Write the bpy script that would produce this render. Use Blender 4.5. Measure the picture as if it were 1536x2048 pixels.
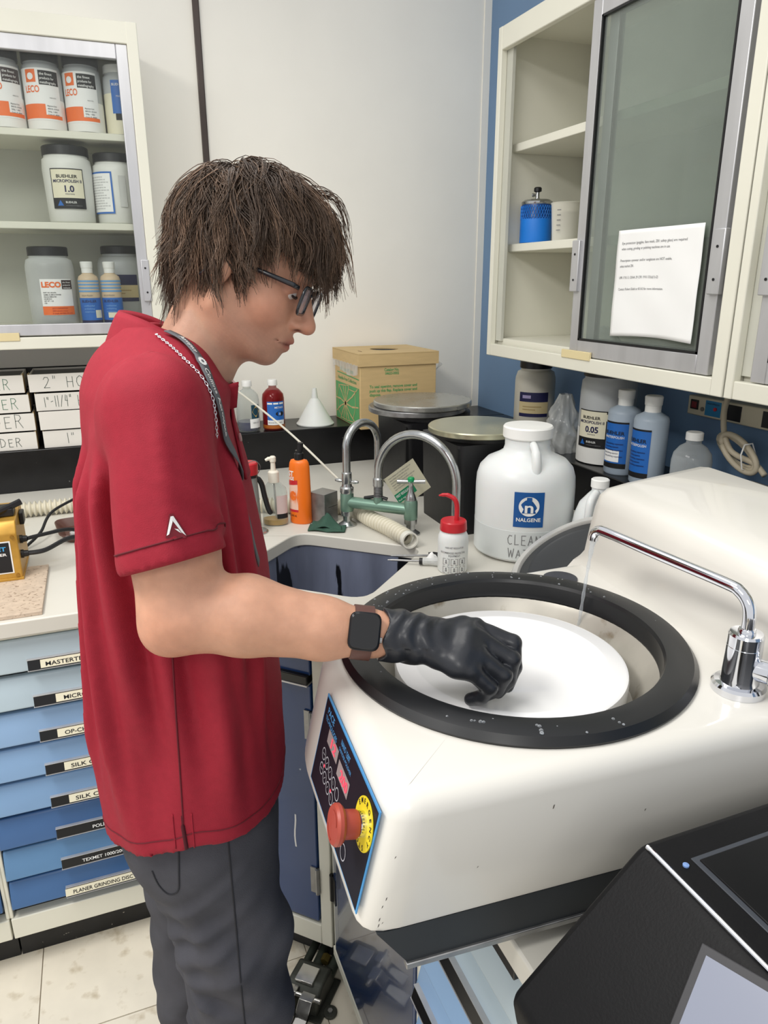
import bpy, bmesh, math, random
import numpy as np
from mathutils import Vector, Matrix

for _o in list(bpy.data.objects):
    bpy.data.objects.remove(_o)
SC = bpy.context.scene
COL = SC.collection
PI = math.pi

# ------------------------------------------------------------------ camera
YAW, PITCH, ROLL = math.radians(21.1), math.radians(17.7), math.radians(0.2)
def cam_axes():
    fw = Vector((math.sin(YAW)*math.cos(PITCH), math.cos(YAW)*math.cos(PITCH), -math.sin(PITCH)))
    r = Vector((math.cos(YAW), -math.sin(YAW), 0))
    d = fw.cross(r)
    r2 = r*math.cos(ROLL) + d*math.sin(ROLL)
    d2 = d*math.cos(ROLL) - r*math.sin(ROLL)
    return r2, d2, fw
_r, _d, _f = cam_axes()
cam_data = bpy.data.cameras.new('camera')
cam = bpy.data.objects.new('camera', cam_data)
COL.objects.link(cam)
_u, _b = -_d, -_f
cam.matrix_world = Matrix(((_r.x, _u.x, _b.x, 0), (_r.y, _u.y, _b.y, 0), (_r.z, _u.z, _b.z, 1.59), (0, 0, 0, 1)))
cam_data.sensor_fit = 'VERTICAL'
cam_data.sensor_height = 24
cam_data.lens = 1450/2048*24
cam_data.clip_start = 0.02
SC.camera = cam

# ------------------------------------------------------------------ world, lamps, exposure
world = bpy.data.worlds.new('world')
SC.world = world
world.use_nodes = True
world.node_tree.nodes['Background'].inputs[0].default_value = (0.98, 0.985, 1.0, 1)
world.node_tree.nodes['Background'].inputs[1].default_value = 0.82
def ceiling_lamp(name, loc, sx, sy, power, rot=(0, 0, 0), color=(1.0, 0.975, 0.93)):
    l = bpy.data.lights.new(name, 'AREA')
    l.shape = 'RECTANGLE'; l.size = sx; l.size_y = sy; l.energy = power; l.color = color
    o = bpy.data.objects.new(name, l); COL.objects.link(o)
    o.location = loc; o.rotation_euler = rot
    return o
ceiling_lamp('ceiling_lamp', (-0.95, 0.75, 2.74), 0.6, 1.2, 40)
ceiling_lamp('ceiling_lamp', (0.30, 1.35, 2.74), 0.6, 1.2, 10)
ceiling_lamp('ceiling_lamp', (-0.95, -1.5, 2.74), 0.6, 1.2, 30)
SC.view_settings.view_transform = 'Standard'
SC.view_settings.look = 'None'
SC.view_settings.gamma = 1
SC.view_settings.use_curve_mapping = False
SC.view_settings.exposure = 0.0

# ------------------------------------------------------------------ materials
def lin(c):
    return tuple((v/12.92 if v <= 0.04045 else ((v+0.055)/1.055)**2.4) for v in (x/255 for x in c))
MATS = {}
def mat(name, rgb, rough=0.5, metal=0.0, var=0.06, vscale=8.0, bump=0.0, bscale=60.0, trans=0.0, ior=1.45, alpha=1.0,
        coat=0.0, emit=0.0, spec=0.5, detail=4.0, rvar=0.0, stretch=None, sss=0.0, attr=None, spots=None):
    """Principled material with procedural colour and roughness variation; rgb is sRGB 0..255."""
    if name in MATS: return MATS[name]
    m = bpy.data.materials.new(name); MATS[name] = m
    m.use_nodes = True
    nt = m.node_tree; N = nt.nodes; L = nt.links
    p = N['Principled BSDF']
    c = lin(rgb)
    tc = N.new('ShaderNodeTexCoord')
    src = tc.outputs['Object']
    if stretch:
        mp = N.new('ShaderNodeMapping'); mp.inputs['Scale'].default_value = stretch
        L.new(src, mp.inputs['Vector']); src = mp.outputs['Vector']
    nz = N.new('ShaderNodeTexNoise'); nz.inputs['Scale'].default_value = vscale; nz.inputs['Detail'].default_value = detail
    L.new(src, nz.inputs['Vector'])
    rp = N.new('ShaderNodeValToRGB')
    rp.color_ramp.elements[0].position = 0.3; rp.color_ramp.elements[1].position = 0.7
    rp.color_ramp.elements[0].color = (*[max(0, v*(1-var)) for v in c], 1)
    rp.color_ramp.elements[1].color = (*[min(1, v*(1+var)) for v in c], 1)
    L.new(nz.outputs['Fac'], rp.inputs['Fac'])
    colout = rp.outputs['Color']
    if attr:
        at = N.new('ShaderNodeAttribute'); at.attribute_name = attr
        mx = N.new('ShaderNodeMixRGB'); mx.blend_type = 'MULTIPLY'; mx.inputs['Fac'].default_value = 1
        L.new(colout, mx.inputs['Color1']); L.new(at.outputs['Color'], mx.inputs['Color2']); colout = mx.outputs['Color']
    if spots:
        srgb, sscale, th = spots[:3]
        vz = N.new('ShaderNodeTexNoise'); vz.inputs['Scale'].default_value = sscale; vz.inputs['Detail'].default_value = 6
        L.new(src, vz.inputs['Vector'])
        r2 = N.new('ShaderNodeValToRGB'); r2.color_ramp.elements[0].position = th; r2.color_ramp.elements[1].position = th+(spots[3] if len(spots) > 3 else 0.04)
        r2.color_ramp.elements[0].color = (0, 0, 0, 1); r2.color_ramp.elements[1].color = (1, 1, 1, 1)
        L.new(vz.outputs['Fac'], r2.inputs['Fac'])
        mx = N.new('ShaderNodeMixRGB'); L.new(r2.outputs['Color'], mx.inputs['Fac']); L.new(colout, mx.inputs['Color1'])
        mx.inputs['Color2'].default_value = (*lin(srgb), 1); colout = mx.outputs['Color']
    L.new(colout, p.inputs['Base Color'])
    p.inputs['Roughness'].default_value = rough
    if rvar:
        mr = N.new('ShaderNodeMapRange'); mr.inputs['To Min'].default_value = max(0, rough-rvar); mr.inputs['To Max'].default_value = min(1, rough+rvar)
        L.new(nz.outputs['Fac'], mr.inputs['Value']); L.new(mr.outputs['Result'], p.inputs['Roughness'])
    p.inputs['Metallic'].default_value = metal
    p.inputs['IOR'].default_value = ior
    p.inputs['Specular IOR Level'].default_value = spec
    p.inputs['Transmission Weight'].default_value = trans
    p.inputs['Alpha'].default_value = alpha
    p.inputs['Coat Weight'].default_value = coat
    if sss:
        p.inputs['Subsurface Weight'].default_value = sss
        p.inputs['Subsurface Radius'].default_value = (0.012, 0.005, 0.003)
        p.inputs['Subsurface Scale'].default_value = 0.6
    if emit:
        p.inputs['Emission Color'].default_value = (*c, 1); p.inputs['Emission Strength'].default_value = emit
    if bump:
        bz = N.new('ShaderNodeTexNoise'); bz.inputs['Scale'].default_value = bscale; bz.inputs['Detail'].default_value = 5
        L.new(src, bz.inputs['Vector'])
        bp = N.new('ShaderNodeBump'); bp.inputs['Strength'].default_value = bump; bp.inputs['Distance'].default_value = 0.002
        L.new(bz.outputs['Fac'], bp.inputs['Height']); L.new(bp.outputs['Normal'], p.inputs['Normal'])
    return m

def glassy(name, rgb, opacity=0.12, rough=0.05, spec=0.6):
    """Thin clear plastic or glass: a see-through sheet with a surface sheen."""
    if name in MATS: return MATS[name]
    m = mat(name, rgb, rough, var=0.04, spec=spec)
    nt = m.node_tree; N = nt.nodes; L = nt.links
    p = N['Principled BSDF']; out = N['Material Output']
    tr = N.new('ShaderNodeBsdfTransparent'); tr.inputs['Color'].default_value = (*[0.5+0.5*v for v in lin(rgb)], 1)
    fr = N.new('ShaderNodeLayerWeight'); fr.inputs['Blend'].default_value = 0.35
    ad = N.new('ShaderNodeMath'); ad.operation = 'MULTIPLY_ADD'; ad.inputs[1].default_value = 0.55; ad.inputs[2].default_value = opacity; ad.use_clamp = True
    L.new(fr.outputs['Facing'], ad.inputs[0])
    mx = N.new('ShaderNodeMixShader')
    L.new(ad.outputs[0], mx.inputs['Fac']); L.new(tr.outputs[0], mx.inputs[1]); L.new(p.outputs[0], mx.inputs[2])
    L.new(mx.outputs[0], out.inputs['Surface'])
    return m

# ------------------------------------------------------------------ mesh builder
class MB:
    def __init__(s): s.v = []; s.f = []
    def add(s, vs, fs):
        o = len(s.v); s.v += [tuple(v) for v in vs]; s.f += [tuple(i+o for i in f) for f in fs]; return s
    def box(s, x0, x1, y0, y1, z0, z1):
        vs = [(x, y, z) for z in (z0, z1) for y in (y0, y1) for x in (x0, x1)]
        return s.add(vs, [(0, 2, 3, 1), (4, 5, 7, 6), (0, 1, 5, 4), (2, 6, 7, 3), (0, 4, 6, 2), (1, 3, 7, 5)])
    def cbox(s, c, d):
        return s.box(c[0]-d[0]/2, c[0]+d[0]/2, c[1]-d[1]/2, c[1]+d[1]/2, c[2]-d[2]/2, c[2]+d[2]/2)
    def prism(s, poly, z0, z1, axis=2, poly2=None):
        """poly in the plane across axis; axis 2: (x,y) ; axis 1: (x,z) ; axis 0: (y,z)"""
        n = len(poly); poly2 = poly2 or poly
        def pt(p, h):
            return (p[0], p[1], h) if axis == 2 else ((p[0], h, p[1]) if axis == 1 else (h, p[0], p[1]))
        vs = [pt(p, z0) for p in poly] + [pt(p, z1) for p in poly2]
        fs = [tuple(range(n))[::-1], tuple(range(n, 2*n))] + [(i, (i+1) % n, (i+1) % n+n, i+n) for i in range(n)]
        return s.add(vs, fs)
    def lathe(s, prof, n=32, c=(0, 0, 0), squash=(1, 1), a0=0.0, a1=None, caps=True):
        """prof: list of (r,z) from bottom to top"""
        full = a1 is None
        k = n if full else n+1
        vs = []; fs = []
        for r, z in prof:
            for i in range(k):
                a = (2*PI*i/n) if full else a0+(a1-a0)*i/n
                vs.append((c[0]+r*math.cos(a)*squash[0], c[1]+r*math.sin(a)*squash[1], c[2]+z))
        m = len(prof)
        for j in range(m-1):
            for i in range(n):
                i2 = (i+1) % k
                fs.append((j*k+i, j*k+i2, (j+1)*k+i2, (j+1)*k+i))
        if full and caps:
            if prof[0][0] > 1e-6: fs.append(tuple(range(k))[::-1])
            if prof[-1][0] > 1e-6: fs.append(tuple((m-1)*k+i for i in range(k)))
        return s.add(vs, fs)
    def tube(s, path, r, n=10, cap=True, up=(0, 0, 1)):
        pts = [Vector(p) for p in path]; m = len(pts)
        rs = r if isinstance(r, (list, tuple)) else [r]*m
        vs = []; fs = []
        t0 = (pts[1]-pts[0]).normalized()
        ref = Vector(up)
        if abs(t0.dot(ref)) > 0.95: ref = Vector((1, 0, 0))
        nrm = (ref - t0*ref.dot(t0)).normalized()
        for i, p in enumerate(pts):
            t = (pts[min(i+1, m-1)]-pts[max(i-1, 0)]).normalized()
            nrm = (nrm - t*nrm.dot(t)).normalized()
            b = t.cross(nrm)
            for k in range(n):
                a = 2*PI*k/n
                vs.append(p + (nrm*math.cos(a)+b*math.sin(a))*rs[i])
        for i in range(m-1):
            for k in range(n):
                k2 = (k+1) % n
                fs.append((i*n+k, i*n+k2, (i+1)*n+k2, (i+1)*n+k))
        if cap:
            fs.append(tuple(range(n))[::-1]); fs.append(tuple((m-1)*n+k for k in range(n)))
        return s.add(vs, fs)
    def grid(s, fn, nu, nv):
        vs = [fn(i/nu, j/nv) for j in range(nv+1) for i in range(nu+1)]
        fs = [(j*(nu+1)+i, j*(nu+1)+i+1, (j+1)*(nu+1)+i+1, (j+1)*(nu+1)+i) for j in range(nv) for i in range(nu)]
        return s.add(vs, fs)
    def xf(s, M):
        s.v = [tuple(M @ Vector(v)) for v in s.v]; return s
    def rz(s, a, c=(0, 0)):
        ca, sa = math.cos(a), math.sin(a)
        s.v = [(c[0]+(x-c[0])*ca-(y-c[1])*sa, c[1]+(x-c[0])*sa+(y-c[1])*ca, z) for x, y, z in s.v]; return s
    def mv(s, d):
        s.v = [(x+d[0], y+d[1], z+d[2]) for x, y, z in s.v]; return s

def obj(name, mb, m, parent=None, smooth=True, bevel=0.0, bseg=2, angle=0.6, subsurf=0, fix=True, solid=0.0):
    me = bpy.data.meshes.new(name)
    me.from_pydata(mb.v, [], mb.f)
    if fix:
        bm = bmesh.new(); bm.from_mesh(me); bmesh.ops.recalc_face_normals(bm, faces=bm.faces); bm.to_mesh(me); bm.free()
    me.materials.append(m)
    if smooth:
        me.shade_smooth()
        if angle: me.set_sharp_from_angle(angle=angle)
    o = bpy.data.objects.new(name, me); COL.objects.link(o)
    if parent is not None: o.parent = parent
    if solid:
        so = o.modifiers.new('thickness', 'SOLIDIFY'); so.thickness = solid; so.offset = 0
    if bevel:
        b = o.modifiers.new('bevel', 'BEVEL'); b.width = bevel; b.segments = bseg; b.limit_method = 'ANGLE'; b.angle_limit = 0.5
        if smooth: b.harden_normals = False
    if subsurf:
        ss = o.modifiers.new('sub', 'SUBSURF'); ss.levels = subsurf; ss.render_levels = subsurf
    return o
def tag(o, label, cat, group=None):
    o['label'] = label; o['category'] = cat
    if group: o['group'] = group
    return o
def struct(o, label=None, cat=None):
    o['kind'] = 'structure'
    if label: o['label'] = label
    if cat: o['category'] = cat
    return o
def thing(name, label, cat, loc=(0, 0, 0), rz=0.0, group=None):
    o = bpy.data.objects.new(name, None); COL.objects.link(o)
    o.empty_display_size = 0.05
    o.location = loc; o.rotation_euler = (0, 0, rz)
    return tag(o, label, cat, group)

# ------------------------------------------------------------------ lettering (flat print)
_TXT = {}
def text_mesh(s, bold=0.0, spacing=1.0):
    key = (s, bold, spacing)
    if key in _TXT: return _TXT[key]
    c = bpy.data.curves.new('t', 'FONT'); c.body = s; c.size = 1.0; c.offset = bold; c.space_character = spacing
    c.resolution_u = 3
    o = bpy.data.objects.new('t', c)
    me = bpy.data.meshes.new_from_object(o)
    vs = [tuple(v.co) for v in me.vertices]; fs = [tuple(p.vertices) for p in me.polygons]
    bpy.data.objects.remove(o); bpy.data.curves.remove(c); bpy.data.meshes.remove(me)
    if vs:
        x0 = min(v[0] for v in vs); x1 = max(v[0] for v in vs)
    else: x0 = x1 = 0
    _TXT[key] = (vs, fs, x0, x1)
    return _TXT[key]
def letter(parent, s, m, fn, h, width=None, align='c', bold=0.01, name='lettering', spacing=1.0):
    """fn(u,v)->point; u to the right, v up; h is the cap height; width squeezes the line to fit"""
    mb = MB()
    letter_to(mb, s, fn, h, width, align, bold, spacing)
    return obj(name, mb, m, parent, smooth=False, fix=False)
def letter_to(mb, s, fn, h, width=None, align='c', bold=0.01, spacing=1.0, at=(0, 0)):
    vs, fs, x0, x1 = text_mesh(s, bold, spacing)
    k = h/0.73; w = (x1-x0)*k
    kx = k*(width/w) if width and w > 0 else k
    w = (x1-x0)*kx
    off = {'c': -w/2, 'l': 0, 'r': -w}[align]
    mb.add([fn(at[0]+off+(v[0]-x0)*kx, at[1]+v[1]*k) for v in vs], fs)
    return mb
def plane_fn(o, u, v, n=None, lift=0.0004):
    o, u, v = Vector(o), Vector(u).normalized(), Vector(v).normalized()
    nn = u.cross(v)*lift if n is None else Vector(n).normalized()*lift
    return lambda a, b: tuple(o+u*a+v*b+nn)
def cyl_fn(r, ang, z, lift=0.0005, sq=(1, 1), tilt=0.0):
    """on a cylinder about the local z axis, facing angle ang; u to the right seen from outside"""
    rr = r+lift
    return lambda a, b: (rr*math.cos(ang+a/r)*sq[0], rr*math.sin(ang+a/r)*sq[1], z+b)
def cyl_patch(fn, u0, u1, v0, v1, nu=10, nv=1):
    return MB().grid(lambda s, t: fn(u0+(u1-u0)*s, v0+(v1-v0)*t), nu, nv)
STROKES = {
    '2': [[(0, .8), (.15, 1), (.45, 1), (.55, .75), (.3, .35), (0, 0), (.6, 0.02)]], '"': [[(0, 1.05), (0, .8)], [(.18, 1.05), (.18, .8)]],
    'H': [[(0, 1), (.02, 0)], [(.6, 1), (.6, 0)], [(.0, .5), (.6, .5)]], 'O': [[(.35, 1), (.08, .8), (0, .45), (.15, .08), (.4, 0), (.65, .2), (.7, .6), (.55, .92), (.35, 1)]],
    'L': [[(0, 1), (0.02, 0), (.5, 0.02)]], 'D': [[(0, 1), (0.02, 0), (.45, .15), (.6, .5), (.4, .85), (0, 1)]],
    'E': [[(.5, 1), (0, 1), (0.02, 0), (.5, 0)], [(0, .5), (.4, .52)]], 'R': [[(0, 0), (0, 1), (.4, .95), (.5, .72), (.3, .52), (0, .5)], [(.25, .5), (.6, -.02)]],
    '1': [[(0, 1), (.03, 0)]], '-': [[(0, .45), (.35, .5)]], '/': [[(.4, 1), (0, 0)]], '4': [[(.1, 1), (0, .5), (.4, .5)], [(.35, .95), (.33, 0)]],
    'C': [[(.5, .95), (.2, 1), (0, .6), (.08, .15), (.3, 0), (.55, .1)]], 'A': [[(0, 0), (.3, 1), (.6, 0)], [(.12, .38), (.48, .4)]],
    'N': [[(0, 0), (0, 1), (.5, 0), (.52, 1)]], 'W': [[(0, 1), (.2, 0), (.4, .8), (.6, 0), (.8, 1)]], 'T': [[(0, 1), (.6, 1)], [(.3, 1), (.3, 0)]], ' ': []}
def handwriting(parent, s, m, fn, h, pen=0.0007, gap=0.35, align='l', jitter=1, nseg=1, aspect=1.0):
    rnd = random.Random(jitter)
    lines = []; x = 0
    for ch in s:
        st = STROKES[ch]
        w = max([p[0] for q in st for p in q], default=0.4)
        k = 1+rnd.uniform(-.1, .1)
        for q in st: lines.append([(x+p[0]*aspect, p[1]*k+rnd.uniform(-.02, .02)) for p in q])
        x += (w+gap)*aspect
    off = 0 if align == 'l' else (-(x-gap)*h if align == 'r' else -(x-gap)*h/2)
    mb = MB()
    for q in lines:
        for a, b in zip(q[:-1], q[1:]):
            p0 = Vector((a[0]*h+off, a[1]*h)); p1 = Vector((b[0]*h+off, b[1]*h))
            dd = p1-p0
            if dd.length < 1e-6: continue
            dd.normalize(); nn = Vector((-dd.y, dd.x))*pen; e = dd*pen*0.7
            c = [p0-e+nn, p0-e-nn, p1+e-nn, p1+e+nn]
            mb.add([fn(t.x, t.y) for t in c], [(0, 1, 2, 3)])
    return obj('handwriting', mb, m, parent, smooth=False, fix=False)

# ------------------------------------------------------------------ smooth implicit surfaces for bodies and cloth
def V3(*a): return np.array(a, dtype=np.float64)
def sd_ell(P, c, r, M=None):
    q = P-np.asarray(c)
    if M is not None: q = q @ M
    r = np.asarray(r, float)
    k0 = np.linalg.norm(q/r, axis=-1); k1 = np.linalg.norm(q/(r*r), axis=-1)+1e-9
    return k0*(k0-1.0)/k1
def sd_cone(P, a, b, ra, rb, sq=None):
    a = np.asarray(a, float); b = np.asarray(b, float)
    ba = b-a; l2 = ba@ba
    t = np.clip(((P-a)@ba)/l2, 0, 1)
    return np.linalg.norm(P-a-t[..., None]*ba, axis=-1)-(ra+(rb-ra)*t)
def sd_chain(P, pts, rs, k=0.01):
    d = None
    for i in range(len(pts)-1):
        e = sd_cone(P, pts[i], pts[i+1], rs[i], rs[i+1]); d = e if d is None else smin(d, e, k)
    return d
def smin(a, b, k):
    h = np.clip(0.5+0.5*(b-a)/k, 0, 1)
    return b+(a-b)*h-k*h*(1-h)
def smax(a, b, k): return -smin(-a, -b, k)
def surface_nets(fn, lo, hi, h):
    lo = np.asarray(lo, float); hi = np.asarray(hi, float)
    n = np.ceil((hi-lo)/h).astype(int)+1
    # evaluate only the blocks the surface may cross
    K = 8
    nb = (n+K-1)//K
    F = np.empty(nb*K)
    bi = np.stack(np.meshgrid(*[np.arange(m) for m in nb], indexing='ij'), -1).reshape(-1, 3)
    cen = lo+h*(bi*K+(K-1)/2)
    dc = np.concatenate([fn(cen[i:i+4096]) for i in range(0, len(cen), 4096)])
    Fb = F.reshape(nb[0], K, nb[1], K, nb[2], K)
    sub = np.stack(np.meshgrid(np.arange(K), np.arange(K), np.arange(K), indexing='ij'), -1).reshape(-1, 3)*h
    near = np.abs(dc) < h*K*0.87*1.9
    Fb[bi[~near, 0], :, bi[~near, 1], :, bi[~near, 2], :] = dc[~near][:, None, None, None]
    act_b = bi[near]
    for i in range(0, len(act_b), 256):
        bb_ = act_b[i:i+256]
        vals = fn((lo+h*bb_*K)[:, None]+sub[None]).reshape(-1, K, K, K)
        Fb[bb_[:, 0], :, bb_[:, 1], :, bb_[:, 2], :] = vals
    F = np.ascontiguousarray(F[:n[0], :n[1], :n[2]])
    S = F < 0
    c = n-1
    corners = [(i, j, k) for i in (0, 1) for j in (0, 1) for k in (0, 1)]
    cnt = sum(S[i:c[0]+i, j:c[1]+j, k:c[2]+k].astype(np.int8) for i, j, k in corners)
    act = (cnt > 0) & (cnt < 8)
    idx = -np.ones(c, int); ai = np.argwhere(act); idx[act] = np.arange(len(ai))
    acc = np.zeros((len(ai), 3)); num = np.zeros(len(ai))
    for a in corners:
        for ax in range(3):
            if a[ax]: continue
            b = list(a); b[ax] = 1
            fa = F[ai[:, 0]+a[0], ai[:, 1]+a[1], ai[:, 2]+a[2]]; fb = F[ai[:, 0]+b[0], ai[:, 1]+b[1], ai[:, 2]+b[2]]
            cr = (fa < 0) != (fb < 0)
            t = np.where(cr, fa/np.where(cr, fa-fb, 1), 0)
            p = np.array(a, float)[None].repeat(len(ai), 0); p[:, ax] += t
            acc[cr] += p[cr]; num[cr] += 1
    V = lo+h*(ai+acc/num[:, None])
    Q = []
    for ax in range(3):
        o1, o2 = [(1, 2), (2, 0), (0, 1)][ax]
        sl0 = [slice(0, n[i]) for i in range(3)]; sl1 = list(sl0)
        sl0[ax] = slice(0, n[ax]-1); sl1[ax] = slice(1, n[ax])
        A, B = S[tuple(sl0)], S[tuple(sl1)]
        e = np.argwhere(A != B)
        e = e[(e[:, o1] > 0) & (e[:, o2] > 0) & (e[:, o1] < n[o1]-1) & (e[:, o2] < n[o2]-1)]
        fl = A[e[:, 0], e[:, 1], e[:, 2]]
        def g(d1, d2):
            q = e.copy(); q[:, o1] -= d1; q[:, o2] -= d2
            return idx[q[:, 0], q[:, 1], q[:, 2]]
        q = np.stack([g(1, 1), g(0, 1), g(0, 0), g(1, 0)], 1)
        q[~fl] = q[~fl][:, ::-1]
        Q.append(q)
    return V, np.concatenate(Q)
def np_obj(name, V, Fq, m, parent=None, smooth=True, cols=None):
    me = bpy.data.meshes.new(name)
    me.from_pydata(np.asarray(V).tolist(), [], np.asarray(Fq).tolist())
    if smooth: me.shade_smooth()
    me.materials.append(m)
    if cols is not None:
        ca = me.color_attributes.new('tint', 'FLOAT_COLOR', 'POINT')
        c4 = np.ones((len(V), 4), dtype=np.float32); c4[:, :3] = cols
        ca.data.foreach_set('color', c4.ravel())
    o = bpy.data.objects.new(name, me); COL.objects.link(o)
    if parent is not None: o.parent = parent
    return o
# ================================================================== shared materials
M_wall = mat('wall_paint', (250, 246, 235), 0.55, var=0.025, vscale=3, bump=0.05, bscale=300)
M_blue = mat('blue_wall_paint', (112, 142, 176), 0.5, var=0.04, vscale=4)
M_strip = mat('dark_trim', (70, 60, 55), 0.35, metal=0.3, var=0.1)
M_floor = mat('vinyl_tile', (236, 228, 210), 0.42, var=0.06, vscale=9, spots=((196, 182, 156), 19, 0.56, 0.16), rvar=0.1)
M_grout = mat('floor_joint', (150, 140, 122), 0.7, var=0.1)
M_counter = mat('worktop_resin', (208, 205, 195), 0.42, var=0.03, vscale=6, spots=((200, 192, 165), 5.5, 0.66, 0.1), rvar=0.08)
M_cream = mat('cream_enamel', (226, 224, 209), 0.38, var=0.025, vscale=5)
M_inner = mat('cabinet_lining', (196, 196, 184), 0.5, var=0.03)
M_black = mat('black_epoxy', (20, 20, 22), 0.28, var=0.25, vscale=20, spots=((110, 108, 104), 95, 0.735, 0.01))
M_kick = mat('black_base_rubber', (24, 24, 25), 0.5, var=0.3, vscale=20, spots=((150, 145, 135), 70, 0.70, 0.02))
M_alu = mat('brushed_aluminium', (196, 196, 198), 0.36, metal=0.55, var=0.06, vscale=30, stretch=(1, 1, 0.15), rvar=0.08)
M_chrome = mat('chrome', (225, 227, 232), 0.07, metal=1.0, var=0.02)
M_steel = mat('worn_steel', (150, 150, 150), 0.35, metal=0.85, var=0.18, vscale=40, rvar=0.15)
M_blk = mat('black_plastic', (22, 22, 24), 0.38, var=0.15)
M_white = mat('white_plastic', (236, 236, 232), 0.35, var=0.02)
M_card = mat('cream_label_card', (232, 226, 200), 0.6, var=0.03)
M_ink = mat('black_ink', (22, 22, 24), 0.6, var=0.1)
M_paper = mat('white_paper', (240, 240, 238), 0.7, var=0.015)
M_glass = glassy('cabinet_glass', (200, 208, 201), 0.02, 0.03)
M_glassL = glassy('clear_cabinet_glass', (243, 246, 244), 0.015, 0.03)
M_red = mat('red_plastic', (196, 38, 48), 0.35, var=0.06)
M_orange = mat('orange_print', (238, 112, 40), 0.5, var=0.04)
M_inkwhite = mat('white_ink', (235, 235, 232), 0.6, var=0.02)
M_lblue = mat('blue_print', (38, 104, 186), 0.45, var=0.05)
M_navy = mat('navy_print', (36, 36, 78), 0.5, var=0.08)
M_tan = mat('tan_print', (214, 196, 150), 0.55, var=0.05)
M_greytext = mat('grey_ink', (120, 120, 122), 0.6, var=0.1)
M_tape = mat('masking_tape', (222, 206, 160), 0.6, var=0.05)

# ================================================================== room shell
WX, WY = 1.547, 2.85
floor = struct(obj('floor', MB().box(-3.0, WX, -2.5, WY, -0.05, -0.003), M_grout, smooth=False))
T = 0.305
tile_mb = MB().box(0.0012, T-0.0012, 0.0012, T-0.0012, -0.003, 0.0)
tile0 = None
rnd = random.Random(5)
for i in range(-7, 5):
    for j in range(-6, 3):
        if i > 2 and j < 0: continue
        if tile0 is None:
            t = tile0 = obj('floor_tile', tile_mb, M_floor, floor, smooth=False)
        else:
            t = tile0.copy(); COL.objects.link(t)
        t.location = (-0.295+T*i, 1.355+T*j, rnd.uniform(-0.0004, 0.0004))
        t.rotation_euler = (0, 0, 0)
wall_back = struct(obj('wall_back', MB().box(-3.0, WX+0.1, WY, WY+0.1, 0, 3.0), M_wall, smooth=False))
wall_right = struct(obj('wall_right', MB().box(WX, WX+0.1, -2.5, WY, 0, 3.0), M_blue, smooth=False))
struct(obj('trim_1', MB().box(0.421, 0.443, WY-0.012, WY, 1.06, 3.0), M_strip, smooth=False, bevel=0.003))
# pale cover strip where the two walls meet
struct(obj('trim_2', MB().box(WX-0.03, WX, WY-0.004, WY, 1.06, 3.0), M_wall, smooth=False))

# ================================================================== worktop with the sink cut-out
CZ = 0.92
SINK = [(0.49, 1.385), (0.74, 1.63), (0.465, 1.875), (0.215, 1.63)]
def round_poly(poly, r, n=6):
    out = []
    m = len(poly)
    for i in range(m):
        p = Vector(poly[i]); a = (Vector(poly[i-1])-p); b = (Vector(poly[(i+1) % m])-p)
        ra = min(r, a.length*0.45, b.length*0.45)
        a.normalize(); b.normalize()
        p0, p2 = p+a*ra, p+b*ra
        for k in range(n+1):
            t = k/n
            q = p0*(1-t)**2+p*2*t*(1-t)+p2*t*t
            out.append((q.x, q.y))
    return out
def plate_with_hole(outer, hole, z0, z1):
    bm = bmesh.new()
    vo = [bm.verts.new((*p, z1)) for p in outer]; vh = [bm.verts.new((*p, z1)) for p in hole]
    eds = [bm.edges.new((vs[i], vs[(i+1) % len(vs)])) for vs in (vo, vh) for i in range(len(vs))]
    bmesh.ops.triangle_fill(bm, edges=eds, use_beauty=True)
    r = bmesh.ops.extrude_face_region(bm, geom=list(bm.faces))
    bmesh.ops.translate(bm, verts=[g for g in r['geom'] if isinstance(g, bmesh.types.BMVert)], vec=(0, 0, z0-z1))
    bmesh.ops.recalc_face_normals(bm, faces=bm.faces)
    bm.verts.index_update()
    mb = MB(); mb.v = [tuple(v.co) for v in bm.verts]; mb.f = [tuple(v.index for v in f.verts) for f in bm.faces]
    bm.free(); return mb
hole = round_poly(SINK, 0.05)
outer = [(-1.5, 1.545), (0.045, 1.545), (0.34, 1.25), (0.34, -0.7), (1.306, -0.7), (1.306, 2.611), (-1.5, 2.611)]
wt = obj('worktop', plate_with_hole(round_poly(outer, 0.01, 2), hole, CZ-0.036, CZ), M_counter, bevel=0.004)
tag(wt, 'off-white stained laboratory worktop wrapping around the room corner', 'worktop')
# sink basin
M_basin = mat('dark_stone_basin', (102, 108, 126), 0.32, var=0.4, vscale=9, spots=((12, 13, 17), 15, 0.58, 0.03), stretch=(1, 1, 0.22), detail=6)
sk = thing('sink_basin', 'dark blue-black stone sink basin set under the white worktop', 'sink', (0.478, 1.63, CZ-0.30))
def rel(p, c, k): return (c[0]+(p[0]-c[0])*k-c[0], c[1]+(p[1]-c[1])*k-c[1])
cc = (0.478, 1.63)
rim = [rel(p, cc, 1.02) for p in hole]; low = [rel(p, cc, 0.93) for p in hole]; out = [rel(p, cc, 1.12) for p in hole]
mb = MB(); n = len(rim)
def ring_v(poly, z): return [(p[0], p[1], z) for p in poly]
zt = 0.30-0.0365
mb.v = ring_v(out, zt)+ring_v(rim, zt)+ring_v(low, 0.05)+[(0, 0, 0.04)]+ring_v(out, 0.0)
for k in range(n):
    k2 = (k+1) % n
    mb.f += [(k, k2, n+k2, n+k), (n+k, n+k2, 2*n+k2, 2*n+k), (2*n+k, 2*n+k2, 3*n), (k, 3*n+1+k, 3*n+1+k2, k2)]
mb.f.append(tuple(3*n+1+k for k in range(n)))
obj('basin', mb, M_basin, sk)
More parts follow.
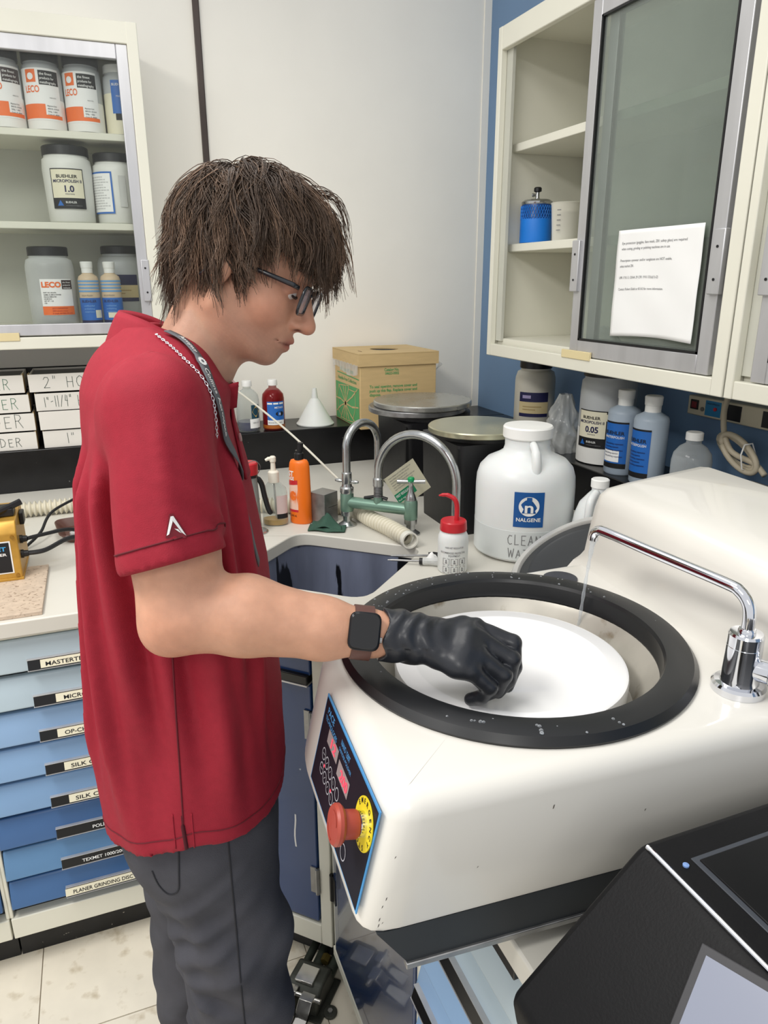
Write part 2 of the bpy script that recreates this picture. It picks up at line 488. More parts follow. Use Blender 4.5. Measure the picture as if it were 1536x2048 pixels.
obj('drain', MB().lathe([(0.0, 0.042), (0.032, 0.044), (0.034, 0.052), (0.024, 0.05), (0.02, 0.046), (0, 0.046)], 20), M_steel, sk)

# black ledges along both walls
lb = tag(obj('wall_ledge', MB().box(-1.5, WX, 2.612, 2.849, CZ-0.036, 1.06), M_black, bevel=0.003), 'long black stone ledge along the white wall behind the worktop', 'ledge')
lr = tag(obj('wall_ledge', MB().box(1.307, WX-0.001, -0.7, 2.608, CZ-0.036, 1.06), M_black, bevel=0.003), 'black stone ledge along the blue wall under the bottles', 'ledge')
bb = tag(obj('back_board', MB().box(-1.5, 0.21, WY-0.012, WY-0.001, 1.061, 1.306), M_black, bevel=0.002), 'black board on the wall behind the white boxes', 'board')

# ================================================================== drawer units
BLUES = [(182, 198, 206), (180, 198, 208), (140, 172, 208), (134, 168, 206), (126, 161, 200), (64, 102, 152), (94, 137, 180), (64, 104, 154)]
def drawer_mat(k): return mat('drawer_enamel_%d' % k, BLUES[k], 0.35, var=0.05, vscale=5, spots=((225, 225, 220), 18, 0.735, 0.01))
M_bar = mat('black_drawer_pull', (15, 15, 17), 0.3, var=0.1)
TEXTS = ['MASTERTEX', 'MICROCLOTH', 'OP-CHEM CLOTH', 'SILK CLOTH', 'SILK CLOTH', 'POLIMET', 'TEXMET 1000/2000', 'PLANER GRINDING DISC']
# local frame of a unit: x along the front, +y out of the front, z up; origin at the left end on the floor
CARD0 = [0.152, 0.171, 0.163, 0.166, 0.165, 0.20, 0.17, 0.125]
TEXT0 = [0.162, 0.187, 0.178, 0.180, 0.179, 0.205, 0.172, 0.142]
TW = [0.085, 0.10, 0.12, 0.095, 0.095, 0.05, 0.10, 0.135]
def drawer_unit(root, w, bar0, texts, depth=0.9, mirror=False, z_top=0.867, cols=None, pulls=range(8)):
    obj('carcass', MB().box(0, w, -depth, -0.032, 0.10, 0.882), M_cream, root, smooth=False)
    fr = MB().box(0, w, -0.032, 0.0, 0.10, 0.158).box(0, w, -0.032, -0.004, 0.872, 0.883).box(-0.002, 0.006, -0.032, -0.004, 0.158, 0.872).box(w-0.006, w+0.002, -0.032, -0.004, 0.158, 0.872)
    obj('frame', fr, M_cream, root, bevel=0.002)
    obj('toe_kick', MB().box(0, w, -depth, -0.05, 0.0, 0.10), M_kick, root, smooth=False)
    obj('dark_gap', MB().box(0.006, w-0.006, -0.031, -0.026, 0.158, 0.872), M_bar, root, smooth=False)
    for k in range(8):
        z1 = z_top-0.0875*k; z0 = z1-0.073
        if k == 7: z0 += 0.004
        prof = [(-0.026, z0), (0.0, z0), (0.006, z0+0.004), (0.006, z0+0.010), (-0.008, z1-0.004), (-0.012, z1), (-0.026, z1)]
        mb = MB().prism(prof, 0.008, w-0.008, axis=0)
        d = obj('drawer', mb, drawer_mat(k if cols is None else cols[k]), root, bevel=0.0015)
        # slope of the front: y as a function of z
        def yz(z): return 0.006+(z-(z0+0.010))/((z1-0.004)-(z0+0.010))*(-0.014)
        b0, b1 = bar0, w-0.015
        zb0, zb1 = z0+0.006, z0+0.028
        bar = MB().prism([(yz(zb0)-0.002, zb0), (yz(zb0)+0.0075, zb0), (yz(zb1)+0.007, zb1), (yz(zb1)-0.002, zb1)], b0, b1, axis=0)
        if k not in pulls: continue
        obj('handle', bar, M_bar, d, bevel=0.0012)
        obj('handle_trim', MB().box(b0-0.001, b1+0.001, yz(zb1)-0.002, yz(zb1)+0.0078, zb1, zb1+0.0014).box(b0-0.001, b1+0.001, yz(zb0), yz(zb0)+0.0082, zb0-0.0012, zb0), M_alu, d, smooth=False)
        if texts:
            nrm = Vector((0, 1, 0.03)).normalized()
            def fn(u, v, zb0=zb0, yz=yz, sgn=-1 if mirror else 1):
                z = zb0+0.004+v
                return (u, yz(z)+0.0083-0.0005*(v/0.02), z)
            dark = k in (5, 6)
            if not dark:
                c0 = CARD0[k]; c1 = CARD0[k]+TW[k]+0.028
                mbc = MB().grid(lambda s, t: fn(c0+(c1-c0)*s, -0.001+0.0175*t), 2, 1)
                obj('label_card', mbc, M_card, d, smooth=False)
            fn2 = lambda u, v: (fn(u, v)[0], fn(u, v)[1]+0.0005, fn(u, v)[2])
            letter(d, texts[k], M_inkwhite if dark else M_ink, (lambda u, v, t0=TEXT0[k]: fn2(t0+u, v+0.0025)), 0.0088 if not dark else 0.0075, TW[k], 'l', bold=0.012)
    return root
def flip_x(root): pass
# along the back wall: the fronts face -y, so the unit's local x runs left to right when turned by 0 and y mirrored
def back_unit(x0, x1, texts, label, bar0):
    r = thing('drawer_cabinet', label, 'cabinet', (0, 0, 0), 0)
    drawer_unit(r, x1-x0, bar0, texts)
    for c in r.children_recursive:
        for v in c.data.vertices: v.co.y = -v.co.y
        c.data.flip_normals()
    r.location = (x0, 1.563, 0)
    return r
back_unit(-0.342, 0.045, TEXTS, 'drawer cabinet of labelled drawers in shades of blue under the worktop', 0.127)
back_unit(-0.90, -0.346, None, 'blue drawer cabinet cut off by the left edge, beside the labelled drawers', 0.2)

# diagonal corner cabinet under the sink: local x from right post to left, +y out of the front
M_dblue = mat('dark_blue_enamel', (30, 62, 112), 0.25, var=0.1, vscale=3, spots=((170, 180, 190), 22, 0.76, 0.01), coat=0.3)
M_dblue2 = mat('deep_blue_enamel', (38, 58, 98), 0.14, var=0.15, vscale=3, coat=0.6, spots=((170, 180, 190), 22, 0.77, 0.01))
L_d = math.hypot(0.355-0.06, 1.265-1.56)
ck = thing('corner_cabinet', 'corner sink cabinet with a dark blue door set across the room corner', 'cabinet', (0.355, 1.265, 0), math.radians(135))
mb = MB().box(0, 0.028, -0.03, 0, 0.10, 0.884).box(L_d-0.028, L_d, -0.03, 0, 0.10, 0.884).box(0.028, L_d-0.028, -0.03, 0, 0.10, 0.155).box(0.028, L_d-0.028, -0.03, -0.004, 0.875, 0.884)
obj('frame', mb, M_cream, ck, bevel=0.002)
obj('carcass', MB().box(0.01, L_d-0.01, -0.034, -0.03, 0.10, 0.884), M_bar, ck, smooth=False)
obj('toe_kick', MB().box(-0.03, L_d+0.03, -0.09, -0.07, 0.0, 0.10), M_kick, ck, smooth=False)
obj('base_moulding', MB().prism([(-0.07, 0.0), (-0.058, 0.0), (-0.068, 0.035), (-0.07, 0.035)], -0.03, L_d+0.03, axis=0), M_blk, ck, smooth=False)
dr = obj('door', MB().box(0.034, L_d-0.034, -0.022, -0.002, 0.163, 0.788), M_dblue, ck, bevel=0.002)
obj('hinge', MB().lathe([(0.005, 0.25), (0.005, 0.32)], 12, c=(0.0315, 0.003, 0)).box(0.0315, 0.05, -0.001, 0.002, 0.25, 0.32), M_steel, dr)
obj('hinge', MB().lathe([(0.005, 0.66), (0.005, 0.73)], 12, c=(0.0315, 0.003, 0)).box(0.0315, 0.05, -0.001, 0.002, 0.66, 0.73), M_steel, dr)
obj('scratch', MB().grid(lambda s, t: (0.085+0.004*s+0.002*math.sin(t*5), -0.0015, 0.36+0.09*t), 1, 6), M_inkwhite, dr, smooth=False)
pn = obj('drawer_front', MB().box(0.034, L_d-0.034, -0.022, -0.002, 0.812, 0.872), M_dblue, ck, bevel=0.002)
obj('handle', MB().box(0.036, L_d-0.05, -0.02, 0.008, 0.794, 0.815), M_bar, pn, bevel=0.002)
obj('handle_trim', MB().box(0.036, L_d-0.05, -0.02, 0.009, 0.7905, 0.794), M_alu, pn, smooth=False)

# right run: a dark blue door next to the corner, then drawers
rc = thing('base_cabinet', 'base cabinet with a glossy deep blue door beneath the white grinder', 'cabinet', (0.36, 0.79, 0), math.radians(90))
W2 = 1.262-0.79
mb = MB().box(W2-0.014, W2, -0.03, 0, 0.10, 0.884).box(0, 0.006, -0.03, 0, 0.10, 0.884).box(0, W2, -0.03, 0.004, 0.085, 0.112).box(0, W2, -0.03, -0.004, 0.872, 0.884)
obj('frame', mb, M_cream, rc, bevel=0.002)
obj('carcass', MB().box(0.004, W2-0.002, -0.5, -0.03, 0.10, 0.884), M_bar, rc, smooth=False)
obj('toe_kick', MB().box(0, W2, -0.5, -0.07, 0, 0.10), M_kick, rc, smooth=False)
d2 = obj('door', MB().box(0.008, W2-0.018, -0.024, 0.004, 0.118, 0.868), M_dblue2, rc, bevel=0.003)
obj('hinge', MB().lathe([(0.006, 0.26), (0.006, 0.33)], 12, c=(W2-0.014, 0.006, 0)).box(W2-0.034, W2-0.014, 0.003, 0.006, 0.26, 0.33), M_bar, d2)
obj('hinge', MB().lathe([(0.006, 0.62), (0.006, 0.69)], 12, c=(W2-0.014, 0.006, 0)).box(W2-0.034, W2-0.014, 0.003, 0.006, 0.62, 0.69), M_bar, d2)
ru = thing('drawer_cabinet', 'pale blue drawer cabinet below the worktop beside the deep blue door', 'cabinet', (0.352, 0.0, 0), math.radians(90))
# blank drawers whose pulls start close to the far end
drawer_unit(ru, 0.782, 0.507, None, depth=0.5, cols=[0, 1, 2, 2, 3, 5, 6, 7], pulls=(1, 3, 5, 7))
obj('top_pull', MB().box(0.507, 0.742, -0.020, 0.007, 0.862, 0.8825), M_bar, ru, bevel=0.0012)

# ================================================================== wall cabinets
def rail_box(x0, x1, y0, y1, z0, z1): return MB().box(x0, x1, y0, y1, z0, z1)
# left cabinet, front plane y=2.52 facing -y
lc = thing('wall_cabinet', 'cream glass-fronted wall cabinet of powder jars above the white boxes', 'cabinet', (0, 0, 0))
X0, X1, YF, ZB, ZT = -0.95, 0.21, 2.52, 1.392, 2.303
obj('shell', MB().box(X0, X1, YF+0.005, WY, ZB, ZB+0.018).box(X0, X1, YF+0.005, WY, ZT-0.018, ZT).box(X1-0.016, X1, YF+0.004, WY, ZB, ZT).box(X0, X0+0.016, YF+0.004, WY, ZB, ZT), M_cream, lc, smooth=False)
obj('back_panel', MB().box(X0, X1-0.016, WY-0.02, WY-0.012, ZB+0.018, ZT-0.018), M_inner, lc, smooth=False)
obj('frame', MB().box(X0, X1-0.026, YF, YF+0.02, 2.246, ZT).box(X0, X1-0.026, YF, YF+0.02, ZB, 1.428).box(0.178, X1, YF-0.001, YF+0.02, ZB, ZT), M_cream, lc, bevel=0.0025)
for z in (2.015, 1.762): obj('shelf', MB().box(X0+0.016, X1-0.018, YF+0.04, WY-0.02, z-0.02, z), M_cream, lc, bevel=0.002)
obj('bottom_shelf', MB().box(X0+0.016, X1-0.018, YF+0.04, WY-0.02, ZB+0.018, 1.458), M_cream, lc, bevel=0.002)
dl = obj('sliding_door', MB().box(0.146, 0.178, YF+0.006, YF+0.026, 1.432, 2.246).box(-0.55, 0.146, YF+0.006, YF+0.026, 2.206, 2.246).box(-0.55, 0.146, YF+0.006, YF+0.026, 1.432, 1.466).box(-0.58, -0.55, YF+0.006, YF+0.026, 1.432, 2.246), M_alu, lc, bevel=0.002)
obj('pane', MB().box(-0.55, 0.146, YF+0.014, YF+0.018, 1.466, 2.206), M_glassL, dl, smooth=False)
pl = MB().box(0.156, 0.180, YF-0.006, YF+0.006, 1.53, 1.655)
obj('pull', pl, M_alu, dl, bevel=0.002)
for zz in (1.557, 1.63): obj('screw', MB().tube([(0.168, YF-0.0075, zz), (0.168, YF-0.004, zz)], 0.003, 10), M_blk, dl)
obj('tape', MB().box(-0.42, -0.218, YF-0.003, YF+0.004, 1.418, 1.442), M_tape, lc, bevel=0.001)

# right cabinets, front plane x=1.217 facing -x
XF = 1.217
def right_cabinet(root, y0, y1, open_left=True):
    obj('shell', MB().box(XF+0.005, WX, y0, y1, 1.352, 1.37).box(XF+0.005, WX, y0, y1, 2.284, 2.302).box(XF+0.004, WX, y1-0.016, y1, 1.352, 2.302).box(XF+0.004, WX, y0, y0+0.016, 1.352, 2.302), M_cream, root, smooth=False)
    obj('back_panel', MB().box(WX-0.014, WX-0.006, y0+0.016, y1-0.016, 1.37, 2.284), M_inner, root, smooth=False)
    obj('frame', MB().box(XF, XF+0.02, y0+0.03, y1-0.022, 2.240, 2.302).box(XF, XF+0.02, y0+0.03, y1-0.022, 1.352, 1.390).box(XF-0.001, XF+0.02, y1-0.022, y1, 1.352, 2.302).box(XF-0.001, XF+0.02, y0, y0+0.034, 1.352, 2.302), M_cream, root, bevel=0.0025)
    obj('inner_post', MB().box(XF+0.02, XF+0.03, y1-0.055, y1-0.018, 1.40, 2.26), M_inner, root, smooth=False)
    for z in (1.99, 1.70): obj('shelf', MB().box(XF+0.055, WX-0.014, y0+0.018, y1-0.018, z-0.024, z), M_cream, root, bevel=0.002)
    obj('bottom_shelf', MB().box(XF+0.03, WX-0.014, y0+0.018, y1-0.018, 1.37, 1.408), M_cream, root, bevel=0.002)
def sliding(root, y0, y1, xa, z0=1.392, z1=2.238, fw=0.036, pulls=()):
    d = obj('sliding_door', MB().box(xa, xa+0.018, y0, y0+fw, z0, z1).box(xa, xa+0.018, y1-fw, y1, z0, z1).box(xa, xa+0.018, y0+fw, y1-fw, z0, z0+0.042).box(xa, xa+0.018, y0+fw, y1-fw, z1-0.04, z1), M_alu, root, bevel=0.002)
    obj('pane', MB().box(xa+0.007, xa+0.011, y0+fw, y1-fw, z0+0.042, z1-0.04), M_glass, d, smooth=False)
    obj('gasket', MB().box(xa-0.0006, xa+0.012, y0+fw, y0+fw+0.005, z0+0.042, z1-0.04).box(xa-0.0006, xa+0.012, y1-fw-0.006, y1-fw, z0+0.042, z1-0.04).box(xa-0.0006, xa+0.012, y0+fw, y1-fw, z0+0.042, z0+0.047).box(xa-0.0006, xa+0.012, y0+fw, y1-fw, z1-0.045, z1-0.04), M_blk, d, smooth=False)
    for yy in pulls:
        obj('pull', MB().box(xa-0.01, xa+0.004, yy-0.016, yy+0.016, 1.56, 1.69), M_alu, d, bevel=0.002)
        for zz in (1.59, 1.655): obj('screw', MB().tube([(xa-0.0115, yy, zz), (xa-0.009, yy, zz)], 0.003, 10), M_blk, d)
    return d
r1 = thing('wall_cabinet', 'cream wall cabinet with a sliding glass door and safety notice, left part open', 'cabinet', (0, 0, 0))
right_cabinet(r1, 1.172, 2.192)
dA = sliding(r1, 1.226, 1.735, XF+0.006, pulls=(1.725, 1.232))
dB = sliding(r1, 1.208, 1.70, XF+0.032)
obj('tape', MB().box(XF-0.003, XF+0.004, 1.63, 1.758, 1.384, 1.406), M_tape, r1, bevel=0.001)
r2 = thing('wall_cabinet', 'second cream wall cabinet with a metal-framed glass door at the right edge', 'cabinet', (0, 0, 0))
right_cabinet(r2, 0.1, 1.168)
sliding(r2, 0.55, 1.112, XF+0.006, pulls=(1.10,))
# the notice stuck on the sliding glass door
def paper_fn(s, t):
    y = 1.561-0.281*s
    z = 1.454+0.25*t+0.006*math.sin(3*s)*(1-t)
    x = XF+0.0035-0.0012*math.sin(9*s+5*t)*math.sin(7*t+2*s)-0.004*max(0, 0.3-t)*math.sin(8*s)
    return (x, y, z)
nt = tag(obj('safety_notice', MB().grid(paper_fn, 30, 26), M_paper, solid=0.0004), 'wrinkled white paper safety notice taped to the sliding glass door', 'notice')
LINES = [('Eye protection (goggles, face mask, Z81 safety glass) are required', 0.215, 0.222), ('when cutting, grinding or polishing machines are in use.', 0.165, 0.209),
         ('Prescription eyewear and/or sunglasses are NOT usable,', 0.175, 0.182), ('unless marked Z81.', 0.05, 0.169), ('UPR 1710.13, OSHA 29 CFR 1910.133(a)(1)-(2)', 0.135, 0.142), ('Contact Robert Edahl at 431A3 for more information.', 0.155, 0.115)]
for s, w, v in LINES:
    def pfn(a, b):
        q = paper_fn(min(1, max(0, a/0.281)), min(1, max(0, b/0.25))); return (q[0]-0.0008, q[1], q[2])
    letter(nt, s, M_greytext, (lambda a, b, v=v: pfn(0.018+a, v-0.005+b)), 0.0062, w, 'l', 0.0)
# ================================================================== grinder-polisher on the right worktop
M_gel = mat('white_gelcoat', (219, 216, 208), 0.3, var=0.02, vscale=3, coat=0.35, spots=((205, 196, 176), 7, 0.70, 0.08))
M_ring = mat('black_ring_plastic', (26, 27, 29), 0.33, var=0.12, rvar=0.06)
M_bowl = mat('stained_bowl', (176, 172, 162), 0.35, metal=0.35, var=0.16, vscale=12, spots=((120, 105, 80), 14, 0.64, 0.08), rvar=0.12)
M_disc = mat('white_polishing_cloth', (238, 238, 238), 0.22, var=0.01, coat=0.4)
M_panel = mat('control_overlay', (22, 22, 32), 0.5, var=0.1, spec=0.25)
M_pblue = mat('blue_border_print', (78, 150, 206), 0.45, var=0.05)
M_plinth = mat('plinth_black', (40, 44, 48), 0.5, var=0.12)
M_water = glassy('water', (235, 240, 245), 0.10, 0.02, spec=1.0)
MZ = 0.92
gp = thing('grinder_polisher', 'white single-wheel grinder polisher with black ring and spinning white disc', 'machine', (0.17, 0.51, MZ), math.radians(-4))
C = (0.28, 0.25)
plan = [(0.033, 0.0), (0.033, 0.285), (0.055, 0.352), (0.102, 0.418), (0.17, 0.462), (0.5, 0.488), (0.76, 0.494), (0.76, 0.0)]
def densify(poly, step):
    out = []
    for i in range(len(poly)):
        a, b = Vector(poly[i]), Vector(poly[(i+1) % len(poly)])
        k = max(1, int((b-a).length/step))
        out += [tuple(a.lerp(b, j/k)) for j in range(k)]
    return out
pl = densify(round_poly(plan, 0.035, 5), 0.02)
def inset(poly, d):
    out = []; m = len(poly)
    for i in range(m):
        p = Vector(poly[i]); t = (Vector(poly[(i+1) % m])-Vector(poly[i-1])).normalized()
        nn = Vector((t.y, -t.x))          # to the right of travel; decide by the centre
        if nn.dot(Vector(C)-p) < 0: nn = -nn
        out.append(tuple(p+nn*d))
    return out
def slant(poly, z): return [(x-0.033*max(0, min(1, (0.15-x)/0.1))*(0.213-z)/0.145, y, z) for x, y in poly]
rings = [slant(inset(pl, 0.012), 0.066), slant(inset(pl, 0.002), 0.068), slant(pl, 0.074), slant(pl, 0.13), slant(pl, 0.190), slant(inset(pl, 0.0035), 0.2010), slant(inset(pl, 0.010), 0.2085), slant(inset(pl, 0.018), 0.2122), slant(inset(pl, 0.026), 0.213)]
def hole_ring(r, z): 
    o = []
    for x, y in pl:
        a = math.atan2(y-C[1], x-C[0]); o.append((C[0]+r*math.cos(a), C[1]+r*math.sin(a), z))
    return o
rings += [hole_ring(0.215, 0.213), hole_ring(0.19, 0.213), hole_ring(0.19, 0.14)]
mb = MB(); m = len(pl)
for r in rings: mb.v += r
for j in range(len(rings)-1):
    for i in range(m):
        i2 = (i+1) % m; mb.f.append((j*m+i, j*m+i2, (j+1)*m+i2, (j+1)*m+i))
mb.f.append(tuple(range(m))[::-1])
obj('body', mb, M_gel, gp, angle=0.9)
prof = [(0.505, 0.200), (0.518, 0.2135), (0.524, 0.232), (0.530, 0.27), (0.538, 0.314), (0.545, 0.333), (0.558, 0.343), (0.60, 0.350), (0.745, 0.366), (0.758, 0.362), (0.762, 0.35), (0.762, 0.10), (0.505, 0.10)]
secs = [(0.012, 0.012), (0.003, 0.004), (0.0, 0.0), (0.0, 0.0), (0.004, 0.003), (0.012, 0.008), (0.03, 0.014)]
def hp(ins):
    cx, cz = 0.66, 0.24
    return [(x+(cx-x)*ins/0.1*0.9 if x > 0.6 or z > 0.22 else x, z-(ins if z > 0.3 else 0)) for x, z in prof]
mb = MB(); ys = [(-0.0, 0.012), (0.004, 0.004), (0.012, 0.0), (0.46, 0.0), (0.478, 0.003), (0.488, 0.010), (0.493, 0.022)]
m = len(prof)
for y, ins in ys: mb.v += [(x, y, z) for x, z in hp(ins)]
for j in range(len(ys)-1):
    for i in range(m):
        i2 = (i+1) % m; mb.f.append((j*m+i, j*m+i2, (j+1)*m+i2, (j+1)*m+i))
mb.f.append(tuple(range(m))); mb.f.append(tuple((len(ys)-1)*m+i for i in range(m)))
obj('rear_housing', mb, M_gel, gp, angle=0.7)
mb = MB().add([(0.018, 0.002, 0.067), (0.70, 0.002, 0.067), (0.70, 0.46, 0.067), (0.05, 0.40, 0.067), (0.018, 0.23, 0.067),
               (0.05, 0.0, 0.022), (0.70, 0.0, 0.022), (0.70, 0.46, 0.022), (0.09, 0.40, 0.022), (0.05, 0.23, 0.022)],
              [(0, 1, 2, 3, 4), (5, 6, 7, 8, 9)]+[(i, (i+1) % 5, (i+1) % 5+5, i+5) for i in range(5)])
obj('plinth', mb, M_plinth, gp, smooth=False)
obj('plinth_trim', MB().box(0.047, 0.70, -0.003, 0.006, 0.017, 0.024), M_steel, gp, bevel=0.001)
for fx, fy in ((0.24, 0.03), (0.66, 0.03), (0.24, 0.40), (0.66, 0.40)):
    obj('rubber_foot', MB().lathe([(0.016, 0.0), (0.018, 0.004), (0.014, 0.022)], 16, c=(fx, fy, 0)), M_blk, gp)
obj('splash_ring', MB().lathe([(0.226, 0.2128), (0.2275, 0.2165), (0.221, 0.2245), (0.203, 0.2275), (0.189, 0.2255), (0.1865, 0.221), (0.1865, 0.206), (0.184, 0.199), (0.186, 0.19)], 96, c=(*C, 0), caps=False), M_ring, gp, angle=0.35)
obj('bowl', MB().lathe([(0.1862, 0.199), (0.180, 0.190), (0.168, 0.165), (0.158, 0.146), (0.06, 0.14), (0.0, 0.14)], 80, c=(*C, 0), caps=False), M_bowl, gp, angle=0.7)
dk = obj('polishing_disc', MB().lathe([(0.147, 0.160), (0.151, 0.164), (0.152, 0.186), (0.1505, 0.1915), (0.1465, 0.193), (0.128, 0.1932), (0.1262, 0.1938), (0.1245, 0.1932), (0.03, 0.193), (0.0, 0.193)], 96, c=(C[0]-0.005, C[1]-0.003, 0)), M_disc, gp, angle=0.7)
obj('spindle', MB().lathe([(0.03, 0.14), (0.03, 0.162)], 24, c=(*C, 0)), M_steel, gp)
obj('rubber_plug', MB().lathe([(0.027, 0.2131), (0.027, 0.2155), (0.023, 0.217), (0, 0.217)], 28, c=(0.452, 0.424, 0), squash=(1, 1)), mat('dark_rubber', (52, 54, 62), 0.5), gp)
# water drops on the ring and hood
rnd = random.Random(11)
mb = MB()
for k in range(80):
    a = rnd.gauss(1.6, 0.7) if k < 66 else rnd.uniform(-2.4, -1.4)
    rr = rnd.uniform(0.192, 0.216) if k < 66 else rnd.uniform(0.20, 0.22)
    s = rnd.uniform(0.0007, 0.0019)*(1.4 if k > 65 else 1)
    mb.lathe([(s, 0), (s*0.92, s*0.35), (s*0.6, s*0.7), (0, s*0.85)], 8, c=(C[0]+rr*math.cos(a), C[1]+rr*math.sin(a), 0.2262 if rr < 0.21 else 0.2255))
dp = obj('water_drops', mb, M_water, gp, angle=0); dp['kind'] = 'stuff'
# control panel on the slanted front: u 0..1 from the far end to the near end, v 0..1 bottom to top
def pfn(u, v, lift=0.0):
    z = 0.083+0.113*v
    y = 0.232-0.216*u
    x = 0.033-0.033*(0.213-z)/0.145
    return (x-0.0012-lift, y, z+lift*0.2)
def quad(u0, u1, v0, v1, lift, nu=1): return MB().grid(lambda s, t: pfn(u0+(u1-u0)*s, v0+(v1-v0)*t, lift), nu, 1)
PW, PH = 0.216, 0.1158
pnl = obj('control_panel', quad(0, 1, 0, 1, 0.0008), M_pblue, gp, smooth=False, solid=0.0012)
obj('overlay', quad(0.012, 0.988, 0.016, 0.975, 0.0018), M_panel, pnl, smooth=False)
def tfn(u0, v0): return lambda a, b: pfn(u0+a/PW, v0+b/PH, 0.0023)
letter(pnl, 'PACE', M_pblue, tfn(0.075, 0.855), 0.0085, 0.03, 'l', 0.015)
letter(pnl, 'TECHNOLOGIES', M_pblue, tfn(0.06, 0.775), 0.006, 0.052, 'l', 0.01)
letter(pnl, 'NANO 1200T', M_pblue, tfn(0.375, 0.855), 0.007, 0.036, 'l', 0.012)
letter(pnl, 'GRINDER-POLISHER', M_pblue, tfn(0.36, 0.785), 0.0045, 0.05, 'l', 0.0)
M_lcd = mat('display_grey', (150, 140, 140), 0.3, var=0.05)
M_led = mat('red_led', (255, 70, 90), 0.4, var=0.05, emit=0.9)
for (u0, u1, v0, v1, tx) in ((0.155, 0.365, 0.62, 0.765, '12'), (0.395, 0.605, 0.56, 0.72, '200')):
    obj('display', quad(u0, u1, v0, v1, 0.0022), M_lcd, pnl, smooth=False)
    letter(pnl, tx, M_led, (lambda a, b, uu=(u0+u1)/2+0.02, vv=v0+0.03: pfn(uu+a/PW, vv+b/PH, 0.0028)), 0.0115, 0.02 if len(tx) == 2 else 0.03, 'c', 0.02)
for r_ in range(2):
    for k in range(5):
        u, v = 0.155+0.078*k+0.01*r_, 0.475-0.155*r_-0.012*k
        mb = MB()
        for q in range(20):
            a0, a1 = 2*PI*q/20, 2*PI*(q+1)/20
            mb.add([pfn(u+0.0075*c_*math.cos(a)/PW, v+0.0075*c_*math.sin(a)/PH, 0.0024) for a, c_ in ((a0, 1), (a1, 1), (a1, 0.82), (a0, 0.82))], [(0, 1, 2, 3)])
        sgn = [(-.4, .0, .4, .0), (-.3, -.3, .3, .3), (-.4, -.2, 0, .3), (-.4, .2, 0, -.3), (0, .4, 0, -.1)][k]
        x0_, y0_, x1_, y1_ = [w*0.0075 for w in sgn]
        mb.add([pfn(u+(x0_)/PW, v+(y0_-0.0006)/PH, 0.0024), pfn(u+x1_/PW, v+(y1_-0.0006)/PH, 0.0024), pfn(u+x1_/PW, v+(y1_+0.0006)/PH, 0.0024), pfn(u+x0_/PW, v+(y0_+0.0006)/PH, 0.0024)], [(0, 1, 2, 3)])
        obj('button', mb, mat('button_outline', (165, 165, 172), 0.5), pnl, smooth=False)
for u, v in ((0.20, 0.39), (0.37, 0.33)):
    obj('indicator', quad(u-0.008, u+0.008, v-0.015, v+0.015, 0.0025), M_led, pnl, smooth=False)
mb = MB()
for q in range(24):
    a0, a1 = 2*PI*q/24, 2*PI*(q+1)/24
    mb.add([pfn(0.71+0.009*c_*math.cos(a)/PW, 0.16+0.009*c_*math.sin(a)/PH, 0.0024) for a, c_ in ((a0, 1), (a1, 1), (a1, 0.85), (a0, 0.85))], [(0, 1, 2, 3)])
obj('button', mb, MATS['button_outline'], pnl, smooth=False)
# emergency stop: axis along the panel normal
EP = Vector(pfn(0.87, 0.70)); EN = Vector((-1, 0, 0.22)).normalized()
EU = Vector((0, -1, 0)); EV = EN.cross(EU); EV = EV if EV.z > 0 else -EV
EM = Matrix((( EU.x, EV.x, EN.x, EP.x), (EU.y, EV.y, EN.y, EP.y), (EU.z, EV.z, EN.z, EP.z), (0, 0, 0, 1)))
es = obj('emergency_stop', MB().lathe([(0.0130, 0.010), (0.0140, 0.012), (0.0140, 0.024), (0.0180, 0.026), (0.0200, 0.0285), (0.0200, 0.032), (0.018, 0.0345), (0.0, 0.0355)], 40).xf(EM), mat('faded_red_button', (164, 70, 56), 0.4, var=0.05), gp, angle=0.5)
obj('collar', MB().lathe([(0.0125, 0.0), (0.0125, 0.009), (0.011, 0.010), (0.011, 0.012)], 28).xf(EM), M_chrome, es)
yr = obj('yellow_ring', MB().lathe([(0.012, 0.002), (0.026, 0.002), (0.026, 0.0032), (0.012, 0.0032), (0.012, 0.002)], 48, caps=False).xf(EM), mat('yellow_print', (236, 214, 40), 0.45), es)
def ring_text(s, r, a0, da, mbx):
    for i, ch in enumerate(s):
        a = a0-da*i
        c, s_ = math.cos(a), math.sin(a)
        def fn(x, y): 
            q = Vector((r*c+x*s_+y*c, r*s_-x*c+y*s_, 0.0036)); return tuple(EM @ q)
        letter_to(mbx, ch, fn, 0.0052, None, 'c', 0.02)
mb = MB(); ring_text('EMERGENCY', 0.0195, math.radians(150), math.radians(21), mb); ring_text('STOP', 0.0195, math.radians(-60), math.radians(21), mb)
obj('lettering', mb, M_ink, es, smooth=False, fix=False)
mb = MB()
for a0 in (0.5, 0.5+PI):
    pts = [(0.014*math.cos(a0+t*1.4), 0.014*math.sin(a0+t*1.4), 0.0353) for t in [i/8 for i in range(9)]]
    mb.tube(pts, 0.0007, 6)
obj('turn_mark', mb.xf(EM), mat('dull_red_mark', (150, 60, 48), 0.5), es)
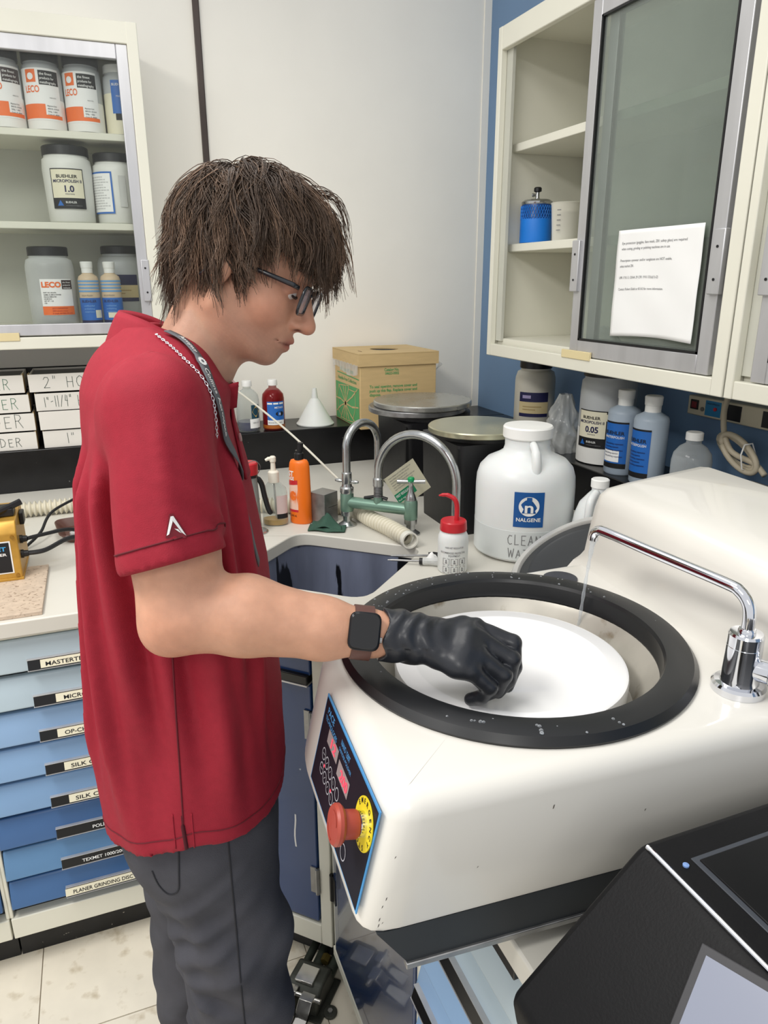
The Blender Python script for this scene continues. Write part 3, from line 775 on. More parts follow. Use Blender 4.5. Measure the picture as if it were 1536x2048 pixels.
# water tap on the machine
fa = obj('water_tap', MB().lathe([(0.030, 0.2132), (0.030, 0.221), (0.027, 0.224), (0.0215, 0.225), (0.0205, 0.23), (0.0195, 0.26), (0.0195, 0.270), (0.0192, 0.2705), (0.0192, 0.284), (0.0175, 0.287), (0.0, 0.287)], 40, c=(0.48, 0.07, 0)), M_chrome, gp, angle=0.5)
def smooth_path(pts, n=8):
    P = [Vector(p) for p in pts]; out = []
    for i in range(len(P)-1):
        p0 = P[max(i-1, 0)]; p1 = P[i]; p2 = P[i+1]; p3 = P[min(i+2, len(P)-1)]
        for k in range(n):
            t = k/n
            out.append(0.5*((2*p1)+(-p0+p2)*t+(2*p0-5*p1+4*p2-p3)*t*t+(-p0+3*p1-3*p2+p3)*t**3))
    out.append(P[-1]); return out
sp = smooth_path([(0.48, 0.07, 0.284), (0.48, 0.07, 0.305), (0.4795, 0.074, 0.320), (0.4778, 0.086, 0.330), (0.474, 0.105, 0.3335), (0.455, 0.207, 0.335), (0.439, 0.293, 0.3365), (0.436, 0.309, 0.3345), (0.4348, 0.3155, 0.328), (0.4345, 0.317, 0.319)], 6)
obj('spout', MB().tube(sp, 0.0072, 16), M_chrome, fa)
obj('spout_nut', MB().lathe([(0.0098, 0.286), (0.0098, 0.290), (0.0085, 0.292)], 24, c=(0.48, 0.07, 0)), M_chrome, fa)
vd = Vector((0.55, -0.83, 0)).normalized()
v0 = Vector((0.48, 0.07, 0.245))
obj('valve', MB().tube([v0+vd*t for t in (0.005, 0.03, 0.031, 0.036, 0.037, 0.075)], [0.0135, 0.0135, 0.0145, 0.0145, 0.0135, 0.0135], 24), M_chrome, fa, angle=0.5)
k0 = v0+vd*0.050
obj('lever', MB().tube([k0+Vector((0, 0, 0.004)), k0+Vector((0.004, 0.0, 0.022)), k0+Vector((0.010, 0.001, 0.047)), k0+Vector((0.0103, 0.001, 0.049))], [0.0055, 0.008, 0.0105, 0.0098], 20), M_chrome, fa, angle=0.5)
ws = smooth_path([(0.4345, 0.317, 0.319), (0.434, 0.321, 0.29), (0.4337, 0.326, 0.25), (0.434, 0.331, 0.21), (0.434, 0.335, 0.17)], 8)
obj('water_stream', MB().tube(ws, [0.0046-0.0024*min(1, i/9)+0.0004*math.sin(i*1.3) for i in range(len(ws))], 10), M_water, gp)
# scuffs on the near side
M_scuff = mat('dark_scuff', (88, 82, 76), 0.7, var=0.3)
mb = MB()
rnd = random.Random(3)
for (x, z) in ((0.035, 0.155), (0.026, 0.108), (0.022, 0.10), (0.019, 0.085), (0.018, 0.078), (0.022, 0.081), (0.12, 0.12), (0.2, 0.17), (0.31, 0.14)):
    l = rnd.uniform(0.002, 0.006)
    mb.add([(x, -0.0006, z), (x+0.0012, -0.0006, z+0.001), (x+0.0022, -0.0006, z+l), (x+0.0008, -0.0006, z+l*0.8)], [(0, 1, 2, 3)])
sc_ = obj('scuff_marks', mb, M_scuff, gp, smooth=False); sc_['kind'] = 'stuff'

# ================================================================== black instrument in the near right corner
M_bdev = mat('black_powder_coat', (11, 11, 13), 0.5, spec=0.22, var=0.1, vscale=30, bump=0.1, bscale=400, spots=((105, 105, 110), 46, 0.745, 0.008))
bd = thing('black_instrument', 'black bench instrument with a sloped front and tilted screen, nearest the camera', 'machine', (0.29, 0.03, 0.92))
prof = [(0.0, 0.012), (-0.008, 0.053), (0.122, 0.180), (0.50, 0.180), (0.50, 0.012)]
obj('housing', MB().prism(round_poly(prof, 0.010, 4), 0.0, 0.39, axis=1), M_bdev, bd, bevel=0.008, bseg=3)
obj('chrome_strip', MB().tube([(0.1235, 0.02, 0.1805), (0.1235, 0.382, 0.1805)], 0.0022, 10), M_chrome, bd)
obj('top_plate', MB().box(0.155, 0.47, 0.03, 0.352, 0.1798, 0.1822), mat('black_gloss_plate', (18, 18, 20), 0.3, spec=0.25, var=0.2, spots=((90, 92, 96), 60, 0.70, 0.02)), bd, bevel=0.001)
obj('plate_seal', MB().box(0.150, 0.475, 0.025, 0.357, 0.1795, 0.1808), mat('grey_seal', (58, 62, 69), 0.5), bd, bevel=0.0008)
obj('indicator', MB().lathe([(0.0028, 0.18), (0.0028, 0.1815), (0.0, 0.182)], 12, c=(0.140, 0.352, 0)), mat('blue_lamp', (120, 150, 200), 0.3), bd)
for fx, fy in ((0.05, 0.04), (0.45, 0.04), (0.05, 0.35), (0.45, 0.35)):
    obj('rubber_foot', MB().lathe([(0.015, 0.0), (0.015, 0.014)], 14, c=(fx, fy, 0)), M_blk, bd)
# the screen on the slope, turned a little in its plane
sx = Vector((0.130, 0, 0.127)).normalized(); sy = Vector((0, 1, 0)); sn = sx.cross(sy); sn = sn if sn.z > 0 else -sn
o0 = Vector((-0.008, 0, 0.053))+sx*(0.862*0.1817)+sy*0.286
a_ = math.radians(18)
eu = (-sy*math.cos(a_)+sx*math.sin(a_)); ev = -(sx*math.cos(a_)+sy*math.sin(a_))
def scr(a, b, w): return tuple(o0+eu*a+ev*b+sn*w)
def slab(a0, a1, b0, b1, w0, w1):
    vs = [scr(a, b, w) for w in (w0, w1) for b in (b0, b1) for a in (a0, a1)]
    return MB().add(vs, [(0, 2, 3, 1), (4, 5, 7, 6), (0, 1, 5, 4), (2, 6, 7, 3), (0, 4, 6, 2), (1, 3, 7, 5)])
sf = obj('screen_frame', slab(-0.007, 0.16, -0.007, 0.10, 0.0005, 0.003), mat('screen_bezel', (52, 52, 55), 0.5, var=0.2), bd, bevel=0.001)
obj('screen', slab(0.0, 0.153, 0.0, 0.093, 0.0028, 0.0036), mat('pale_screen', (126, 131, 146), 0.25, var=0.03, emit=0.06), sf, smooth=False)
# ================================================================== jars and bottles
M_hdpe = mat('milky_plastic', (226, 226, 220), 0.42, var=0.03, trans=0.0, sss=0.0)
M_pow = mat('powder_white', (234, 233, 228), 0.6, var=0.03)
M_hazy = glassy('hazy_plastic', (214, 216, 214), 0.55, 0.35)
M_clear = glassy('clear_glass', (226, 232, 230), 0.07, 0.04)
M_greyjar = mat('grey_translucent', (184, 187, 188), 0.4, var=0.05)
def ang_to_cam(x, y): return math.atan2(-y, -x)
def jar(name, label, cat, loc, r, h, lid_r, lid_h, body, lid, fill=None, fill_h=0, taper=0.0, neck=None, group=None):
    t = thing(name, label, cat, loc, 0, group)
    nk = neck if neck else r*0.86
    bh = h-lid_h
    pr = [(r*0.90*(1-taper), 0), (r*(1-taper), 0.006), (r*(1-taper*0.6), bh*0.4), (r, bh*0.80), (r*0.985, bh*0.86), ((r+nk)/2+0.002, bh*0.94), (nk, bh*0.965), (nk, bh)]
    obj('body', MB().lathe(pr, 36), body, t, angle=0.9)
    if fill:
        obj('contents', MB().lathe([(r*0.88*(1-taper), 0.003), (r*0.955*(1-taper), 0.008), (r*0.96*(1-taper*0.6), fill_h), (0, fill_h+0.004)], 32), fill, t)
    if lid_h > 0:
        lp = [(lid_r, bh-0.001), (lid_r, h-0.003), (lid_r-0.003, h), (0, h)]
        obj('lid', MB().lathe(lp, 36), lid, t, angle=0.5)
    t['_r'] = r
    return t
def wrap(t, r, ang, z, u0, u1, v0, v1, m, lift=0.0006, name='label'):
    fn = cyl_fn(r, ang, z, lift)
    return obj(name, cyl_patch(fn, u0, u1, v0, v1, max(2, int(abs(u1-u0)/0.006))), m, t, smooth=True, angle=0, fix=False)
def wtext(part, r, ang, z, s, u, v, h, w, m, al='l', lift=0.0016, bold=0.01):
    return letter(part, s, m, (lambda a, b: cyl_fn(r, ang, z, lift)(u+a, v+b)), h, w, al, bold)
def leco_jar(loc, label, group, turn=0.0, brown=False):
    r = 0.0535
    t = jar('powder_jar', label, 'jar', loc, r, 0.218, 0.051, 0.034, M_greyjar, M_blk, None, 0, 0, 0.047, group)
    obj('powder', MB().lathe([(r+0.0002, 0.004), (r+0.0004, 0.01), (r+0.0004, 0.085), (r-0.001, 0.086)], 32, caps=False), M_pow, t)
    ang = ang_to_cam(loc[0], loc[1])+turn
    lb = wrap(t, r, ang, 0.028, -0.075, 0.045, 0, 0.135, M_paper, 0.001)
    b2 = wrap(t, r, ang, 0.028, -0.012, 0.043, 0.092, 0.129, mat('brown_print', (52, 34, 34), 0.5) if brown else M_ink, 0.0015, 'print_block')
    for i, s in enumerate(('the finest', 'products for', 'metallography')):
        wtext(b2, r, ang, 0.028, s, -0.009, 0.117-i*0.011, 0.0068, 0.034 if i == 0 else (0.038 if i == 1 else 0.044), M_inkwhite, lift=0.0022)
    o1 = wrap(t, r, ang, 0.028, -0.050, -0.020, 0.098, 0.131, M_orange, 0.0015, 'print_block')
    fo = cyl_fn(r, ang, 0.028, 0.0021)
    obj('emblem', MB().add([fo(-0.035+0.009*math.cos(q), 0.113+0.009*math.sin(q)) for q in [i*2*PI/20 for i in range(20)]], [tuple(range(20))]), M_paper, o1, smooth=False)
    wtext(lb, r, ang, 0.028, 'LECO', -0.055, 0.072, 0.018, 0.042, M_orange, lift=0.0018, bold=0.02)
    wrap(t, r, ang, 0.028, -0.075, -0.002, 0.004, 0.042, M_orange, 0.0015, 'print_band')
    wrap(t, r, ang, 0.028, -0.002, 0.045, 0.004, 0.014, M_orange, 0.0015, 'print_band')
    for i, s in enumerate(('Magnesium Oxide', '803-034', '500g  1-800', 'Cont. 8  48085')):
        wtext(lb, r, ang, 0.028, s, 0.003, 0.036-i*0.0075, 0.004, 0.026+0.006*(i % 2), M_greytext, lift=0.0018)
    wtext(lb, r, ang, 0.028, 'made in U.S.A.', 0.012, 0.058, 0.0035, 0.018, M_greytext, lift=0.0018)
    return t
S1, S2, S3 = 2.015, 1.762, 1.458
leco_jar((-0.174, 2.63, S1), 'powder jar with brown print block, at the left edge of the top shelf', 'powder jars on the top cabinet shelf', 0.25, True)
leco_jar((-0.064, 2.63, S1), 'orange and black labelled powder jar, second from left on top shelf', 'powder jars on the top cabinet shelf', 0.05)
leco_jar((0.046, 2.63, S1), 'orange and black labelled powder jar beside the blue labelled jar', 'powder jars on the top cabinet shelf', -0.05)
t = jar('powder_jar', 'white-capped jar of cream powder with blue label on the top shelf', 'jar', (0.152, 2.63, S1), 0.048, 0.195, 0.044, 0.022, M_greyjar, M_white)
a = ang_to_cam(0.152, 2.63)
obj('powder', MB().lathe([(0.0482, 0.004), (0.0484, 0.01), (0.0484, 0.115), (0.047, 0.117)], 32, caps=False), mat('cream_powder', (232, 226, 200), 0.6), t)
lb = wrap(t, 0.048, a, 0.03, -0.026, 0.026, 0.03, 0.12, M_lblue, 0.001)
wtext(lb, 0.048, a, 0.03, 'BUEHLER', -0.022, 0.105, 0.007, 0.038, M_inkwhite)
wtext(lb, 0.048, a, 0.03, 'POLISHING', -0.012, 0.075, 0.004, 0.024, M_inkwhite)
wrap(t, 0.048, a, 0.03, -0.018, 0.02, 0.012, 0.03, M_ink, 0.001, 'print_block')

# second shelf
def micropolish(name, label, loc, r, h, num, ang, body, lid, taper=0.06, fill=None, fill_h=0.0, ltilt=0):
    t = jar(name, label, 'jar', loc, r, h, r*0.93, 0.026, body, lid, fill, fill_h, taper, r*0.88)
    rr = r*0.995
    z = h*0.18
    lb = wrap(t, rr, ang, z, -0.048, 0.048, 0, 0.112, M_ink, 0.0016)
    wrap(t, rr, ang, z, -0.045, 0.045, 0.030, 0.109, M_card, 0.0022, 'print_block')
    wtext(lb, rr, ang, z, 'BUEHLER', 0, 0.086, 0.009, 0.058, M_ink, 'c', 0.003, 0.02)
    wtext(lb, rr, ang, z, 'MICROPOLISH II', 0, 0.073, 0.0085, 0.08, M_navy, 'c', 0.003, 0.02)
    wtext(lb, rr, ang, z, num, 0.004, 0.047, 0.018, None, M_navy, 'c', 0.003, 0.03)
    wtext(lb, rr, ang, z, 'microns', 0.004, 0.039, 0.005, 0.025, M_greytext, 'c', 0.003)
    wtext(lb, rr, ang, z, 'BUEHLER', -0.01, 0.015, 0.006, 0.03, M_inkwhite, 'l', 0.003)
    tri = cyl_fn(rr, ang, z, 0.003)
    obj('emblem', MB().add([tri(-0.034, 0.008), tri(-0.016, 0.008), tri(-0.025, 0.024)], [(0, 1, 2)]), M_lblue, lb, smooth=False)
    wtext(lb, rr, ang, z, 'A DIVISION OF EMERSON', -0.01, 0.007, 0.003, 0.045, M_greytext, 'l', 0.003)
    return t
micropolish('polish_jar', 'white polishing compound jar marked 1.0 with black lid on middle shelf', (-0.026, 2.63, S2), 0.0715, 0.218, '1.0', ang_to_cam(-0.026, 2.63)-0.05, M_hdpe, M_blk)
t = jar('polish_jar', 'white jar turned to its blue-framed back label, beside jar marked 1.0', 'jar', (0.112, 2.64, S2), 0.066, 0.205, 0.061, 0.024, M_hdpe, M_blk, taper=0.05)
a = ang_to_cam(0.112, 2.64)-0.75
lb = wrap(t, 0.066, a, 0.03, -0.055, 0.040, 0, 0.12, M_lblue, 0.001)
wrap(t, 0.066, a, 0.03, -0.055, 0.035, 0.005, 0.115, M_paper, 0.0016, 'print_block')
for i in range(13): wtext(lb, 0.066, a, 0.03, 'SEE SAFETY DATA SHEET BEFORE USE', -0.05, 0.103-i*0.0075, 0.0035, 0.06+0.018*((i*7) % 3)/2, M_greytext)
wrap(t, 0.066, a+1.0, 0.05, -0.008, 0.014, 0.0, 0.09, mat('grey_sticker', (206, 206, 202), 0.5), 0.001, 'sticker')
# bottom shelf
r = 0.0715; loc = (-0.113, 2.63, S3)
t = jar('powder_jar', 'large milky jar of white powder with orange logo label on bottom shelf', 'jar', loc, r, 0.236, 0.059, 0.026, M_hazy, M_blk, M_pow, 0.095, 0.0, 0.056)
a = ang_to_cam(*loc[:2])+0.25
lb = wrap(t, r, a, 0.032, -0.052, 0.045, 0, 0.108, M_paper, 0.001)
wtext(lb, r, a, 0.032, 'LECO', -0.048, 0.084, 0.016, 0.056, M_orange, lift=0.0018, bold=0.045)
wrap(t, r, a, 0.032, 0.010, 0.045, 0.078, 0.105, mat('brown_print', (52, 34, 34), 0.5), 0.0018, 'print_block')
for i, s in enumerate(('the finest', 'products for', 'metallography')): wtext(lb, r, a, 0.032, s, 0.013, 0.096-i*0.008, 0.0045, 0.026, M_inkwhite, lift=0.0026)
for i, s in enumerate(('PART NO. 810-076', 'GAMMA ALUMINA POWDER', 'DEAGGLOMERATED', '0.05 MICRON', 'NET WT. 1 LB', 'USA')): wtext(lb, r, a, 0.032, s, -0.045, 0.066-i*0.0062, 0.0038, [.036, .05, .036, .022, .026, .008][i], M_ink, lift=0.0018)
wrap(t, r, a, 0.032, -0.052, 0.045, 0.001, 0.027, M_orange, 0.0018, 'print_band')
for i, s in enumerate(('LECO CORPORATION', '3000 Lakeview Avenue', 'St. Joseph, MI 49085-2396 U.S.A.')): wtext(lb, r, a, 0.032, s, -0.025, 0.019-i*0.0075, 0.004, [.045, .045, .06][i], mat('red_print', (170, 40, 24), 0.5), lift=0.0026)
M_tanb = mat('tan_bottle', (212, 190, 160), 0.45, var=0.04)
def tan_bottle(loc, label, sticker):
    t = thing('polish_bottle', label, 'bottle', loc, 0, 'tan bottles on the bottom cabinet shelf')
    r = 0.0305
    obj('body', MB().lathe([(r*0.93, 0), (r, 0.004), (r, 0.138), (r*0.9, 0.148), (0.016, 0.156), (0.015, 0.16)], 28), M_tanb, t, angle=0.9)
    obj('cap', MB().lathe([(0.0165, 0.158), (0.0165, 0.172), (0.0175, 0.173), (0.0185, 0.190), (0.017, 0.192), (0, 0.192)], 24), M_white, t, angle=0.5)
    a = ang_to_cam(loc[0], loc[1])
    for k in range(4): wrap(t, r, a, 0.136-0.010*k, -0.045, 0.045, -0.0055, 0, mat('pale_blue_print', (112, 160, 204), 0.5), 0.0006, 'print_band')
    wtext(t, r, a, 0.088, 'SILICA POLISH', -0.026, 0.0, 0.005, 0.034, M_greytext)
    lb = wrap(t, r, a, 0.005, -0.045, 0.045, 0.010, 0.078, M_lblue, 0.0006)
    wtext(lb, r, a, 0.005, 'BUEHLER', -0.027, 0.064, 0.008, 0.045, M_navy)
    for i in range(3): wtext(lb, r, a, 0.005, ['colloidal', 'polishing', 'suspension'][i], -0.02, 0.052-0.009*i, 0.005, 0.03, mat('sky_print', (120, 170, 220), 0.5))
    wrap(t, r, a, 0.005, -0.045, 0.045, 0.0, 0.010, M_navy, 0.0006, 'print_band')
    st = wrap(t, r, a, 0.022, sticker[0], sticker[1], 0, 0.016 if sticker[2] else 0.024, M_card, 0.0016, 'sticker')
    return t
tan_bottle((-0.004, 2.585, S3), 'tan bottle with blue label touching the big milky powder jar', (0.012, 0.034, 0))
tan_bottle((0.062, 2.588, S3), 'tan bottle with blue label nearest the cabinet door pull', (-0.016, 0.016, 1))
def navy_jar(name, label, loc, h=0.25, r=0.07, turn=0.0):
    t = jar(name, label, 'jar', loc, r, h, r*0.80, 0.024, M_greyjar if loc[0] < 1 else mat('ivory_jar', (206, 202, 188), 0.42, var=0.05), M_blk, None, 0, 0.0, r*0.74)
    a = ang_to_cam(loc[0], loc[1])+turn
    wrap(t, r, a, h*0.28, -0.055, 0.05, 0, 0.085, M_navy, 0.001)
    lb = wrap(t, r, a, h*0.28, -0.055, 0.05, 0.012, 0.052, M_tan, 0.0016, 'print_block')
    wrap(t, r, a, h*0.28, -0.042, -0.012, 0.064, 0.075, mat('lilac_print', (170, 160, 200), 0.5), 0.0018, 'print_block')
    for k in range(2): wrap(t, r, a, h*0.28, -0.04, 0.025-0.02*k, 0.034-0.010*k, 0.037-0.010*k, mat('ochre_print', (176, 150, 100), 0.5), 0.0022, 'print_line')
    return t
navy_jar('powder_jar', 'grey jar with navy label standing behind the tan bottles', (0.105, 2.745, S3), 0.245, 0.075)

# white mailer boxes on the ledge
M_box = mat('white_card', (228, 224, 216), 0.65, var=0.03)
M_kraft = mat('kraft_edge', (186, 164, 122), 0.7, var=0.1)
M_gink = mat('green_pen', (52, 112, 84), 0.6)
M_bink = mat('dark_green_pen', (70, 84, 78), 0.6)
def mailer(x0, x1, z, h, y0, label, text, al, ink, hh, flap=True, tx=0.0, asp=0.85):
    w = x1-x0
    t = thing('card_box', label, 'box', (x0, y0, z), 0, 'white mailer boxes stacked on the black ledge')
    tr = MB().box(0.004, w-0.004, 0.004, 0.2, 0, 0.003).box(0.004, 0.007, 0.004, 0.2, 0, h-0.004).box(w-0.007, w-0.004, 0.004, 0.2, 0, h-0.004).box(0.004, w-0.004, 0.197, 0.2, 0, h-0.004).box(0.004, w-0.004, 0.004, 0.007, 0, h-0.004)
    obj('tray', tr, M_box, t, smooth=False)
    obj('dark_interior', MB().box(0.008, w-0.008, 0.009, 0.195, 0.003, h-0.010), M_blk, t, smooth=False)  # black block put in to make the open box dark inside
    obj('front_panel', MB().box(0.0, w, 0.0, 0.003, 0, h-0.004 if flap else h), M_box, t, bevel=0.0008)
    for xx in (0.0, w-0.003): obj('side_flap', MB().box(xx, xx+0.003, 0.003, 0.05, 0.0, h-0.002), M_kraft, t, smooth=False)
    if text:
        o = {'l': tx, 'r': w-tx, 'c': w/2}[al]
        handwriting(t, text, ink, (lambda a, b: (o+a, -0.0006, 0.2*h+b)), hh, 0.0008, 0.42, al, jitter=int(z*100)+int(tx*1000), aspect=asp)
    return t
rows = [1.0605, 1.122, 1.184, 1.247]
HN = ['bottom', 'third', 'second', 'top']
for k in range(4):
    txt = ['HOLDER', 'HOLDER', 'HOLDER', 'HOLDER'][k]
    dx = [0.0, 0.002, -0.006, -0.014][k]
    mailer(-0.56+dx, -0.222+dx, rows[k], 0.0605, 2.622+[0, .004, 0.002, 0][k], 'white box reading HOLDER, %s of the stack cut by the left edge' % (['bottom', 'third from top', 'second from top', 'top'][k]), txt, 'r', M_gink if k > 1 else M_bink, [0.028, 0.04, 0.034, 0.032][k], tx=[0.05, 0.04, 0.038, 0.045][k])
RT = ['1" HOLDER', None, '1"-11/4" HOLDER', '2" HOLDER']
RL = ['white box marked 1 inch, bottom of the stack partly behind the person', 'blank white box in the stack partly behind the person', 'white box marked 1 to 1 1/4 inch in the stack beside the person', 'white box marked 2 inch holder on top of the right stack']
for k in range(4):
    dx = [0.004, 0.0, -0.004, -0.016][k]
    mailer(-0.206+dx, 0.13+dx, rows[k], 0.0605, 2.622+[0, -.006, .003, 0][k], RL[k], RT[k], 'l', M_bink, [0.034, 0, 0.034, 0.036][k], flap=(k != 1), tx=[0.075, 0, 0.028, 0.045][k], asp=[0.85, 1, 0.52, 0.8][k])

# three reagent bottles on the ledge, funnel
def reagent(loc, label, r, liquid, lh, lcol, tint):
    t = thing('reagent_bottle', label, 'bottle', loc, 0, 'glass reagent bottles on the black ledge')
    pr = [(r*0.9, 0), (r, 0.006), (r, 0.115), (r*0.93, 0.132), (r*0.6, 0.148), (0.0145, 0.155), (0.0145, 0.172)]
    obj('glass', MB().lathe(pr, 36), tint, t, angle=0.9)
    obj('cap', MB().lathe([(0.0185, 0.164), (0.0185, 0.180), (0.0165, 0.184), (0, 0.184)], 28), M_white, t, angle=0.5)
    if liquid is not None: obj('liquid', MB().lathe([(r*0.86, 0.004), (r*0.95, 0.009)]+[(r*0.955, min(lh, 0.115))]+([(r*0.89, 0.132), (r*0.56, 0.146), (0, 0.147)] if lh > 0.12 else [(0, lh)]), 32), liquid, t, angle=0.9)
    return t
M_ink_l = mat('dark_blue_liquid', (24, 24, 82), 0.15, var=0.1)
M_redl = mat('red_liquid', (150, 18, 32), 0.12, var=0.08, coat=0.5)
reagent((0.398, 2.67, 1.0605), 'smoky grey glass bottle half hidden behind the person\'s chest', 0.041, None, 0, None, glassy('smoky_glass', (110, 116, 112), 0.5, 0.06))
t = reagent((0.492, 2.665, 1.0605), 'clear glass bottle with a little dark blue liquid on the ledge', 0.042, M_ink_l, 0.036, None, M_clear)
a = ang_to_cam(0.492, 2.665)+0.75
lb = wrap(t, 0.042, a, 0.05, -0.02, 0.014, 0, 0.05, mat('teal_print', (30, 70, 88), 0.5), 0.001)
fn = cyl_fn(0.042, a, 0.05, 0.0018)
obj('print_diamond', MB().add([fn(-0.018, 0.025), fn(-0.003, 0.004), fn(0.013, 0.025), fn(-0.003, 0.046)], [(0, 1, 2, 3)]), mat('gold_print', (206, 172, 92), 0.5), lb, smooth=False)
wrap(t, 0.042, a-0.1, 0.015, -0.022, 0.022, 0, 0.034, M_paper, 0.0016, 'sticker')
wtext(t, 0.042, a-0.1, 0.03, '10/31/13', -0.012, 0.002, 0.006, 0.024, M_greytext, lift=0.0025)
t = reagent((0.586, 2.66, 1.0605), 'glass bottle of red liquid with a blue label on the ledge', 0.041, M_redl, 0.145, None, glassy('red_tint_glass', (170, 60, 60), 0.10, 0.04))
a = ang_to_cam(0.586, 2.66)+0.2
lb = wrap(t, 0.041, a, 0.038, -0.032, 0.036, 0, 0.07, M_lblue, 0.001)
for i in range(3): wrap(t, 0.041, a, 0.098, -0.03+0.022*i, -0.012+0.022*i, 0, 0.006, M_inkwhite, 0.0018, 'print_block')
wtext(lb, 0.041, a, 0.038, 'METADI', -0.004, 0.045, 0.007, 0.032, M_inkwhite, lift=0.0018)
fn = cyl_fn(0.041, a, 0.038, 0.0018)
obj('emblem', MB().add([fn(0.015+0.016*math.cos(q), 0.025+0.009*math.sin(q)) for q in [i*PI/9 for i in range(18)]], [tuple(range(18))]), M_ink, lb, smooth=False)
wtext(lb, 0.041, a, 0.038, '8', 0.012, 0.021, 0.008, None, M_inkwhite, lift=0.0024)
wrap(t, 0.041, a, 0.022, -0.032, 0.034, 0, 0.018, M_paper, 0.001, 'sticker')
wtext(t, 0.041, a, 0.022, 'MICROID EXTENDER', -0.028, 0.006, 0.005, 0.05, M_greytext)
obj('sediment', MB().lathe([(0.0405, 0.006), (0.0413, 0.01), (0.0413, 0.02), (0.0405, 0.021)], 32, caps=False), mat('amber_sediment', (170, 96, 36), 0.3), t)
fu = tag(obj('funnel', MB().lathe([(0.072, 0.0), (0.073, 0.004), (0.066, 0.012), (0.020, 0.092), (0.013, 0.100), (0.0085, 0.138), (0.0065, 0.138), (0.010, 0.10), (0.017, 0.09), (0.063, 0.011), (0.069, 0.0), (0.072, 0.0)], 48, caps=False), mat('frosted_white', (226, 228, 224), 0.4, var=0.03, sss=0.1), None, angle=0.5), 'white plastic funnel standing upside down on the black ledge', 'funnel')
fu.location = (0.757, 2.70, 1.0605)
# ================================================================== cardboard carton on the ledge
M_kbox = mat('kraft_carton', (206, 178, 128), 0.7, var=0.05, vscale=12, stretch=(1, 1, 6))
M_green = mat('green_print', (84, 160, 98), 0.6, var=0.06)
bx = thing('cardboard_carton', 'cardboard waste carton with green web print and lidded round opening', 'carton', (0.88, 2.518, 1.0605))
BW, BD, BH = 0.305, 0.302, 0.236
obj('body', MB().box(0, BW, 0, BD, 0, BH), M_kbox, bx, bevel=0.002)
# lid with a hole
hc = [(BW/2+0.055*math.cos(a), BD/2+0.055*math.sin(a)) for a in [2*PI*i/28 for i in range(28)]]
lid = plate_with_hole([(-0.007, -0.007), (BW+0.007, -0.007), (BW+0.007, BD+0.007), (-0.007, BD+0.007)], hc, 0.274, 0.278)
lid.box(-0.007, BW+0.007, -0.007, -0.004, 0.232, 0.2745).box(-0.007, BW+0.007, BD+0.004, BD+0.007, 0.232, 0.2745).box(-0.007, -0.004, -0.004, BD+0.004, 0.232, 0.2745).box(BW+0.004, BW+0.007, -0.004, BD+0.004, 0.232, 0.2745)
ld = obj('lid', lid, M_kbox, bx, smooth=False)
obj('opening', MB().lathe([(0.057, 0.268), (0.057, 0.2735)], 28, c=(BW/2, BD/2, 0)), M_ink, ld)
obj('lid_slot', MB().box(0.012, 0.045, 0.0, 0.0, 0.2783, 0.2784).box(0.03, 0.034, 0.07, 0.11, 0.278, 0.2786), mat('slot_brown', (96, 60, 36), 0.7), ld, smooth=False)
# front print (faces -y): u=+x ; left print (faces -x): u=-y
ff = plane_fn((0, -0.0006, 0), (1, 0, 0), (0, 0, 1), (0, -1, 0), 0.0003)
for s, u, v, h, w in (('Catalog No.', 0.095, 0.212, 0.011, 0.058), ('04653-0002', 0.098, 0.199, 0.010, 0.055), ('To seal opening, remove cover and', 0.036, 0.152, 0.0105, 0.19), ('push up this flap. Replace cover and', 0.036, 0.137, 0.0105, 0.19), ('dispose.', 0.036, 0.122, 0.0105, 0.045)):
    letter(bx, s, M_green, (lambda a, b, u=u, v=v: ff(u+a, v+b)), h, w, 'l', 0.02)
lf = plane_fn((-0.0006, 0.302, 0), (0, -1, 0), (0, 0, 1), (-1, 0, 0), 0.0003)
letter(bx, '20 Tower/Count', M_green, lambda a, b: lf(0.07+a, 0.197+b), 0.016, 0.16, 'l', 0.01)
letter(bx, 'Needle-Free Collection', M_green, lambda a, b: lf(0.04+a, 0.162+b), 0.014, 0.22, 'l', 0.01)
obj('print_rule', MB().add([lf(0.03, 0.186), lf(0.29, 0.180), lf(0.29, 0.184), lf(0.03, 0.190)], [(0, 1, 2, 3)]), M_green, bx, smooth=False)
obj('print_field', MB().add([lf(0.01, 0.004), lf(0.29, 0.004), lf(0.29, 0.150), lf(0.01, 0.150)], [(0, 1, 2, 3)]), M_green, bx, smooth=False)
rnd = random.Random(4); mb = MB()
lf2 = plane_fn((-0.0014, 0.302, 0), (0, -1, 0), (0, 0, 1), (-1, 0, 0), 0.0003)
def seg(p, q, w):
    d = (Vector(q)-Vector(p)).normalized(); nn = Vector((-d.y, d.x))*w
    mb.add([lf2(p[0]+nn.x, p[1]+nn.y), lf2(p[0]-nn.x, p[1]-nn.y), lf2(q[0]-nn.x*0.6, q[1]-nn.y*0.6), lf2(q[0]+nn.x*0.6, q[1]+nn.y*0.6)], [(0, 1, 2, 3)])
cw = (0.13, 0.075)
ends = []
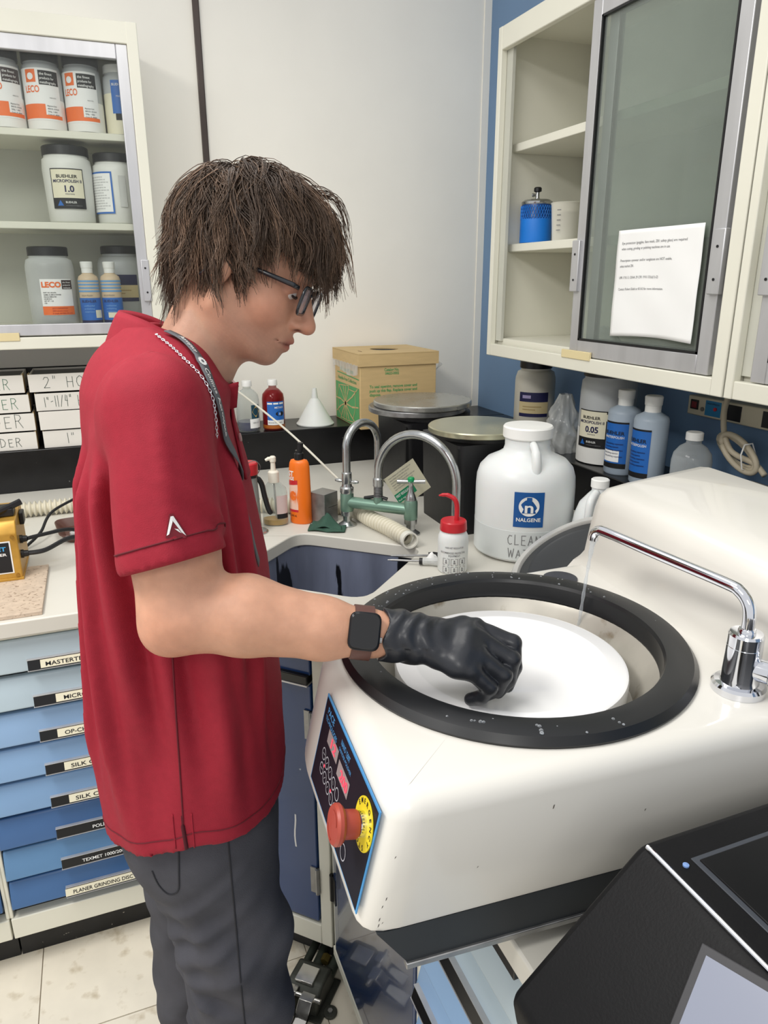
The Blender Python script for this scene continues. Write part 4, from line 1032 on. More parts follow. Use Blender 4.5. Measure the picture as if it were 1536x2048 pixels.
for k in range(13):
    a = 2*PI*k/13+rnd.uniform(-.1, .1)
    tmax = min([t for t in [((0.29-cw[0])/math.cos(a)) if math.cos(a) > 1e-3 else 9, ((0.01-cw[0])/math.cos(a)) if math.cos(a) < -1e-3 else 9, ((0.15-cw[1])/math.sin(a)) if math.sin(a) > 1e-3 else 9, ((0.004-cw[1])/math.sin(a)) if math.sin(a) < -1e-3 else 9] if t > 0])
    m1 = (cw[0]+math.cos(a)*tmax*0.5, cw[1]+math.sin(a)*tmax*0.5); e = (cw[0]+math.cos(a+0.08)*tmax*0.96, cw[1]+math.sin(a+0.08)*tmax*0.96)
    e = (min(0.288, max(0.012, e[0])), min(0.148, max(0.006, e[1])))
    seg(cw, m1, 0.0032); seg(m1, e, 0.0035); ends.append((m1, e))
for k in range(13):
    a, b = ends[k], ends[(k+1) % 13]
    f = 0.5+0.5*rnd.random()
    seg(tuple(Vector(a[0]).lerp(Vector(a[1]), f)), tuple(Vector(b[0]).lerp(Vector(b[1]), f)), 0.002)
w_ = obj('web_print', mb, M_kbox, bx, smooth=False); w_['kind'] = 'stuff'
M_bag = glassy('clear_bag', (236, 238, 238), 0.16, 0.12, spec=0.8)
obj('bag_liner', MB().grid(lambda s, t: (-0.009-0.004*math.sin(s*23)*t-0.003*math.sin(s*51), 0.30*s, 0.236-0.045*t*(0.75+0.25*math.sin(s*5))), 40, 6), M_bag, bx, angle=0)
obj('bag_corner', MB().grid(lambda s, t: (BW+0.008+0.022*t*math.sin(s*PI), 0.0+0.02*s, 0.232-0.03*s+0.008*t), 8, 5), M_bag, bx, angle=0)

# ================================================================== two black drums with metal lids
M_drum = mat('black_bin_plastic', (22, 22, 24), 0.42, var=0.2, bump=0.2, bscale=30)
M_plate = mat('ground_steel_plate', (172, 172, 166), 0.28, metal=0.75, var=0.10, vscale=14, rvar=0.1)
M_plate2 = mat('stained_steel_plate', (178, 176, 150), 0.24, metal=0.6, var=0.14, vscale=6, rvar=0.1)
def drum(loc, hx, hz, label, group, lids):
    t = thing('black_bin', label, 'bin', loc, 0)
    sq = round_poly([(-hx, -hx), (hx, -hx), (hx, hx), (-hx, hx)], 0.02, 4)
    body = MB().prism([(x*0.96, y*0.96) for x, y in sq], 0, hz, poly2=sq)
    obj('body', body, M_drum, t, angle=0.5)
    obj('collar', MB().lathe([(hx*0.97, hz-0.005), (hx*1.03, hz), (hx*1.03, hz+0.016), (hx*0.97, hz+0.018)], 48), mat('scuffed_black', (44, 44, 44), 0.5, var=0.4, vscale=40), t, angle=0.5)
    obj('groove', MB().box(-hx-0.001, -hx+0.008, -hx*0.96, -hx*0.9, 0.02, hz*0.96), mat('groove_black', (8, 8, 9), 0.6), t, smooth=False)
    z = loc[2]+hz+0.0185
    for (dx, dy, r, h, m, lb, ct) in lids:
        l = tag(obj('grinding_plate', MB().lathe([(r-0.002, 0), (r, 0.002), (r, h-0.003), (r-0.003, h), (r*0.6, h+0.0006), (0, h+0.0006)], 64), m, None, angle=0.4), lb, 'plate')
        l.location = (loc[0]+dx, loc[1]+dy, z); z += h+0.0012
    return t
drum((0.985, 1.80, CZ), 0.125, 0.252, 'black square bin with stained metal plate on top, nearer the sink', None,
     [(-0.018, -0.028, 0.14, 0.016, M_plate2, 'yellow-stained round metal plate lying on the nearer black bin', 'plate')])
drum((1.01, 2.2, CZ), 0.135, 0.24, 'black square bin under two stacked metal plates, beside the carton', None,
     [(-0.038, 0.01, 0.162, 0.017, M_steel, 'lower of two stacked round metal plates on the far black bin', 'plate'), (-0.022, 0.002, 0.163, 0.017, M_plate, 'upper shiny round metal plate on the far black bin', 'plate')])
sticker = MB().grid(lambda s, t: (0.8555-0.0015, 1.652+0.05*(0.5-s), 1.10+0.05*t), 2, 2)

# ================================================================== carboy with blue square label, small jug, round cover
M_carboy = mat('carboy_plastic', (222, 225, 224), 0.34, var=0.03, sss=0.15)
M_cw = mat('carboy_water', (211, 216, 215), 0.3, var=0.03)
cx, cy = 0.98, 1.537
cb = thing('water_carboy', 'large white water carboy with blue square label beside the black bin', 'carboy', (cx, cy, CZ+0.0005))
r = 0.125
obj('body', MB().lathe([(r*0.90, 0), (r*0.98, 0.006), (r, 0.02), (r, 0.175), (r*0.985, 0.20), (r*0.93, 0.222), (r*0.80, 0.240), (r*0.60, 0.252), (0.060, 0.262), (0.056, 0.275), (0.056, 0.298)], 56), M_carboy, cb, angle=0.9)
obj('water_line', MB().lathe([(r+0.0003, 0.01), (r+0.0004, 0.02), (r+0.0004, 0.085), (r, 0.0855)], 56, caps=False), M_cw, cb)
obj('cap', MB().lathe([(0.060, 0.296), (0.062, 0.299), (0.062, 0.322), (0.059, 0.326), (0.0, 0.327)], 48), M_white, cb, angle=0.5)
a = ang_to_cam(cx, cy)
hm = MB().tube(smooth_path([((0.055)*math.cos(a+.25), 0.055*math.sin(a+.25), 0.288), (0.084*math.cos(a+.25), 0.084*math.sin(a+.25), 0.276), (0.098*math.cos(a+.25), 0.098*math.sin(a+.25), 0.25), (0.1*math.cos(a+.25), 0.1*math.sin(a+.25), 0.224)], 5), [0.010]*6+[0.012]*10, 12)
obj('handle', hm, M_carboy, cb, angle=0)
la = a+0.10
lb = wrap(cb, r, la, 0.098, -0.036, 0.036, 0, 0.088, mat('label_blue', (24, 84, 150), 0.4, var=0.03), 0.001)
fn = cyl_fn(r, la, 0.098, 0.0018)
obj('emblem', MB().add([fn(0.0245*math.cos(q), 0.053+0.0245*math.sin(q)) for q in [2*PI*i/32 for i in range(32)]], [tuple(range(32))]), M_inkwhite, lb, smooth=False)
fn3 = cyl_fn(r, la, 0.098, 0.0026)
mbx = MB()
mbx.add([fn3(-0.006, 0.076), fn3(-0.006, 0.062), fn3(-0.017, 0.036), fn3(0.017, 0.036), fn3(0.006, 0.062), fn3(0.006, 0.076)], [(0, 1, 2, 3, 4, 5)])
obj('emblem_flask', mbx, MATS['label_blue'], lb, smooth=False)
letter(lb, 'n', M_inkwhite, lambda u, v: cyl_fn(r, la, 0.098, 0.0033)(u, 0.038+v), 0.028, 0.02, 'c', 0.02)
letter(lb, 'NALGENE', M_inkwhite, lambda u, v: fn(u, 0.015+v), 0.0095, 0.058, 'c', 0.02)
handwriting(cb, 'CLEAN', M_greytext, lambda u, v: cyl_fn(r, a+0.03, 0, 0.001)(u, 0.052+v), 0.024, 0.0009, 0.35, 'c', 3, aspect=0.8)
handwriting(cb, 'WATER', M_greytext, lambda u, v: cyl_fn(r, a+0.05, 0, 0.001)(u, 0.018+v), 0.022, 0.0009, 0.35, 'c', 5, aspect=0.8)
sj = thing('plastic_jug', 'small white plastic jug between the carboy and the white machine', 'jug', (1.088, 1.378, CZ+0.0005))
obj('body', MB().lathe([(0.054, 0), (0.059, 0.008), (0.059, 0.10), (0.055, 0.125), (0.045, 0.155), (0.026, 0.178), (0.0185, 0.186), (0.0185, 0.198)], 36), M_carboy, sj, angle=0.9)
obj('cap', MB().lathe([(0.0215, 0.196), (0.0215, 0.214), (0.019, 0.216), (0, 0.216)], 28), M_white, sj, angle=0.5)
aj = ang_to_cam(1.088, 1.378)-0.35
obj('handle', MB().tube(smooth_path([(0.02*math.cos(aj), 0.02*math.sin(aj), 0.185), (0.05*math.cos(aj), 0.05*math.sin(aj), 0.172), (0.058*math.cos(aj), 0.058*math.sin(aj), 0.14), (0.058*math.cos(aj), 0.058*math.sin(aj), 0.10)], 5), 0.010, 12), M_carboy, sj, angle=0)
# round cover leaning behind the machine
cv = thing('round_cover', 'dark round cover with a bright metal rim leaning behind the white machine', 'cover', (0.925, 1.232, CZ))
nrm = Vector((-0.55, 0.1, 1.0)).normalized()
ux = Vector((0.1, 0.55, 0)).normalized(); uy = nrm.cross(ux)
if uy.z < 0: uy = -uy
CM = Matrix(((ux.x, uy.x, nrm.x, 0), (ux.y, uy.y, nrm.y, 0), (ux.z, uy.z, nrm.z, 0.085), (0, 0, 0, 1)))
R_ = 0.15
obj('rim', MB().lathe([(R_-0.004, -0.012), (R_, -0.011), (R_, 0.010), (R_-0.003, 0.012), (R_-0.016, 0.012), (R_-0.018, 0.008), (R_-0.018, -0.008)], 72, caps=False).xf(CM), mat('bright_rim', (205, 204, 200), 0.35, metal=0.35, var=0.08, vscale=20), cv, angle=0.5)
obj('face', MB().lathe([(R_-0.016, 0.004), (R_-0.04, 0.006), (R_-0.045, 0.003), (0, 0.003)], 72, caps=False).xf(CM), mat('grey_cover_face', (50, 52, 54), 0.45, var=0.1), cv)
obj('back', MB().lathe([(R_-0.016, -0.008), (0, -0.008)], 72, caps=False).xf(CM), M_blk, cv)

# ================================================================== sink taps
M_tapg = mat('green_metallic_paint', (118, 148, 132), 0.32, metal=0.45, var=0.08)
M_dull = mat('dull_chrome', (178, 180, 180), 0.2, metal=0.9, var=0.1, vscale=30, rvar=0.1)
fL = Vector((0.614, 1.883, CZ)); fR = Vector((0.752, 1.745, CZ)); fm = (fL+fR)/2
tp = thing('sink_taps', 'green bridge tap with two tall curved steel spouts behind the sink', 'tap', tuple(fm))
lL, lR = fL-fm, fR-fm
def up(v, z): return (v.x, v.y, v.z+z)
for v in (lL, lR):
    obj('flange', MB().lathe([(0.026, 0.0), (0.026, 0.004), (0.015, 0.012), (0.0125, 0.014), (0.0125, 0.03), (0.018, 0.031), (0.018, 0.044)], 28, c=tuple(v)), M_dull, tp, angle=0.5)
obj('bridge', MB().tube([up(lL, 0.070), up(lR, 0.070)], 0.0165, 20).lathe([(0.017, 0.042), (0.019, 0.048), (0.019, 0.092), (0.017, 0.098)], 24, c=tuple(lL)).lathe([(0.017, 0.042), (0.019, 0.048), (0.019, 0.092), (0.017, 0.098)], 24, c=tuple(lR)).lathe([(0.015, 0.07), (0.013, 0.096)], 20), M_tapg, tp, angle=0.5)
gL = obj('spout_base', MB().lathe([(0.0185, 0.097), (0.0195, 0.10), (0.0195, 0.112), (0.015, 0.116), (0.0135, 0.124), (0.0145, 0.126), (0.0145, 0.155), (0.011, 0.158)], 24, c=tuple(lL)), M_dull, tp, angle=0.5)
sdir = (lR-lL).normalized()
for s_ in (-1, 1):
    q = lL+sdir*0.015*s_
    obj('wing', MB().tube([up(q, 0.13), up(lL+sdir*0.026*s_, 0.131), up(lL+sdir*0.036*s_, 0.131)], [0.004, 0.006, 0.0035], 10), M_dull, gL)
def gooseneck(a, b, z0, ztop, z1, parent, r=0.0115):
    a2, b2 = Vector((a[0], a[1])), Vector((b[0], b[1])); w = (b2-a2).length; pts = [(a2.x, a2.y, z0)]
    zc = ztop-w/2
    for i in range(25):
        t = PI*i/24
        q = a2.lerp(b2, (1-math.cos(t))/2); pts.append((q.x, q.y, zc+math.sin(t)*w/2))
    pts.append((b2.x, b2.y, z1))
    return obj('spout', MB().tube(pts, r, 16), M_dull, parent)
gooseneck(lL, (0.732-fm.x, 1.945-fm.y), 0.152, 0.288, 0.10, gL)
gM = obj('spout_base', MB().lathe([(0.010, 0.09), (0.010, 0.125), (0.015, 0.128), (0.015, 0.148), (0.0115, 0.152)], 24), M_dull, tp, angle=0.5)
mbs = MB()
obj('spring', MB().tube([(0.0118*math.cos(t*1.0), 0.0118*math.sin(t*1.0), 0.09+0.036*t/(2*PI*8)) for t in [i*2*PI/10 for i in range(81)]], 0.0018, 6), M_steel, gM)
gooseneck((0, 0), (0.826-fm.x, 1.618-fm.y), 0.148, 0.285, 0.03, gM)
hd = obj('valve_stem', MB().lathe([(0.015, 0.097), (0.0155, 0.10), (0.012, 0.112), (0.007, 0.125), (0.006, 0.145)], 20, c=tuple(lR)), M_dull, tp, angle=0.5)
obj('cross_handle', MB().tube([up(lR, 0.150)[:2]+(0.150,), tuple(Vector(up(lR, 0.150))+Vector((0.036, -0.014, 0.0)))], [0.005, 0.0065], 10).tube([up(lR, 0.15), tuple(Vector(up(lR, 0.150))+Vector((-0.034, 0.016, 0.0)))], [0.005, 0.0065], 10).tube([tuple(Vector(up(lR, 0.150))+Vector((0.014, 0.03, 0))), tuple(Vector(up(lR, 0.150))-Vector((0.014, 0.03, 0)))], 0.005, 10), M_dull, hd)
obj('index_button', MB().lathe([(0.009, 0.150), (0.0095, 0.160), (0.007, 0.163), (0, 0.163)], 20, c=tuple(lR)), mat('green_button', (20, 150, 90), 0.35), hd)
obj('clip', MB().tube([tuple(Vector((-0.03, 0.03, 0.088))), tuple(Vector((0.0, 0.0, 0.098))), tuple(Vector((0.02, -0.018, 0.092)))], 0.005, 8), M_blk, tp)
# instruction tag hanging from the middle spout
tg = thing('instruction_tag', 'small printed instruction tag hanging from the middle spout', 'tag', (0.765, 1.80, 1.05))
tu = Vector((0.80, -0.13, 0.55)).normalized(); tv = Vector((-0.50, 0.12, 0.83)).normalized()
tfn = plane_fn((0, 0, 0), tu, tv, None, 0.0)
nn_ = tu.cross(tv); nn_ = nn_ if nn_.y < 0 else -nn_
def tq(a0, a1, b0, b1, lift): 
    return MB().add([tuple(Vector(tfn(a, b))+nn_*lift) for a, b in ((a0, b0), (a1, b0), (a1, b1), (a0, b1))], [(0, 1, 2, 3)])
cdp = obj('card', tq(-0.05, 0.05, -0.05, 0.05, 0), mat('tag_paper', (196, 192, 168), 0.6, var=0.05), tg, smooth=False, solid=0.0006)
obj('green_band', tq(-0.05, 0.012, -0.034, -0.006, 0.0006), mat('tag_green', (22, 128, 88), 0.5), tg, smooth=False)
def tl(a, b, lift=0.0012): return tuple(Vector(tfn(a, b))+nn_*lift)
letter(tg, 'FIRST REGULAR USE', M_inkwhite, lambda a, b: tl(-0.047+a, -0.018+b), 0.008, 0.055, 'l', 0.01)
letter(tg, 'flush tap and hose', M_inkwhite, lambda a, b: tl(-0.047+a, -0.03+b), 0.006, 0.05, 'l', 0.0)
for i in range(6): letter(tg, 'inspect fittings and hose before each use', M_greytext, lambda a, b, i=i: tl(-0.04+a, 0.04-0.0075*i+b), 0.004, 0.075-0.01*(i % 3), 'l', 0.0)

# thin white tube running down to the taps
tb = tag(obj('thin_tube', MB().tube(smooth_path([(0.37, 2.63, 1.278), (0.45, 2.50, 1.215), (0.54, 2.25, 1.13), (0.60, 2.02, 1.055), (0.625, 1.93, 1.02), (0.63, 1.918, 0.985)], 8), 0.0034, 8), mat('pale_tube', (214, 210, 196), 0.4), None), 'thin pale plastic tube running down to the sink taps', 'tube')
# corrugated hose along the worktop
def ribbed(path, r, pitch, amp, n=20):
    P = smooth_path(path, 60); out = [P[0]]; acc = 0
    step = pitch/6
    for a, b in zip(P[:-1], P[1:]):
        d = (b-a).length
        while acc+d >= step:
            a = a.lerp(b, (step-acc)/d); d = (b-a).length; acc = 0; out.append(a.copy())
        acc += d
    rs = [r+amp*(1 if (i % 6) in (0, 1) else (-1 if (i % 6) in (3, 4) else 0.2)) for i in range(len(out))]
    return MB().tube(out, rs, n, cap=False)
M_hose = mat('ribbed_hose', (212, 206, 186), 0.45, var=0.08)
hz = CZ+0.0235
hs = thing('corrugated_hose', 'cream corrugated hose snaking behind the taps to the sink edge', 'hose', (0.703, 1.66, CZ))
off = Vector((0.703, 1.66, CZ))
hp_ = [(-0.62, 2.33, hz), (-0.30, 2.31, hz), (0.0, 2.30, hz), (0.22, 2.24, hz), (0.37, 2.12, hz), (0.48, 2.06, hz), (0.60, 2.01, hz), (0.655, 1.945, hz), (0.672, 1.84, hz), (0.692, 1.75, hz), (0.703, 1.66, hz)]
obj('tube', ribbed([tuple(Vector(p)-off) for p in hp_], 0.0190, 0.0140, 0.0045), M_hose, hs, angle=0)
obj('cuff', MB().lathe([(0.0215, 0.0), (0.0225, 0.003), (0.0225, 0.022), (0.0185, 0.022), (0.0185, 0.0), (0.0215, 0.0)], 24, caps=False).xf(Matrix.Translation((0.001, -0.004, hz-CZ)) @ Matrix.Rotation(PI/2, 4, 'X')), mat('clear_cuff', (224, 222, 212), 0.3), hs)

# ================================================================== bottles and bits round the sink
pb = thing('soap_pump_bottle', 'clear soap pump bottle almost empty, amber soap at the bottom', 'bottle', (0.424, 1.968, CZ+0.0005), math.radians(-20))
sq = (1.0, 0.62)
def oval(prof, n=36, s=sq): return MB().lathe(prof, n, squash=s)
obj('body', oval([(0.034, 0), (0.037, 0.005), (0.037, 0.095), (0.034, 0.108), (0.018, 0.124), (0.0145, 0.128)]), M_clear, pb, angle=0.9)
obj('soap', oval([(0.033, 0.002), (0.0355, 0.006), (0.0355, 0.018), (0, 0.019)]), mat('amber_soap', (196, 152, 62), 0.15, var=0.08), pb, angle=0.9)
obj('label', MB().grid(lambda s, t: (0.0376*math.cos(-1.35+1.05*s), 0.0376*0.62*math.sin(-1.35+1.05*s), 0.022+0.068*t), 8, 1), mat('pink_label', (214, 190, 186), 0.5), pb, angle=0, fix=False)
obj('label_band', MB().grid(lambda s, t: (0.038*math.cos(-1.35+1.05*s), 0.038*0.62*math.sin(-1.35+1.05*s), 0.022+0.014*t), 8, 1), M_ink, pb, angle=0, fix=False)
pm_ = obj('pump', MB().lathe([(0.0155, 0.126), (0.0155, 0.155), (0.013, 0.158), (0.0075, 0.160), (0.0065, 0.182), (0.009, 0.186), (0.009, 0.198), (0.006, 0.201), (0, 0.201)], 24), mat('ivory_pump', (236, 230, 214), 0.35), pb, angle=0.5)
obj('nozzle', MB().tube([(0, 0, 0.193), (-0.012, -0.003, 0.194), (-0.020, -0.005, 0.190)], [0.0065, 0.0055, 0.004], 10), MATS['ivory_pump'], pm_)
obj('dip_tube', MB().tube([(0, 0, 0.128), (0.004, 0, 0.01)], 0.003, 8), M_hazy, pb)
ob = thing('hand_cleaner_bottle', 'orange hand cleaner bottle with black cap beside the pump bottle', 'bottle', (0.497, 1.957, CZ+0.0005), math.radians(-38))
so = (1.0, 0.66)
obj('body', oval([(0.030, 0), (0.033, 0.005), (0.0325, 0.08), (0.0305, 0.165), (0.0285, 0.178), (0.024, 0.186), (0.012, 0.189)], s=so), mat('orange_plastic', (240, 116, 26), 0.35, var=0.03), ob, angle=0.9)
cp = obj('cap', MB().lathe([(0.0135, 0.187), (0.0135, 0.205), (0.010, 0.208), (0.010, 0.214)], 20), M_blk, ob, angle=0.5)
obj('pump_head', MB().tube([(0.004, 0, 0.212), (0.006, 0, 0.236)], [0.0085, 0.0085], 12), M_blk, cp)
a0 = -2.25
def ofn(u, v, lift=0.0006):
    t = a0+u/0.0275; z = 0.0+v; rr = 0.033-0.0025*z/0.165+lift
    return (rr*math.cos(t), rr*0.66*math.sin(t), z)
obj('label', MB().grid(lambda s, t: ofn(-0.02+0.040*s, 0.04+0.075*t+0.01*s*t), 10, 2), mat('peach_label', (238, 196, 176), 0.5), ob, angle=0, fix=False)
obj('label_band', MB().grid(lambda s, t: ofn(-0.02+0.040*s, 0.112+0.013*t+0.006*s, 0.001), 10, 1), M_red, ob, angle=0, fix=False)
obj('label_band', MB().grid(lambda s, t: ofn(-0.02+0.040*s, 0.036+0.007*t, 0.001), 10, 1), M_red, ob, angle=0, fix=False)
obj('print_fruit', MB().add([ofn(0.006+0.010*math.cos(q), 0.084+0.014*math.sin(q), 0.0014) for q in [i*2*PI/20 for i in range(20)]], [tuple(range(20))]), M_orange, ob, smooth=False)
letter(ob, 'FAST', M_inkwhite, lambda u, v: ofn(0.010+u, 0.142+v, 0.0014), 0.015, 0.038, 'r', 0.03)
letter(ob, 'ORANGE', M_inkwhite, lambda u, v: ofn(0.011+u, 0.130+v, 0.0014), 0.010, 0.042, 'r', 0.03)
letter(ob, 'FL. OZ. 443 mL', M_ink, lambda u, v: ofn(-0.018+u, 0.022+v, 0.001), 0.006, 0.034, 'l', 0.01)
blk = tag(obj('steel_block', MB().box(-0.029, 0.029, -0.029, 0.029, 0, 0.092), M_steel, None, smooth=False, bevel=0.001), 'plain steel block standing between the orange bottle and the taps', 'block')
blk.location = (0.560, 1.937, CZ+0.0003); blk.rotation_euler = (0, 0, math.radians(32))
obj('scribe_line', MB().box(-0.012, 0.028, -0.0294, -0.0290, 0.050, 0.051), M_blk, blk, smooth=False)
# folded green cloth
M_cloth = mat('green_cloth', (52, 84, 70), 0.85, var=0.12, vscale=40, bump=0.5, bscale=500)
def cloth_fn(s, t):
    x = -0.045+0.09*s; y = -0.022+0.045*t
    fold = 0.028*math.exp(-((s-0.45)/0.22)**2)*(0.25+0.75*t)
    z = 0.004+fold+0.006*math.sin(s*7+t*3)*(0.3+0.7*t)**2+0.010*t*(1-s)
    return (x+0.01*t*(0.5-s), y+0.008*math.sin(4*s), max(0.003, z))
def cloth_fn2(s, t):
    x = -0.05+0.105*s; y = -0.032+0.05*t
    return (x, y+0.006*math.sin(5*s+1), 0.0025+0.003*abs(math.sin(6*s+2*t)))
gc = thing('green_cloth', 'folded dark green cleaning cloth lying in front of the steel block', 'cloth', (0.548, 1.872, CZ+0.0005), math.radians(-24))
obj('upper_fold', MB().grid(cloth_fn, 28, 16), M_cloth, gc, angle=0, solid=0.003)
obj('lower_fold', MB().grid(cloth_fn2, 28, 12), M_cloth, gc, angle=0, solid=0.003)
# red-capped shaker with black handle, partly behind the person
rj = thing('red_capped_shaker', 'grey glass shaker with red cap and black handle behind the person\'s elbow', 'shaker', (0.345, 1.93, CZ+0.0005))
obj('glass', MB().lathe([(0.028, 0), (0.03, 0.004), (0.0285, 0.08), (0.025, 0.15), (0.024, 0.168)], 28), glassy('grey_glass', (150, 152, 150), 0.4, 0.05), rj, angle=0.9)
obj('cap', MB().lathe([(0.0275, 0.166), (0.0285, 0.168), (0.0285, 0.196), (0.026, 0.199), (0, 0.199)], 32), M_red, rj, angle=0.5)
obj('cap_band', MB().lathe([(0.0265, 0.158), (0.0265, 0.167)], 28), M_blk, rj)
obj('handle', MB().tube(smooth_path([(0.024, 0.004, 0.155), (0.036, 0.0, 0.135), (0.042, -0.004, 0.10), (0.050, -0.010, 0.062), (0.058, -0.014, 0.048)], 5), [0.004, 0.005]+[0.0075]*15+[0.008, 0.007, 0.006, 0.003], 10), M_blk, rj)
obj('chain', MB().tube(smooth_path([(0.0, -0.01, 0.2), (0.02, -0.012, 0.204), (0.034, -0.008, 0.185), (0.026, -0.006, 0.165)], 6), 0.0011, 6), M_steel, rj)
obj('foot', MB().lathe([(0.034, 0), (0.034, 0.002), (0.030, 0.005), (0.0, 0.006)], 28, c=(0.012, -0.01, 0.0)), M_dull, rj)
# wash bottle
wb = thing('wash_bottle', 'white wash bottle with red cap and bent red nozzle beside the grinder', 'bottle', (0.744, 1.468, CZ+0.0005))
wr = 0.0365
obj('body', MB().lathe([(wr*0.93, 0), (wr, 0.004), (wr, 0.075), (wr*0.98, 0.088), (wr*0.86, 0.098), (0.029, 0.101), (0.029, 0.106)], 36), M_carboy, wb, angle=0.9)
wc = obj('cap', MB().lathe([(0.032, 0.103), (0.0325, 0.105), (0.031, 0.124), (0.029, 0.127), (0, 0.127)], 36), M_red, wb, angle=0.5)
wa = ang_to_cam(0.744, 1.468)
px_, py_ = math.cos(wa-PI/2), math.sin(wa-PI/2)
obj('nozzle', MB().tube(smooth_path([(0.006, -0.004, 0.126), (0.006, -0.004, 0.16), (0.004+px_*0.004, -0.004+py_*0.004, 0.178), (px_*0.014, py_*0.014, 0.187), (px_*0.026, py_*0.026, 0.188), (px_*0.036, py_*0.036, 0.186)], 5), [0.006]*12+[0.0055]*5+[0.0045]*5+[0.003, 0.0025, 0.002, 0.0018], 12), M_red, wc)
letter(wb, 'HAIR-NET REGULATOR', M_greytext, lambda u, v: cyl_fn(wr, wa, 0, 0.0008)(u+0.004, 0.066+v), 0.0045, 0.045, 'c', 0.01)
letter(wb, 'RECOMMENDED PROTECTIVE', M_greytext, lambda u, v: cyl_fn(wr, wa, 0, 0.0008)(u, 0.053+v), 0.0048, 0.062, 'c', 0.01)
letter(wb, 'EQUIPMENT', M_greytext, lambda u, v: cyl_fn(wr, wa, 0, 0.0008)(u+0.004, 0.046+v), 0.0045, 0.028, 'c', 0.01)
for i in range(3):
    for j in range(2):
        u0, v0 = -0.024+0.020*i, 0.024-0.020*j
        f = cyl_fn(wr, wa, 0, 0.0008); mbq = MB()
        for (p, q, w2, h2) in ((0, 0, 0.0165, 0.001), (0, 0.0155, 0.0165, 0.001), (0, 0, 0.001, 0.0165), (0.0155, 0, 0.001, 0.0165), (0.006, 0.004, 0.005, 0.003), (0.0068, 0.008, 0.003, 0.005)):
            mbq.add([f(u0+p, v0+q), f(u0+p+w2, v0+q), f(u0+p+w2, v0+q+h2), f(u0+p, v0+q+h2)], [(0, 1, 2, 3)])
        pg = obj('pictogram', mbq, M_greytext, wb, smooth=False); pg['kind'] = 'stuff'
# two screwdrivers
def screwdriver(tip, end, label, hm, hl):
    t = thing('screwdriver', label, 'screwdriver', tip, 0, 'screwdrivers by the sink edge')
    v = Vector(end)-Vector(tip); L_ = v.length; d = v.normalized()
    obj('shaft', MB().tube([(0, 0, 0), d*0.012, d*(L_-hl)], [0.0012, 0.0028, 0.0028], 10), M_steel, t)
    obj('handle', MB().tube([d*(L_-hl-0.002), d*(L_-hl+0.006), d*(L_-hl*0.6), d*(L_-0.006), d*L_], [0.006, 0.0095, 0.008, 0.0105, 0.006], 12), hm, t, angle=0.5)
    obj('ferrule', MB().tube([d*(L_-hl-0.006), d*(L_-hl+0.002)], 0.0085, 12), M_blk, t)
screwdriver((0.63, 1.585, CZ+0.010), (0.76, 1.532, CZ+0.0115), 'screwdriver with black handle lying farther from the camera by the sink', M_blk, 0.04)
screwdriver((0.612, 1.562, CZ+0.010), (0.725, 1.498, CZ+0.0115), 'screwdriver with clear handle lying nearer the camera by the sink', M_hazy, 0.045)
tag(obj('tissue', MB().grid(lambda s, t: (0.705+0.03*s, 1.523+0.02*t, CZ+0.003+0.018*math.sin(PI*s)*math.sin(PI*t)+0.006*math.sin(11*s+7*t)), 12, 10), M_paper, None, angle=0, solid=0.0006), 'small crumpled white tissue behind the wash bottle', 'tissue')
# ================================================================== right ledge: jars and bottles under the wall cabinet
LZ = 1.0605
navy_jar('powder_jar', 'ivory jar with navy and tan label under the open cabinet end', (1.43, 2.215, LZ), 0.262, 0.07)
micropolish('polish_jar', 'big half-full polish jar marked 0.05 under the glass door', (1.415, 1.79, LZ), 0.082, 0.285, '0.05', ang_to_cam(1.415, 1.79)-0.55, M_greyjar, M_blk, 0.0)
t = bpy.context.scene.objects.get('polish_jar.002')
for o in COL.objects:
    if o.parent is None and o.get('label', '').startswith('big half-full'):
        obj('powder', MB().lathe([(0.0822, 0.003), (0.0824, 0.008), (0.0824, 0.105), (0.081, 0.107)], 36, caps=False), M_pow, o)
        aa = ang_to_cam(1.415, 1.79)-0.55
        wrap(o, 0.0822, aa+0.85, 0.135, -0.035, 0.035, 0, 0.02, M_card, 0.0016, 'sticker')
M_bluish = mat('bluish_plastic', (168, 182, 196), 0.4, var=0.04)
def blue_bottle(loc, label, sticker, turn):
    t = thing('polish_bottle', label, 'bottle', loc, 0, 'blue-labelled polish bottles on the right ledge')
    r = 0.0455
    obj('body', MB().lathe([(r*0.93, 0), (r, 0.005), (r, 0.172), (r*0.93, 0.182), (0.024, 0.192), (0.019, 0.196)], 36), M_bluish, t, angle=0.9)
    obj('cap', MB().lathe([(0.021, 0.194), (0.021, 0.212), (0.0225, 0.213), (0.0235, 0.234), (0.021, 0.237), (0, 0.237)], 28), M_white, t, angle=0.5)
    a = ang_to_cam(loc[0], loc[1])+turn
    lb = wrap(t, r, a, 0.02, -0.045, 0.03, 0, 0.13, M_lblue, 0.0008)
    wrap(t, r, a, 0.02, -0.045, 0.03, 0.127, 0.132, M_ink, 0.0012, 'print_band')
    wrap(t, r, a, 0.02, -0.045, 0.03, 0.0, 0.014, M_ink, 0.0012, 'print_band')
    wtext(lb, r, a, 0.02, 'BUEHLER', -0.040, 0.096, 0.010, 0.06, M_ink, bold=0.02)
    wtext(lb, r, a, 0.02, 'MASTERPOLISH', -0.040, 0.085, 0.007, 0.06, M_inkwhite)
    for i in range(5): wtext(lb, r, a, 0.02, 'final polishing suspension', -0.036, 0.068-0.009*i, 0.005, 0.055-0.012*(i % 2), M_navy)
    if sticker: wrap(t, r, a, 0.038, -0.04, 0.01, 0, 0.032, M_paper, 0.0014, 'sticker')
    return t
